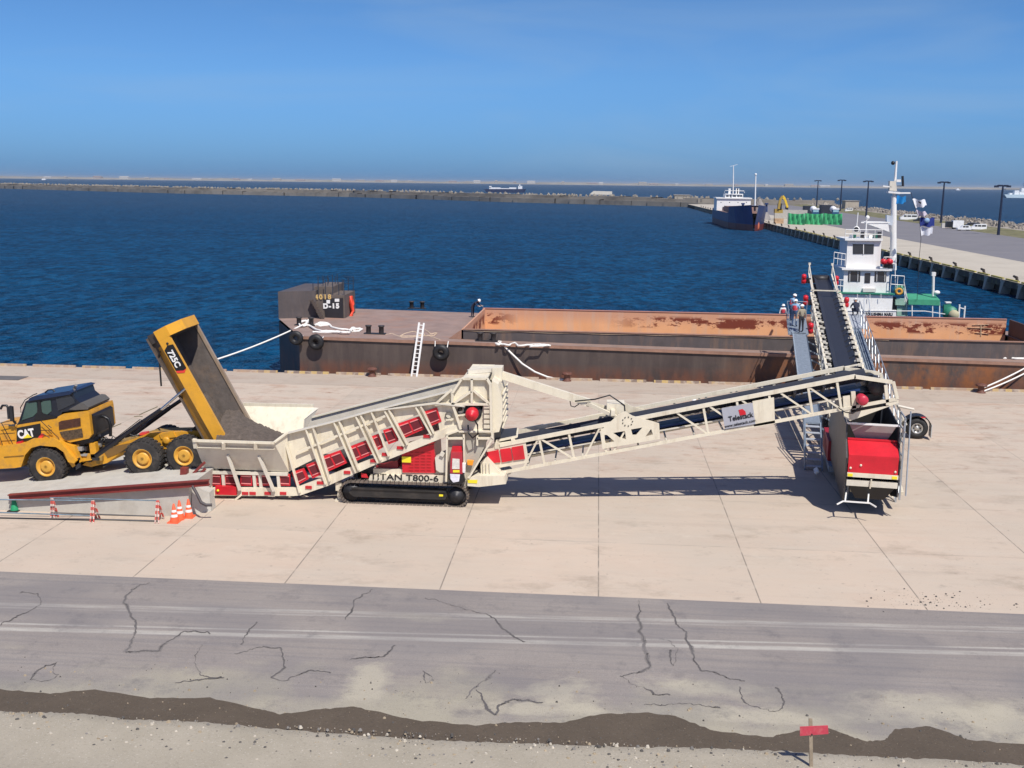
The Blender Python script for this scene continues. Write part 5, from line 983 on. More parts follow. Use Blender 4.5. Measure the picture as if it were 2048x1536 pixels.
MB().ext(pp([(653, 600), (660, 600), (660, 607), (653, 607)], 78.44), (0, .02, 0)).build('white_sign', WHITE, hs_); MB().ext(pp([(669.5, 597.5), (678.5, 597.5), (678.5, 603.5), (669.5, 603.5)], 78.44), (0, .02, 0)).build('white_sign', WHITE, hs_)
st2 = MB().bar(P(623, 600, 78.2), P(648, 642, 78.2), .06, .2).bar(P(623, 600, 77.6), P(648, 642, 77.6), .06, .2)
for k in range(8): q = P(623 + 3.1 * k, 601 + 5.1 * k, 77.9); st2.box((q.x - .1, 77.6, q.z), (q.x + .1, 78.2, q.z + .04))
st2.build('stair', mat('stair_brown', (.08, .06, .05), .7), BG)
for i, x in enumerate((-20.6, -20.1, -19.4, -18.7, -18.1, -17.6)):
    for y in (78.7, 81.8): MB().bar((xr_ + (x + 17.5) * .8, y, zt2), (xr_ + (x + 17.5) * .8, y, zt2 + .9 + .12 * (i % 3)), .05, .05).build('rail_post', mat('post_blue_black', (.02, .03, .05), .6), hs_)
for z in (.55, 1.1): MB().bar((-19.9, 81.8, zt2 + z), (xr_, 81.8, zt2 + z), .03, .03).build('roof_rail', DARK, hs_)
for k in range(5): MB().bar((-21.3 + .25 * k, 79.2 + k * .5, zt2 + .4), (-21.3 + .25 * k, 79.2 + k * .5, zt2 + 1.35), .045, .045).build('rail_post', mat('post_blue_black', (.02, .03, .05)), BG)
lf = MB().path([(xr_ + .1, 80.3, zt2 - .3), (xr_ + .14, 80.0, zt2 - .9), (xr_ + .14, 80.4, zt2 - 1.4), (xr_ + .14, 79.9, zt2 - 1.9)], .17, 8)
lf.path([(xr_ + .1, 80.3, zt2 - .3), (xr_ + .12, 80.7, zt2 - .9), (xr_ + .12, 80.3, zt2 - 1.4)], .12, 8); single(lf, 'lifebuoy_hose', mat('lifebuoy_red', (.8, .07, .03), .5), (xr_ + .12, 80.2, zt2 - 2), 'red and pink hose bundle hanging on the right side of the barge deckhouse', 'hose')
# deck bollards, tyres
def bitts(x, y, label):
    o = thing('deck_bitts', (x, y, dk(x)), label, 'bollard', 'double bollards on the barge deck'); z = dk(x)
    MB().box((x - .75, y - .25, z), (x + .75, y + .25, z + .06)).build('base_plate', DARK, o)
    for s in (-.45, .45): MB().lathe((x + s, y, z), (0, 0, 1), [(0, .17), (.5, .17), (.52, .22), (.6, .22), (.6, 0)], 14).build('post', mat('bitt_dark', (.04, .035, .035), .6), o)
g_ = G(750, 670, 2.2); bitts(g_.x, g_.y, 'dark double bollard on the near deck edge left of the white ladder'); g_ = G(834, 621, 2.1); bitts(g_.x, g_.y, 'brown double bollard on the far deck edge of the barge'); g_ = G(601, 652, 2.3); bitts(g_.x + .35, g_.y, 'double bollard holding the white mooring rope by the raised end of the barge')
g_ = G(978, 678, 2.1); bitts(g_.x, 69.5, 'double bollard beside the coiled rope in front of the hold coaming')
for i, (px_, py_, r_, lab) in enumerate(((592, 676, .46, 'black tyre fender at the very corner of the barge'), (632, 684, .5, 'black tyre fender with white lashings next to the barge corner'), (882, 705, .52, 'black tyre fender right of the white ladder'))):
    c = P(px_, py_, 68.35); o = thing('tyre_fender', (c.x, c.y, c.z), lab, 'tyre fender', 'tyre fenders hanging on the barge side')
    MB().torus(c, (.05, 1, .12), r_ * .68, r_ * .42, 26, 10, 1.0).build('tyre', mat('fender_rubber', (.014, .014, .016), .55), o)
    for s in (-1, 1): MB().tube(c + Vector((s * r_ * .75, -.1, r_ * .3)), Vector((c.x + s * r_ * .85, 68.7, dk(c.x) + .02)), .03).build('lashing', ROPE, o)
# ropes
def rope(pts, r, label, m_=ROPE, nm='mooring_rope', grp=None): return single(MB().path(pts, r, 6), nm, m_, pts[0], label, 'rope', grp)
def sag(a, c, s, n=14): a = Vector(a); c = Vector(c); return [a.lerp(c, i / n) - Vector((0, 0, 4 * s * (i / n) * (1 - i / n))) for i in range(n + 1)]
bp0 = G(605, 650, 2.55)
rope(sag(bp0, G(362, 739, .35), .25), .06, 'taut white mooring rope from the barge corner bollard to the quay behind the dump body')
def coil(px, z, r, lab, m_=ROPE, jit=1.5, seed=1, name='rope_coil'):
    rn = random.Random(seed); pts = []
    for i in range(len(px) - 1):
        for k in range(4): f = k / 4; pts.append(G(px[i][0] * (1 - f) + px[i + 1][0] * f, px[i][1] * (1 - f) + px[i + 1][1] * f + rn.uniform(-.6, .6), z + .03 * rn.random()))
    pts.append(G(*px[-1], z)); return rope(pts, r, lab, m_, name)
coil([(600, 645), (612, 641), (619, 640), (608, 650), (601, 652), (597, 645), (606, 641), (616, 643), (612, 651), (604, 652), (618, 650), (630, 658), (645, 662), (660, 662), (675, 663), (690, 665), (700, 665), (680, 664), (650, 665), (625, 664)], 2.45, .07, 'white rope turned round the corner bollard and trailing along the deck', seed=1)
coil([(630, 650), (640, 645), (655, 646), (657, 650), (640, 652), (632, 648), (645, 648), (658, 648), (663, 654), (680, 658), (700, 660), (705, 655), (712, 658), (724, 659), (716, 663), (704, 662), (698, 660), (720, 657)], 2.35, .085, 'thick heap of white rope on the deck in front of the deckhouse', seed=2)
coil([(768, 670), (785, 668), (805, 675), (830, 674), (845, 668), (825, 663), (808, 668), (800, 672), (830, 672), (858, 672), (880, 680)], 2.22, .05, 'tan rope lying on deck crossing behind the white ladder', ROPEB, seed=3)
coil([(850, 660), (862, 668), (874, 666), (868, 671), (850, 671), (845, 664)], 2.22, .05, 'tan rope end curled right of the white ladder', ROPEB, seed=4)
coil([(990, 684), (1002, 683), (998, 690), (990, 687), (1000, 688), (1018, 690), (1030, 686), (1036, 691), (1060, 690), (1085, 689), (1100, 691), (1080, 692), (1060, 693)], 2.1, .07, 'white rope coiled and laid along the coaming foot', seed=5)
pr = [P(998, 685, 69.0), P(1006, 690, 68.9), P(1024, 708, 68.6), P(1045, 728, 68.3), P(1070, 744, 68.0), P(1095, 754, 67.8), P(1118, 759, 67.6), P(1134, 761, 67.4)]
rope(pr, .065, 'white mooring rope drooping from the barge deck to the middle quay bollard')
rope(sag(P(2075, 722, 69.2), P(1958, 779, 67.2), .1), .05, 'upper of two white mooring ropes at the right quay bollard', grp='mooring ropes at the right bollard'); rope(sag(P(2075, 733, 69.2), P(1965, 783, 67.2), .1), .05, 'lower of two white mooring ropes at the right quay bollard', grp='mooring ropes at the right bollard')
coil([(1990, 714), (2010, 713), (2030, 716), (2048, 715), (2070, 716), (2040, 717), (2000, 716)], 1.75, .08, 'white rope laid on the barge deck at the right edge', seed=6)
# shadow-side clutter on the barge by the loader (hose rack)

# ladder
ld = thing('ladder', G(828, 753), 'white aluminium ladder leaning from the quay against the barge', 'ladder'); a0, a1, c0_, c1_ = G(823, 753), G(833.5, 753.5), P(838.5, 645, 68.62), P(848, 646, 68.62)
for a, c in ((a0, c0_), (a1, c1_)): MB().bar(a, c, .11, .07).build('rail', WHITE, ld)
for k in range(13): f = (k + .7) / 13.3; MB().bar(a0.lerp(c0_, f), a1.lerp(c1_, f), .05, .05).build('rung', WHITE, ld)
# quay bollards, kerb blocks, grating
def qb(x, y, lab):
    o = MB().lathe((x, y, 0), (0, 0, 1), [(0, .30), (.06, .26), (.1, .20), (.38, .19), (.42, .33), (.5, .36), (.56, .28), (.6, 0)], 18)
    return single(o, 'quay_bollard', mat('rusty_iron', (.12, .045, .03), .7, var=.3, vs=4, dirt=(.35, .2, .15), dirt_amt=.5, ds=4), (x, y, 0), lab, 'bollard', 'rusty mushroom bollards on the quay')
qb(-14.6, 67.2, 'rusty quay bollard in front of the dark hull, left of the ladder'); qb(-1.75, 67.35, 'rusty quay bollard holding the drooping white rope'); qb(24.3, 67.0, 'rusty quay bollard with two white ropes at the right'); qb(-27.5, 67.2, 'rusty quay bollard hidden behind the raised dump body')
def kerb_mat():
    t = NT('striped_kerb'); s = t.math('GREATER_THAN', t.math('FRACT', t.mul(t.x, 1.25)), .5); c = t.mix(s, (.05, .04, .05), (.72, .50, .07)); w_ = t.ramp(t.noise(.18, (1, 1, 1), 3), .40, .55); c = t.mix(t.mul(w_, .93), c, (.42, .29, .21)); c = t.mix(.55, c, (.40, .30, .23)); c = t.mix(t.ramp(t.noise(3, (1, 1, 1), 5), .5, .62, 0, .8), c, (.5, .42, .34)); return t.done(c, .8)
M_KERB = kerb_mat(); kb = MB().ext([(-1.5, -.08, 0), (-1.5, .08, 0), (-1.5, .07, .15), (-1.5, -.07, .15)], (3.0, 0, 0)); k0 = None
for i in range(31):
    x = -50.6 + i * 3.5
    if k0 is None: k0 = single(kb, 'kerb_block', M_KERB, (0, 0, 0), 'weathered black and yellow kerb block on the quay edge', 'kerb block', 'striped kerb blocks along the quay edge'); o = k0
    else: o = k0.copy(); COL.objects.link(o)
    o.location = (x, 67.62, 0)
MB_ = MB(); MB_.box((-38.6, 62.7, 0), (-36.4, 63.95, .03)); single(MB_, 'drain_cover', mat('grating_grey', (.13, .12, .115), .7), (-37.5, 63.3, 0), 'dark flat drain cover in the quay at the far left', 'drain cover')
g_ = G(1388, 804); single(MB().lathe(g_, (0, 0, 1), [(0, .13), (.28, .12), (.28, 0)], 12), 'white_bucket', PLASTIC, g_, 'small white bucket alone on the quay behind the conveyor boom', 'bucket')
# ================================================================== TUG
TY = 91.0
TG = thing('tugboat', (26, 93, -1.5), 'white and green tugboat with tall mast moored behind the barge', 'tugboat')
def S2(pts, Y, d, nm, m_, par=TG): return MB().ext(pp(pts, Y), (0, d, 0)).build(nm, m_, par)
b = MB(); hp = [(19.0, 93.5), (20.5, 91.2), (24, 90.4), (31.5, 90.6), (32.6, 93.2), (31.5, 96), (24, 96.4), (20.5, 95.8)]
n = len(hp); b.add([(x * .97 + .8, 93.3 + (y - 93.3) * .85, -3) for x, y in hp] + [(x, y, 1.2) for x, y in hp], [(i, (i + 1) % n, n + (i + 1) % n, n + i) for i in range(n)] + [tuple(range(n, 2 * n))]); b.build('hull', mat('tug_hull', (.03, .05, .05), .4), TG)
bw = S2([(1668, 620), (1792, 620), (1793, 640), (1668, 640)], 90.3, .1, 'bulwark', WHITE); MB().bar(P(1660, 621, 90.3), P(1850, 622, 90.3), .1, .06).build('bulwark_rail', WHITE, TG); MB().bar(P(1850, 622, 90.3), P(1890, 628, 90.3), .1, .06).build('bulwark_rail', WHITE, TG)
a, c = P(1731, 631, 90.27), P(1795, 631.5, 90.27); text('TORUSHIMA MARU', .36, frame3(a, c - a, (0, 0, 1)), bold=.012, sx=.68, space=1.08).build('lettering', DARK, bw)
h1 = S2([(1672, 588), (1786, 591), (1783, 632), (1672, 632)], 91, 4.2, 'main_deckhouse', WHITE)
S2([(1672, 584.5), (1790, 587.5), (1790, 590), (1672, 587)], 90.8, 4.6, 'boat_deck_edge', GREEND); S2([(1783, 593), (1793, 594), (1793, 622), (1781, 620)], 91.2, .2, 'dark_doorway', BLACK, h1)
h2 = S2([(1688, 540), (1779, 541), (1777, 587), (1686, 586)], 91.4, 3.4, 'second_deckhouse', WHITE)
S2([(1684, 536), (1784, 539), (1784, 542), (1684, 540)], 91.1, 4.0, 'deck_overhang', WHITE)
for q in ([(1697, 542), (1721, 542.5), (1720, 563.5), (1696, 563)], [(1730, 546), (1741, 546), (1740, 566), (1729, 566)], [(1750, 543), (1773, 543.5), (1772, 564), (1749, 563.5)]):
    w_ = S2(q, 91.36, .05, 'window', GLASSB, h2)
for x0 in (1700, 1716, 1754, 1770): MB().bar(P(x0, 543, 91.33), P(x0 - .6, 563, 91.33), .04, .04).build('window_bar', WHITE, h2)
for z in (543, ): MB().box((P(1688, 560, 91.4).x - .02, 91.7, P(1688, 566, 91.4).z), (P(1688, 560, 91.4).x + .0, 94.2, P(1688, 544, 91.4).z)).build('side_window', mat('side_glass', (.03, .06, .09), .15), h2)
h3 = S2([(1695, 481), (1763, 482), (1760, 539), (1692, 538)], 91.7, 2.8, 'wheelhouse', WHITE); S2([(1690, 477), (1766, 478), (1765, 482), (1690, 481)], 91.4, 3.4, 'wheelhouse_roof', WHITE)
S2([(1706, 488), (1748, 488.5), (1747, 508), (1706, 508)], 91.66, .05, 'window', GLASSB, h3); MB().bar(P(1727, 488, 91.63), P(1727, 508, 91.63), .06, .04).build('window_bar', WHITE, h3)
q0 = P(1695, 505, 91.7).x; MB().box((q0 - .03, 92.0, P(1695, 514, 91.7).z), (q0 + .0, 94.2, P(1695, 486, 91.7).z)).build('side_window', mat('side_glass', (.03, .06, .09), .15), h3)
def trail(pts, Y, h, n, nm='guard_rail', m_=WHITE, r=.035):
    mb = MB(); pts = [P(*p, Y) for p in pts]
    for f in (1, .5): mb.path([p + Vector((0, 0, h * f)) for p in pts], r, 5)
    for a, c in zip(pts[:-1], pts[1:]):
        for i in range(n + 1): q = a.lerp(c, i / n); mb.tube(q, q + Vector((0, 0, h)), r * .8, n=5)
    return mb.build(nm, m_, TG)
trail([(1667, 528), (1690, 532)], 91.2, 1.0, 3); trail([(1668, 582), (1686, 584)], 91, 1.0, 3); trail([(1690, 477), (1764, 478)], 91.5, .75, 5); trail([(1780, 586), (1806, 588)], 91, 1.5, 2); trail([(1790, 540), (1791, 585)], 91.2, .1, 2); trail([(1770, 540), (1790, 541)], 91.5, 1.1, 1)
trail([(1766, 538), (1790, 538)], 91.6, 1.0, 2); trail([(1806, 588), (1812, 620)], 91.0, 1.0, 2)
for px_ in (1715, 1740, 1762): MB().bar(P(px_, 588, 90.7), P(px_, 597, 90.7), .04, .04).build('stanchion', WHITE, h1)
for i, (px_, py_) in enumerate(((1766, 523), (1778, 523))): MB().lathe(P(px_, py_, 91.3), (0, -1, 0), [(0, .24), (.4, .24), (.4, 0)], 14).build('red_drum', RED, TG)
S2([(1768, 528), (1786, 529), (1786, 537), (1768, 536)], 91.4, .5, 'black_raft_box', BLACK)
mb = MB(); mb.lathe(P(1713, 459, 92.3), (-.3, -1, .1), [(-.3, .25), (.2, .27), (.25, .2)], 16); hz = mb.build('searchlight', WHITE, TG); MB().lathe(P(1713, 459, 92.3), (-.3, -1, .1), [(.24, .2), (.26, 0)], 16).build('lens', BLACK, hz)
MB().tube(P(1713, 458, 92.4), P(1716, 425, 92.4), .04).build('whip_antenna', WHITE, TG); MB().tube(P(1731, 476, 92.4), P(1733, 440, 92.4), .06).build('post', WHITE, TG)
for k, x in enumerate((1700, 1706, 1722, 1738, 1748, 1756)): MB().box(P(x, 476, 92.6), P(x + 5, 470 - (k % 3) * 3, 92.9)).build('roof_fitting', (WHITE, GREEND, DARK)[k % 3], TG)
mp_ = MB().tube(P(1786, 540, 93.4), P(1788, 392, 93.4), .30, .22, 12).tube(P(1788, 392, 93.4), P(1793, 322, 93.4), .12, .09, 8).build('mast', WHITE, TG)
S2([(1777, 382), (1800, 384), (1800, 388), (1777, 386)], 93.0, .8, 'mast_platform', WHITE, mp_); MB().bar(P(1765, 372, 93.2), P(1782, 374, 93.2), .2, .1).bar(P(1790, 386, 93.2), P(1820, 386, 93.2), .25, .12).build('radar_arm', WHITE, mp_); S2([(1780, 362), (1792, 363), (1794, 382), (1779, 381)], 93.1, .5, 'radar_box', CREAM2, mp_)
MB().ball(P(1786, 326, 93.2), .17).build('mast_light', BLACK, mp_); S2([(1793, 359), (1802, 359), (1802, 364), (1793, 364)], 93.2, .4, 'radar_scanner', WHITE, mp_); MB().bar(P(1794, 372, 93.2), P(1808, 372, 93.2), .06, .06).tube(P(1806, 372, 93.2), P(1805, 352, 93.2), .1).build('mast_aerial', DARK, mp_)
S2([(1728, 443), (1776, 444), (1779, 464), (1735, 448)], 92.6, 1.2, 'funnel_canopy', WHITE); MB().bar(P(1722, 445, 92.6), P(1780, 445, 92.6), .1, .1).build('yard_arm', WHITE, mp_); S2([(1774, 430), (1788, 432), (1786, 452), (1774, 448)], 93.2, .5, 'mast_bracket', mat('pale_blue_grey', (.5, .55, .62), .5), mp_)
MB().ball(P(1735, 435, 92.8), .18).build('dome_antenna', WHITE, TG)
# after deck
S2([(1791, 599), (1818, 600), (1818, 611), (1791, 610)], 91.0, 1.2, 'winch_cover', mat('pale_green', (.28, .45, .36), .5)); S2([(1794, 611), (1815, 611), (1815, 632), (1794, 632)], 91.2, 1.0, 'winch_body', mat('pale_green', (.28, .45, .36), .5))
b = MB(); b.ext([P(1817, 600, 90.6), P(1880, 601, 90.6), P(1868, 589, 92.9), P(1812, 588, 92.9)], (0, 0, .05)); b.ext([P(1817, 600, 90.6), P(1880, 601, 90.6), P(1880, 611, 90.6), P(1817, 609, 90.6)], (0, .05, 0)); b.build('green_awning', mat('awning_green', (.05, .30, .17), .7, var=.12, vs=3), TG)
for x in (1824, 1865, 1879): MB().tube(P(x, 603, 90.7), P(x, 640, 90.7), .05).build('awning_post', WHITE, TG)
MB().tube(P(1866, 592, 91.5), P(1867, 545, 91.5), .11).box(P(1864, 552, 91.4), P(1870, 544, 91.7)).build('after_mast', WHITE, TG); MB().ball(P(1874, 585, 91.4), .22, 1.2, .8, .8).build('deck_light', WHITE, TG)
b = MB(); b.lathe(P(1902, 628, 91.2), (.2, 1, 0), [(0, .0), (0, .62), (.9, .62), (.9, 0)], 16); b.build('towing_winch', GREEND, TG); b = MB(); b.lathe(P(1908, 630, 90.9), (.2, 1, 0), [(0, 0), (0, .42), (.15, .42)], 16); b.build('winch_drum', mat('straw', (.45, .42, .28), .8), TG)
S2([(1888, 610), (1902, 608), (1904, 618), (1888, 620)], 91.4, .3, 'winch_gear', GREEND); S2([(1892, 604), (1903, 604), (1903, 606.5), (1892, 606.5)], 91.4, .4, 'white_bar', WHITE)
MB().tube(P(1919, 609, 91), P(1917, 640, 91), .07).tube(P(1930, 612, 91), P(1927, 645, 91), .07).bar(P(1919, 615, 91), P(1930, 618, 91), .08, .08).build('towing_bitt', WHITE, TG)
b = MB(); b.lathe(P(1799, 580, 91.3), (-.2, -1, .1), [(-.3, .45), (0, .45), (0, .2)], 14); b.build('hose_reel', GREEND, TG); b = MB(); b.torus(P(1798, 583, 90.9), (-.2, -1, .1), .22, .1, 14, 6); b.build('orange_hose', mat('hose_orange', (.6, .3, .04), .7), TG)
MB().path([P(1728, 632, 90.2), P(1728, 600, 90.2), P(1732, 590, 90.2), P(1738, 600, 90.2), P(1741, 632, 90.2)], .03).build('boarding_rail', mat('pale_blue_grey', (.5, .55, .62)), TG)
S2([(1726, 577), (1752, 577), (1752, 584), (1726, 584)], 91.1, .3, 'deck_box', mat('off_white', (.6, .58, .55), .6))
# flags strung on the tug's stay
FL = [P(1822, 385, 90.5), P(1828, 408, 90.5), P(1836, 432, 90.5), P(1840, 450, 90.5), P(1842, 478, 90.5), P(1838, 520, 90.5), P(1834, 600, 90.5)]
MB().path(FL, .02, 4).build('signal_stay', DARK, TG)
def flag(q, m_, label, deco=None):
    q = [P(*p, 90.45) for p in q]; mb = MB(); N = 8; vs = []
    for i in range(N + 1):
        for j in range(5):
            u = i / N; v = j / 4; p = q[0].lerp(q[1], u).lerp(q[3].lerp(q[2], u), v) + Vector((0, .18 * math.sin(u * 7 + v), .06 * math.sin(u * 9))); vs.append(p)
    mb.add(vs, [(i * 5 + j, (i + 1) * 5 + j, (i + 1) * 5 + j + 1, i * 5 + j + 1) for i in range(N) for j in range(4)], True); mb.add([v + Vector((0, .012, 0)) for v in vs], [(i * 5 + j, i * 5 + j + 1, (i + 1) * 5 + j + 1, (i + 1) * 5 + j) for i in range(N) for j in range(4)], True)
    return single(mb, 'signal_flag', m_, q[0], label, 'flag', 'flags flying at the tugboat stay')
FW = mat('flag_white', (.75, .77, .82), .8, var=.1, vs=2); FB = mat('flag_blue', (.015, .035, .22), .8); FC = mat('flag_bright_blue', (.01, .22, .55), .8)
o = flag([(1825, 398), (1851, 400), (1855, 411), (1833, 417)], FW, 'white flag with dark bird shape, topmost right of the mast'); MB().ext(pp([(1836, 402), (1843, 405), (1842, 408), (1837, 405)], 90.2), (0, .01, 0)).build('bird_shape', BLACK, o)
flag([(1832, 420), (1852, 424), (1856, 430), (1838, 434)], mat('flag_grey_pink', (.55, .5, .58), .8, var=.2, vs=4), 'small folded grey and pink flag below the white flag')
o = flag([(1840, 436), (1870, 436), (1870, 453), (1841, 453)], FB, 'dark navy blue flag with pale round emblem'); MB().lathe(P(1854, 441, 90.2), (0, 1, 0), [(0, 0), (0, .22), (.01, .22)], 12).build('emblem', mat('emblem_blue', (.25, .4, .6), .7), o)
flag([(1841, 455), (1867, 456), (1866, 468), (1844, 472)], FW, 'lowest white flag under the navy flag')
flag([(1794, 392), (1813, 393), (1813, 405), (1793, 409)], FC, 'bright blue flag just behind the tug mast')
# ================================================================== OPPOSITE PIER AND FAR THINGS
bt = MB().ext([(PX0 - .05, -.55, -.35), (PX0 - .05, .55, -.35), (PX0 - .35, .3, -2.3), (PX0 - .35, -.3, -2.3)], (1.3, 0, 0))
bt.ext([(PX0 - .06, -.8, -.36), (PX0 - .06, .8, -.36), (PX0 - .06, .8, -.12), (PX0 - .06, -.8, -.12)], (1.2, 0, 0))
o0 = None
for k in range(80):
    y = 134 + k * 6.35
    if o0 is None: o = o0 = single(bt, 'pier_buttress', mat('buttress_concrete', (.40, .37, .30), .9, dirt=(.2, .17, .12)), (0, 0, 0), 'pale tapered concrete buttress against the dark face of the opposite pier', 'buttress', 'buttresses along the opposite pier')
    else: o = o0.copy(); COL.objects.link(o)
    o.location = (0, y, 0)
bl_ = MB().tube((PX0 + .9, 0, 0), (PX0 + .75, 0, .55), .22, .18, 8).tube((PX0 + .8, 0, .5), (PX0 + .8, 1.1, .62), .2, .16, 8); o0 = None
for k in range(38):
    y = 137.5 + k * 12.7
    if o0 is None: o = o0 = single(bl_, 'pier_bollard', mat('pier_bollard_dark', (.05, .04, .035), .8), (0, 0, 0), 'dark hooked bollard on the edge of the opposite pier', 'bollard', 'bollards along the opposite pier')
    else: o = o0.copy(); COL.objects.link(o)
    o.location = (0, y, 0)
yk = MB().box((PX0 + .2, -2.2, 0), (PX0 + .5, 2.2, .2)); o0 = None
for k in range(34):
    y = 128 + k * 5.6
    if o0 is None: o = o0 = single(yk, 'pier_kerb_block', mat('olive_yellow', (.42, .36, .08), .8, var=.4, vs=.5, dirt=(.12, .11, .06), dirt_amt=.8, ds=.6), (0, 0, 0), 'faded yellow kerb block on the opposite pier edge', 'kerb block', 'yellow kerb blocks of the opposite pier')
    else: o = o0.copy(); COL.objects.link(o)
    o.location = (0, y, 0)
# lighting masts
M_POLE = mat('mast_blue_black', (.012, .02, .05), .5)
for i, (px, py, ty) in enumerate(((1996.5, 470, 371), (1881.5, 449, 364), (1732, 434, 362), (1680, 423, 360), (1633, 415, 361))):
    g_ = G(px, py); h = P(px, ty, g_.y).z
    o = thing('lighting_mast', g_, ['dark lighting mast nearest to the right edge', 'dark lighting mast between the flags and the parked cars', 'dark lighting mast left of the tugboat mast', 'dark lighting mast right behind the green net', 'farthest dark lighting mast, behind the excavator side of the green net'][i], 'lighting mast', 'lighting masts along the opposite pier')
    MB().tube(g_, g_ + Vector((0, 0, h)), .42, .24, 8).build('pole', M_POLE, o)
    hd = MB().bar(g_ + Vector((-1.6, 0, h)), g_ + Vector((1.4, 0, h)), .25, .25)
    for dx in (-1.7, -.7, .8, 1.5): hd.box((g_.x + dx - .45, g_.y - .5, h - .1 - abs(dx) * .25), (g_.x + dx + .45, g_.y + .5, h + .35 - abs(dx) * .2))
    hd.build('lamp_head', M_POLE, o)
def car(L_, W_, H_, kind, m_, label, base, rz=0, name='parked_car'):
    o = local_thing(name, label, 'van' if kind != 'car' else 'car', 'vehicles parked on the opposite pier'); x0, x1 = -L_ / 2, L_ / 2
    if kind == 'van': pr = [(x0, .35), (x0, H_ * .55), (x0 + L_ * .14, H_ * .62), (x0 + L_ * .28, H_ * .97), (x1 - .1, H_), (x1, H_ * .6), (x1, .35)]; win = [(x0 + L_ * .2, x0 + L_ * .36), (x0 + L_ * .40, x0 + L_ * .62), (x0 + L_ * .66, x1 - .25)]; wz = (H_ * .60, H_ * .86)
    elif kind == 'car': pr = [(x0, .3), (x0, H_ * .5), (x0 + L_ * .25, H_ * .6), (x0 + L_ * .4, H_), (x1 - L_ * .15, H_), (x1, H_ * .62), (x1, .3)]; win = [(x0 + L_ * .38, x0 + L_ * .55), (x0 + L_ * .58, x0 + L_ * .78)]; wz = (H_ * .62, H_ * .9)
    else: pr = [(x0, .5), (x0, H_), (x1, H_), (x1, .5)]; win = []; wz = (0, 0)
    bo = MB().ext([(x, -W_ / 2, z) for x, z in pr], (0, W_, 0)).build('body', m_, o)
    for a, c in win:
        for y in (-W_ / 2 - .02, W_ / 2): MB().box((a, y, wz[0]), (c, y + .02, wz[1])).build('window', GLASSB, bo)
    for x in (x0 + L_ * .18, x1 - L_ * .2):
        for y in (-W_ / 2 + .02, W_ / 2 - .22): MB().lathe((x, y, .32), (0, 1, 0), [(0, 0), (0, .32), (.2, .32), (.2, 0)], 12).build('wheel', RUBBER, o)
    o.location = base; o.rotation_euler = (0, 0, rz); return o
VW = mat('vehicle_white', (.80, .81, .82), .3)
car(4.3, 1.7, 1.95, 'van', VW, 'white high roofed van, rightmost of the parked row', G(1956, 461)); car(4.0, 1.6, 1.5, 'car', VW, 'white hatchback parked next to the rightmost van', G(1927, 461))
car(4.2, 1.7, 1.6, 'van', mat('vehicle_dark', (.03, .03, .035), .3), 'dark car half hidden behind the white hatchback', G(1944, 455)); 
o = car(3.2, 1.9, 2.6, 'box', VW, 'white box body truck with dark cab by the lamp post bins', G(1914, 458)); 
MB().box((-3.4, -.9, .5), (-1.7, .9, 2.3)).build('cab', BLACK, o)
car(6.3, 1.9, 2.3, 'van', VW, 'long white minibus parked beside the flags', G(1816, 441)); car(4.2, 1.7, 1.5, 'car', mat('vehicle_silver_blue', (.45, .6, .7), .3), 'pale blue white car parked left of the tug mast', G(1765, 429)); car(3.6, 1.8, 2.0, 'van', VW, 'small white van near the concrete hut', G(1697, 424)); car(3.8, 1.7, 1.5, 'car', mat('vehicle_dark', (.03, .03, .035), .3), 'dark car parked right of the minibus', G(1838, 444))
for i, (px, py, c) in enumerate(((1886, 456, (.55, .53, .5)), (1893, 456, (.35, .3, .28)), (1899, 455, (.3, .27, .27)))): g_ = G(px, py); single(MB().box((g_.x - .5, g_.y - .4, 0), (g_.x + .5, g_.y + .4, 1.5)), 'storage_bin', mat('bin%d' % i, c, .7), g_, ['pale bin at the foot of the lighting mast', 'brown grey bin beside the pale bin', 'dark brown bin nearest to the box truck'][i], 'bin')
# green debris net in three bays
def net_mat():
    t = NT('green_net'); c = t.mix(t.ramp(t.noise(.9, (1, 1, .5), 5, .6), .3, .7), (.03, .36, .13), (.09, .52, .22)); return t.done(c, .8)
MN = net_mat(); gn = thing('green_net_fence', G(1628, 449), 'bright green debris net fence in three bays on the opposite pier', 'fence')
for x0, x1, yt in ((1575, 1609, 428), (1609, 1645, 426.5), (1645, 1683.5, 427)):
    mb = MB(); A_, B2 = G(x0, 448.5), G(x1, 450); ht = 3.7; vs = []
    for i in range(13):
        for j in range(6): q = A_.lerp(B2, i / 12); vs.append(q + Vector((0, .35 * math.sin(i * 1.9 + j * .7), ht * j / 5 - (.25 * math.sin(math.pi * i / 12) if j == 5 else 0))))
    mb.add(vs, [(i * 6 + j, (i + 1) * 6 + j, (i + 1) * 6 + j + 1, i * 6 + j + 1) for i in range(12) for j in range(5)], True); mb.build('net_panel', MN, gn)
for x in (1575, 1609, 1645, 1683): g_ = G(x, 449); MB().tube(g_, g_ + Vector((0, .2, 3.8)), .1).build('post', STEEL, gn)
def blk(name, x0, x1, yb, yt, d, m_, label, cat, z0=0, grp=None, roof=False):
    a = G(x0, yb, z0); c = G(x1, yb, z0); Y = a.y; h = P(x0, yt, Y).z; mb = MB().box((a.x, Y, z0), (P(x1, yb, Y).x, Y + d, h))
    if roof: mb.box((a.x - .3, Y - .3, h), (P(x1, yb, Y).x + .3, Y + d + .3, h + .2))
    return single(mb, name, m_, (a.x, Y, z0), label, cat, grp)
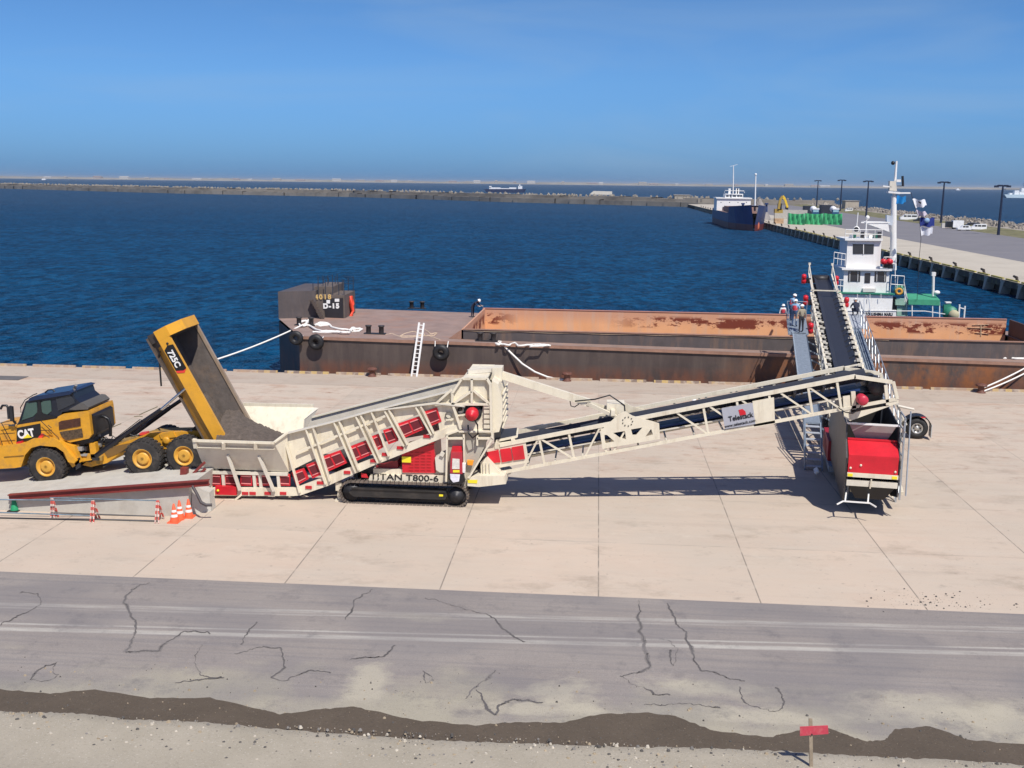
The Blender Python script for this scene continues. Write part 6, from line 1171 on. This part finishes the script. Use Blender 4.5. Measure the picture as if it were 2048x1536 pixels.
blk('concrete_barrier', 1549, 1614, 438, 419.5, 1.5, mat('barrier_concrete', (.42, .40, .36), .9), 'long pale concrete barrier between the cargo ship bow and the green net', 'barrier'); blk('wooden_crate_stack', 1549, 1567, 447, 437, 2, mat('crate_wood', (.45, .30, .18), .8, var=.4, vs=.6), 'small brown crates below the concrete barrier', 'crates')
blk('dark_container', 1609, 1625, 431, 412, 5, mat('container_dark', (.015, .02, .035), .6), 'dark container left of the mixer trucks', 'container', grp='dark containers'); blk('dark_container', 1642, 1663, 431, 410, 5, mat('container_dark', (.015, .02, .035), .6), 'dark container between the two mixer trucks', 'container', grp='dark containers')
for px, lab in ((1631, 'left white and blue mixer truck behind the green net'), (1671, 'right white and blue mixer truck behind the green net')):
    g_ = G(px, 434); o = thing('mixer_truck', g_, lab, 'truck', 'mixer trucks behind the green net')
    MB().box(g_ + Vector((-1.3, 0, .6)), g_ + Vector((1.3, 2, 3.0))).build('cab', mat('truck_blue', (.02, .08, .18), .4), o); MB().box(g_ + Vector((-1.35, -.05, 3.0)), g_ + Vector((1.35, 2, 3.5))).build('roof', VW, o); MB().box(g_ + Vector((-1.1, -.06, 2.0)), g_ + Vector((1.1, 0, 2.8))).build('windscreen', mat('pale_screen', (.3, .5, .55), .2), o)
    MB().lathe(g_ + Vector((0, 2.5, 2.6)), (0, 1, .15), [(0, .6), (1.2, 1.25), (3.5, 1.3), (5.5, .7), (5.5, 0)], 16).build('mixing_drum', VW, o)
    for s in (-1.1, .8): MB().lathe(g_ + Vector((s, .3, .5)), (1, 0, 0), [(0, 0), (0, .5), (.3, .5), (.3, 0)], 12).build('wheel', RUBBER, o)
# excavator
g_ = G(1557, 428); g_.y = 395; g_ = P(1557, 426, 395); g_.z = 0; EX = thing('excavator', g_, 'yellow excavator with raised bent arm on the opposite pier behind the cargo ship', 'excavator'); q = lambda x, y: P(x, y, 395)
MB().bar(q(1557, 418), q(1560, 400), .8, 1.1).bar(q(1560, 400), q(1565, 392.5), .8, .9).build('boom', mat('digger_dark_yellow', (.35, .24, .05), .6), EX); MB().bar(q(1565, 392), q(1570, 399), .7, .9).bar(q(1570, 399), q(1575, 415), .7, .7).build('stick', mat('digger_yellow', (.75, .50, .03), .5), EX)
MB().box(q(1556, 420), q(1564, 407) + Vector((0, 2, 0))).build('cab', BLACK, EX); MB().box(q(1550, 426), q(1566, 418) + Vector((0, 3, 0))).build('body', mat('digger_dark_yellow', (.35, .24, .05)), EX); MB().ext([q(1572, 413), q(1577, 414), q(1576, 420), q(1571, 418)], (0, 1.2, 0)).build('bucket', DARK, EX)
# gravel stock piles
def pile(px0, px1, yb, yt, Y, m_, label, seed):
    a, c = P(px0, yb, Y), P(px1, yb, Y); h = P(px0, yt, Y).z; rx = (c.x - a.x) / 2; cx = (a.x + c.x) / 2; rn = random.Random(seed); vs = []; nr, na = 8, 28
    for i in range(nr + 1):
        for j in range(na): t = 2 * math.pi * j / na; r = i / nr; vs.append((cx + math.cos(t) * rx * r * rn.uniform(.93, 1.05), Y + 10 + math.sin(t) * 12 * r, h * (1 - r) ** .9 * rn.uniform(.88, 1.06)))
    mb = MB(); mb.add(vs, [(i * na + j, (i + 1) * na + j, (i + 1) * na + (j + 1) % na, i * na + (j + 1) % na) for i in range(nr) for j in range(na)], True); return single(mb, 'gravel_pile', m_, (cx, Y + 10, 0), label, 'gravel pile')
pile(1503, 1550, 416, 394, 400, mat('grey_aggregate', (.26, .24, .23), .95), 'tall grey gravel pile behind the cargo ship', 1); pile(1640, 1676, 414, 403, 520, STONE, 'low rubble heap between two lighting masts', 2)
blk('concrete_hut', 1690, 1717, 421, 402, 8, mat('hut_tan', (.40, .35, .28), .9, var=.15, vs=.3), 'tan flat roofed concrete hut behind the green net', 'hut', roof=True); 
a = P(1349, 402, 720); c = P(1380, 391, 720); single(MB().box((a.x, 720, 1), (c.x, 730, c.z)).box((a.x - .5, 719.6, c.z), (c.x + .5, 730, c.z + .4)), 'breakwater_hut', mat('hut_grey', (.36, .33, .28), .9), (a.x, 720, 1), 'square grey hut standing on the breakwater left of the cargo ship', 'hut')
a = P(1178, 400, 765); c = P(1224, 394, 765); single(MB().ext([(a.x, 765, 4.5), (c.x, 765, 4.5), (c.x, 765, 6.8), (a.x + 3, 765, 7)], (0, 8, 0)), 'pale_tarpaulin', mat('pale_slab', (.6, .57, .5), .9), (a.x, 765, 4), 'long pale slab lying on top of the breakwater', 'slab')
a = P(2036, 449, 330); single(MB().box((a.x, 330, 0), (a.x + 12, 333, 1.2)), 'low_white_boat', VW, (a.x, 330, 0), 'white boat hull top showing above the revetment at the right edge', 'boat')
# ---- blue cargo ship
CS = thing('cargo_ship', (50.5, 385, -2), 'blue cargo ship with white bridge and red boot top moored at the opposite pier', 'cargo ship')
def sec(y, hw, zt, fl=0): return [(50.2 - hw - fl, y, zt), (50.2 - hw, y, .2), (50.2 - hw * .96, y, -2.6), (50.2 + hw * .96, y, -2.6), (50.2 + hw, y, .2), (50.2 + hw + fl, y, zt)]
secs = [(422, 5.6, 3.6, 0), (400, 6.1, 3.2, 0), (372, 6.1, 3.2, 0), (366, 6.0, 3.4, .1), (365.8, 5.9, 5.4, .3), (358, 4.6, 5.7, .8), (352, 2.4, 6.0, 1.3), (347.5, .25, 6.3, .9)]
hb_ = MB(); rr_ = [sec(*s) for s in secs]; hb_.v = [p for r in rr_ for p in r]
for i in range(len(rr_) - 1):
    for k in range(5): hb_.f.append((i * 6 + k, i * 6 + k + 1, (i + 1) * 6 + k + 1, (i + 1) * 6 + k)); hb_.sm.append(False)
hb_.f.append((5, 4, 3, 2, 1, 0)); hb_.sm.append(False)
def ship_mat():
    t = NT('ship_paint'); c = t.mix(t.ramp(t.noise(.3, (1, 1, .2), 5), .35, .65), (.012, .03, .12), (.02, .045, .16)); c = t.mix(t.ramp(t.z, .0, .1, 1, 0), c, t.mix(t.noise(.8, (1, 1, .3), 5), (.20, .04, .03), (.10, .03, .04))); return t.done(c, .5)
hull_ = hb_.build('hull', ship_mat(), CS)
MB().quad((44.2, 422, 3.1), (56.2, 422, 3.1), (56.2, 366, 3.1), (44.2, 366, 3.1)).build('deck', mat('ship_deck', (.25, .16, .13), .8), CS); MB().ext([(43.9, 366, 5.3), (56.5, 366, 5.3), (51, 348.5, 6.1), (49.5, 348.5, 6.1)], (0, 0, -.1)).build('forecastle_deck', mat('ship_navy', (.015, .04, .14), .5), CS)
MB().box((46, 374, 3.1), (54.5, 396, 5.0)).build('hatch_cover', mat('hatch_brown', (.28, .17, .14), .8), CS); MB().box((46.2, 401.7, 3.3), (51.0, 401.95, 4.5)).build('dark_opening', mat('opening_dark', (.06, .04, .05), .7), CS)
q4 = lambda x, y, Y=402: P(x, y, Y)
a, c = q4(1433, 422), q4(1502, 396); br = MB().box((a.x, 402, 3.1), (c.x, 412, c.z)).build('superstructure', WHITE, CS); a, c = q4(1451, 397), q4(1487, 388); wh = MB().box((a.x, 403, a.z), (c.x, 410, c.z)).build('bridge', WHITE, CS)
MB().box((q4(1432, 396).x, 401.5, q4(1432, 397).z), (q4(1504, 396).x, 412.5, q4(1432, 395).z)).build('bridge_wing', WHITE, br); 
for x0, x1 in ((1453, 1458), (1460, 1464), (1466, 1473), (1475, 1480), (1481, 1485)): MB().box((q4(x0, 392).x, 402.9, q4(x0, 393.5).z), (q4(x1, 392).x, 403, q4(x0, 390.5).z)).build('window', GLASSB, wh)
for x in (1442, 1459, 1476, 1493): MB().box((q4(x, 405).x - .15, 401.95, q4(x, 405.5).z), (q4(x, 405).x + .15, 402, q4(x, 404).z)).build('porthole', GLASSB, br)
MB().tube(q4(1466, 388), q4(1467, 332), .25, .15, 8).bar(q4(1460, 333), q4(1475, 329), .12, .12).build('main_mast', WHITE, CS); MB().path([q4(1449, 385), q4(1450, 381), q4(1488, 382), q4(1489, 386)], .12, 5).build('bridge_rail', WHITE, CS)
for x in (1461, 1476, 1478): MB().box((q4(x, 386).x - .4, 405, q4(x, 389).z), (q4(x, 386).x + .4, 406, q4(x, 377).z)).build('bridge_fitting', WHITE, CS)
MB().tube(P(1509.5, 422, 362), P(1511.5, 350, 362), .3, .2, 8).ball(P(1511.5, 349, 362), .4).build('fore_mast', WHITE, CS)
for x in (1486, 1533): MB().tube(P(x, 424, 360), P(x, 408, 360), .35).box(P(x - 3, 409, 359), P(x + 3, 406, 360)).build('ventilator', mat('ship_navy', (.015, .04, .14)), CS)
MB().ball(P(1515.5, 452, 351), .9, .7, .5, 1.6).build('anchor', mat('anchor_rust', (.6, .16, .08), .7), CS)
MB().path([P(1500, 426, 354), P(1520, 436, 350), P(1545, 450, 348)], .06, 4).build('bow_line', DARK, CS)
# ---- distant vessels
def vessel(px0, px1, wl, yt, hullm, label, name, sup, cat='ship'):
    g_ = G((px0 + px1) / 2, wl, -2); Y = g_.y; q = lambda x, y: P(x, y, Y); o = thing(name, (g_.x, Y, -2), label, cat, 'vessels out on the bay')
    MB().ext([q(px0 + (px1 - px0) * .06, wl), q(px1 - (px1 - px0) * .04, wl), q(px1, yt), q(px0, yt)], (0, 12, 0)).build('hull', hullm, o)
    for x0, x1, y0, y1 in sup: MB().box(q(x0, y0) + Vector((0, 2, 0)), q(x1, y1) + Vector((0, 9, 0))).build('superstructure', VW, o)
vessel(968, 1051, 385, 378, mat('far_hull_navy', (.008, .02, .07), .6), 'long dark hulled white ship out beyond the breakwater', 'distant_ship', ((978, 1000, 379, 375), (978, 982, 376, 372), (1000, 1018, 379, 376.5), (1018, 1032, 379, 375), (1036, 1044, 379, 372), (1038, 1040, 373, 369)))
vessel(2009, 2090, 396, 389, mat('pale_patrol_hull', (.5, .62, .68), .5), 'pale grey patrol ship cut by the right edge', 'patrol_ship', ((2020, 2026, 390, 386), (2030, 2040, 390, 381), (2040, 2075, 390, 384), (2044, 2060, 384, 376), (2050, 2052, 376, 366)))
vessel(1912, 1921, 380.5, 379, VW, 'tiny white boat right of a lighting mast near the horizon', 'small_boat', ((1914, 1918, 379, 377),), 'boat'); vessel(82, 92, 360, 358.8, VW, 'tiny white boat near the horizon at the far left', 'small_boat', ((84, 89, 359, 357.4),), 'boat')
# ================================================================== SMALL THINGS ON THE QUAY
def cone(px, py, m_, label, lean=0, h=.72, green=False):
    g_ = G(px, py); o = thing('traffic_cone', g_, label, 'traffic cone', None if green else 'orange cones by the ramp end')
    MB().lathe(g_, (lean, 0, 1), [(.03, .165), (h * .98, .035), (h, .02), (h, 0)], 20).build('cone', m_, o); MB().box(g_ + Vector((-.21, -.21, 0)), g_ + Vector((.21, .21, .035))).build('base', m_ if not green else BLACK, o)
    for a, c in ([(.30, .44), (.56, .68)] if not green else [(.76, .84)]):
        r = lambda f: .165 - (.165 - .035) * (f * h - .03) / (h * .95) + .004
        MB().lathe(g_, (lean, 0, 1), [(h * a, r(a)), (h * c, r(c))], 20).build('reflective_band', WHITE, o)
    return o
cone(349, 1044, ORANGE, 'frontmost orange cone with two white bands'); cone(360, 1037, ORANGE, 'middle orange cone of the three by the ramp'); cone(378, 1034, ORANGE, 'orange cone standing closest to the ramp end wall')
cone(30, 1021, GREENP, 'single green traffic cone in front of the red steel beam', h=.66, green=True)
def stripe_mat():
    t = NT('red_white_stripe'); s = t.math('GREATER_THAN', t.math('FRACT', t.mul(t.math('ADD', t.z, t.mul(t.y, .6)), 4.0)), .55); return t.done(t.mix(t.ramp(t.noise(9), .4, .6, 0, .4), t.mix(s, (.55, .07, .055), (.62, .52, .46)), (.4, .2, .16)), .6)
MSTR = stripe_mat()
def stand(px, py, label, sw=.5):
    g_ = G(px, py); o = thing('barrier_stand', g_, label, 'barrier stand', 'folding stands of the pipe barrier'); h = .8
    for s in (-1, 1):
        MB().bar(g_ + Vector((.0, s * sw * .5, 0)), g_ + Vector((0, 0, h)), .05, .05).build('leg', MSTR, o); MB().bar(g_ + Vector((.13, s * sw * .5, 0)), g_ + Vector((.05, 0, h)), .05, .05).build('leg', MSTR, o)
    for z in (.25, .5): MB().bar(g_ + Vector((.06, -sw * .5 * (1 - z / h), z)), g_ + Vector((.06, sw * .5 * (1 - z / h), z)), .05, .05).build('crossbar', MSTR, o)
stand(106, 1036, 'thin striped stand of the pipe barrier, nearest to the green cone', .3); stand(187, 1042, 'striped folding stand in the middle of the pipe barrier'); stand(316, 1042, 'striped folding stand at the right end of the pipe barrier')
PB = mat('blue_grey_pipe', (.22, .30, .36), .45, metal=.4, var=.5, vs=2); PD = mat('dark_grey_pipe', (.12, .12, .12), .6, metal=.3)
def pipe(a, c, ha, hc, label, m_=PB, r=.024):
    A_, C_ = G(*a), G(*c); A_.z, C_.z = ha, hc; single(MB().tube(A_, C_, r), 'barrier_pipe', m_, A_, label, 'pipe', 'pipes of the barrier in front of the ramp')
pipe((103, 1036), (316, 1042), .8, .8, 'top pipe between the first and the right end stand'); pipe((0, 1040), (187, 1042), .8, .8, 'top pipe running from the left edge to the middle stand')
pipe((-10, 1040), (187, 1044), .3, .25, 'lower pipe from the left edge to the middle stand'); pipe((103, 1038), (318, 1043), .25, .2, 'lower pipe between the first and the right end stand', PD); pipe((-10, 1037), (187, 1041), .03, .03, 'pipe lying on the ground left of the middle stand', PD); pipe((190, 1040), (318, 1044), .03, .03, 'pipe lying on the ground right of the middle stand', PD)
A_ = G(-30, 1012); C_ = G(13, 1008); single(MB().tube(A_ + Vector((0, 0, .12)), C_ + Vector((0, 0, .12)), .08), 'dark_pipe', PD, A_, 'thick dark pipe end at the left edge of the photo', 'pipe'); A_ = G(78, 1017); C_ = G(126, 1020); single(MB().tube(A_ + Vector((0, 0, .03)), C_ + Vector((0, 0, .03)), .02), 'metal_rod', PD, A_, 'thin dark rod lying on the quay below the steel beam', 'rod')
for i, (a, c) in enumerate((((268, 834), (285, 834)), ((279, 830), (315, 814)), ((225, 855), (242, 848)))):
    A_, C_ = G(*a), G(*c); single(MB().path([A_ + Vector((0, 0, .02)), A_.lerp(C_, .5) + Vector((0, .15, .02)), C_ + Vector((0, 0, .02))], .02), 'loose_cable', mat('olive_cable', (.16, .14, .08), .8), A_, ['short cable lying left of the lifting ram top', 'longest loose cable behind the lifting ram', 'short cable by the brake hose loop of the truck'][i], 'cable', 'loose cables on the quay behind the truck')
g_ = G(224, 921, .4); g_.z = rz(g_.x) if True else 0; single(MB().box(g_ + Vector((-.3, -.15, 0)), g_ + Vector((.3, .15, .14))), 'wheel_chock', mat('pale_chock', (.55, .53, .48), .8), g_, 'pale wheel chock on the ramp between the truck wheels', 'wheel chock')
# small sign by the camera
sp = G(1623, 1533, .1); SG = thing('stake_sign', sp, 'wooden stake with a faded red board in the gravel at the bottom right', 'sign')
WOOD = mat('grey_wood', (.30, .25, .19), .85, var=.25, vs=6)
top = P(1621, 1437, sp.y); MB().bar(sp - Vector((0, 0, .1)), top, .075, .05).build('stake', WOOD, SG)
q = pp([(1600, 1454), (1656, 1451.5), (1657, 1468), (1600, 1472)], sp.y - .05); MB().ext(q, (0, .022, 0)).build('board', mat('faded_red_board', (.52, .055, .09), .7, var=.12, vs=9, dirt=(.6, .25, .25), dirt_amt=.4, ds=7), SG); MB().lathe(P(1624, 1469, sp.y - .055), (0, -1, 0), [(0, .018), (.012, .015), (.012, 0)], 8).build('nail_head', BLACK, SG)
# ================================================================== PEOPLE
def person(label, joints, cols, vest=None, gl=CDARK, loc=(0, 0, 0), rz_=0, group=None, H=1.68):
    """joints: overrides of the standing pose, metres, facing -Y"""
    J = dict(pel=(0, 0, .92), bel=(0, 0, 1.08), che=(0, 0, 1.28), nec=(0, 0, 1.42), hd0=(0, -.01, 1.50), hd1=(0, -.02, 1.60),
             ls=(.18, 0, 1.36), le=(.25, .02, 1.09), lh=(.27, -.06, .86), rs=(-.18, 0, 1.36), re=(-.25, .02, 1.09), rh=(-.27, -.06, .86),
             lhi=(.10, 0, .88), lk=(.12, -.02, .48), la=(.12, .02, .09), lt=(.13, -.14, .04), rhi=(-.10, 0, .88), rk=(-.12, -.02, .48), ra=(-.12, .02, .09), rt=(-.13, -.14, .04))
    J.update(joints); RD = dict(pel=.135, bel=.125, che=.15, nec=.06, hd0=.085, hd1=.095, ls=.075, le=.05, lh=.035, rs=.075, re=.05, rh=.035, lhi=.10, lk=.065, la=.045, lt=.04, rhi=.10, rk=.065, ra=.045, rt=.04)
    K_ = list(J); ed = [('pel', 'bel'), ('bel', 'che'), ('che', 'nec'), ('nec', 'hd0'), ('hd0', 'hd1'), ('che', 'ls'), ('ls', 'le'), ('le', 'lh'), ('che', 'rs'), ('rs', 're'), ('re', 'rh'), ('pel', 'lhi'), ('lhi', 'lk'), ('lk', 'la'), ('la', 'lt'), ('pel', 'rhi'), ('rhi', 'rk'), ('rk', 'ra'), ('ra', 'rt')]
    me = bpy.data.meshes.new('tmp'); me.from_pydata([J[k] for k in K_], [(K_.index(a), K_.index(b)) for a, b in ed], []); ob = bpy.data.objects.new('tmp', me); COL.objects.link(ob)
    md = ob.modifiers.new('s', 'SKIN'); md.use_smooth_shade = True
    for i, k in enumerate(K_): me.skin_vertices[0].data[i].radius = (RD[k], RD[k]); me.skin_vertices[0].data[i].use_root = (k == 'pel')
    sb = ob.modifiers.new('b', 'SUBSURF'); sb.levels = 1; dg = bpy.context.evaluated_depsgraph_get(); dg.update(); m2 = bpy.data.meshes.new_from_object(ob.evaluated_get(dg)); bpy.data.objects.remove(ob)
    m2.name = 'person'; m2.materials.clear()
    for mm_ in (cols[0], cols[1], SKIN, BLACK): m2.materials.append(mm_)
    low = {'lk', 'la', 'rk', 'ra', 'lhi', 'rhi', 'pel'}
    for p in m2.polygons:
        c = p.center; k = min(J, key=lambda k: (Vector(J[k]) - c).length); p.material_index = 3 if k in ('lt', 'rt') or (k in ('la', 'ra') and c.z < J[k][2]) else 1 if k in low else 2 if k in ('hd0', 'hd1', 'lh', 'rh') else 0; p.use_smooth = True
    o = bpy.data.objects.new('person', m2); COL.objects.link(o); o['_o'] = (0., 0., 0.); tag(o, label, 'person', group)
    h1 = Vector(J['hd1']); up = (h1 - Vector(J['hd0'])).normalized(); mb = MB(); mb.lathe(h1 - up * .01, up, [(0, .145), (.01, .125), (.06, .115), (.11, .075), (.13, 0)], 14); mb.build('helmet', WHITE, o)
    if vest:
        mb = MB(); c, b2, n_ = Vector(J['che']), Vector(J['bel']), Vector(J['nec']); d = (n_ - b2).normalized(); mb.lathe(b2 - d * .06, d, [(0, .15), (.1, .155), (.22, .165), (.3, .14)], 12); mb.build('vest', vest, o)
    for s in ('l', 'r'):
        h = Vector(J[s + 'h']); e = Vector(J[s + 'e']); d = (h - e).normalized(); sx = Vector((0, 1, 0)) if abs(d.y) < .7 else Vector((1, 0, 0)); sx = (sx - d * sx.dot(d)).normalized()
        mb = MB(); mb.bar(h, h + d * .09, .08, .035, up=sx)
        for k in range(4): a = h + d * .085 + sx * (.027 - .018 * k); mb.path([a, a + d * (.035 + .006 * (k in (1, 2))), a + d * .06 + d.cross(sx) * .02], .009, 5)
        mb.path([h + sx * .03 + d * .02, h + sx * .06 + d * .055], .011, 5); mb.build('hand', SKIN if gl is None else mat('work_glove', (.6, .6, .56), .8), o)
    f = MB(); fc = Vector(J['hd0']) + (h1 - Vector(J['hd0'])) * .3; f.lathe(fc + Vector((0, -.075, 0)), (0, -1, -.2), [(0, .018), (.02, .012), (.028, 0)], 6); f.build('nose', SKIN, o)
    o.location = loc; o.rotation_euler = (0, 0, rz_); return o
def lw(x, y, dz=-.35): a = -R(7.63); p = L3(x, y, dz); return (11.15 + p.x * math.cos(a) - p.y * math.sin(a), 40 + p.x * math.sin(a) + p.y * math.cos(a), p.z)
GP = 'workers in white helmets'
person('worker in pale blue shirt leaning on the back rail of the lookout platform', dict(lh=(.2, -.35, 1.1), le=(.26, -.1, 1.12), rh=(-.2, -.35, 1.1), re=(-.26, -.1, 1.12), che=(0, -.06, 1.28), nec=(0, -.1, 1.42), hd0=(0, -.13, 1.5), hd1=(0, -.16, 1.6)), (CBLUE, CJEAN), CVEST, loc=lw(-2.45, 27.1), rz_=R(100), group=GP)
person('worker in pale blue shirt standing in the middle of the lookout platform', dict(lh=(.05, -.32, 1.05), le=(.28, -.08, 1.1), rh=(-.05, -.3, 1.1), re=(-.28, -.06, 1.1)), (CBLUE, CJEAN), CVEST, loc=lw(-2.3, 25.8), rz_=R(150), group=GP)
person('worker in khaki clothes and dark trousers standing at the top of the loader walkway', dict(lt=(.13, .14, .04), lk=(.12, .05, .48), lh=(.36, .05, .84), le=(.32, .03, 1.08)), (CKHAKI, CDARK), None, loc=lw(-1.95, 24.6), rz_=R(200), group=GP)
a = P(1565, 640, 83.2); person('worker in white shirt and vest standing behind the far hold wall', dict(), (mat('white_shirt', (.7, .7, .7), .8), CDARK), CVEST, loc=(a.x, 83.2, dk(a.x)), rz_=R(10), group=GP)
a = G(945, 636, 2.15); person('worker in dark navy clothes bending over the left end of the hold', dict(pel=(0, .05, .88), bel=(0, -.12, 1.02), che=(0, -.32, 1.18), nec=(0, -.46, 1.27), hd0=(0, -.54, 1.31), hd1=(0, -.62, 1.38), ls=(.17, -.36, 1.22), rs=(-.17, -.36, 1.22), le=(.24, -.5, 1.0), re=(-.24, -.5, 1.0), lh=(.2, -.72, .95), rh=(-.2, -.72, .95), lt=(.13, -.12, .04)), (CNAVY, CNAVY), None, loc=(a.x, a.y, dk(a.x)), rz_=R(65), group=GP)
person('worker crouching in dark clothes by the end platform of the right walkway', dict(pel=(0, .2, .35), bel=(0, .12, .5), che=(0, 0, .68), nec=(0, -.08, .8), hd0=(0, -.12, .87), hd1=(0, -.16, .96), ls=(.18, 0, .74), rs=(-.18, 0, .74), le=(.26, -.15, .55), re=(-.26, -.15, .55), lh=(.2, -.38, .45), rh=(-.2, -.38, .45), lhi=(.1, .18, .35), rhi=(-.1, .18, .35), lk=(.16, -.2, .42), rk=(-.16, -.2, .42), la=(.13, .02, .09), ra=(-.13, .02, .09)), (CNAVY, CNAVY), None, loc=lw(1.5, 28.0, -.1), rz_=R(180), group=GP)
# ================================================================== HAZE
b = MB(); b.box((-41000, -310, -3), (41000, 51000, 34)); hzm = bpy.data.materials.new('haze'); hzm.use_nodes = True; n_ = hzm.node_tree
n_.nodes.remove(n_.nodes['Principled BSDF']); pv = n_.nodes.new('ShaderNodeVolumePrincipled'); pv.inputs['Color'].default_value = (.80, .90, 1, 1); pv.inputs['Density'].default_value = 6e-5; pv.inputs['Anisotropy'].default_value = .2
n_.links.new(pv.outputs[0], n_.nodes['Material Output'].inputs['Volume']); hz_ = b.build('haze', hzm); hz_['kind'] = 'stuff'
# ------------------------------------------------------------------ tidy
for o in bpy.data.objects:
    if '_o' in o.keys(): del o['_o']
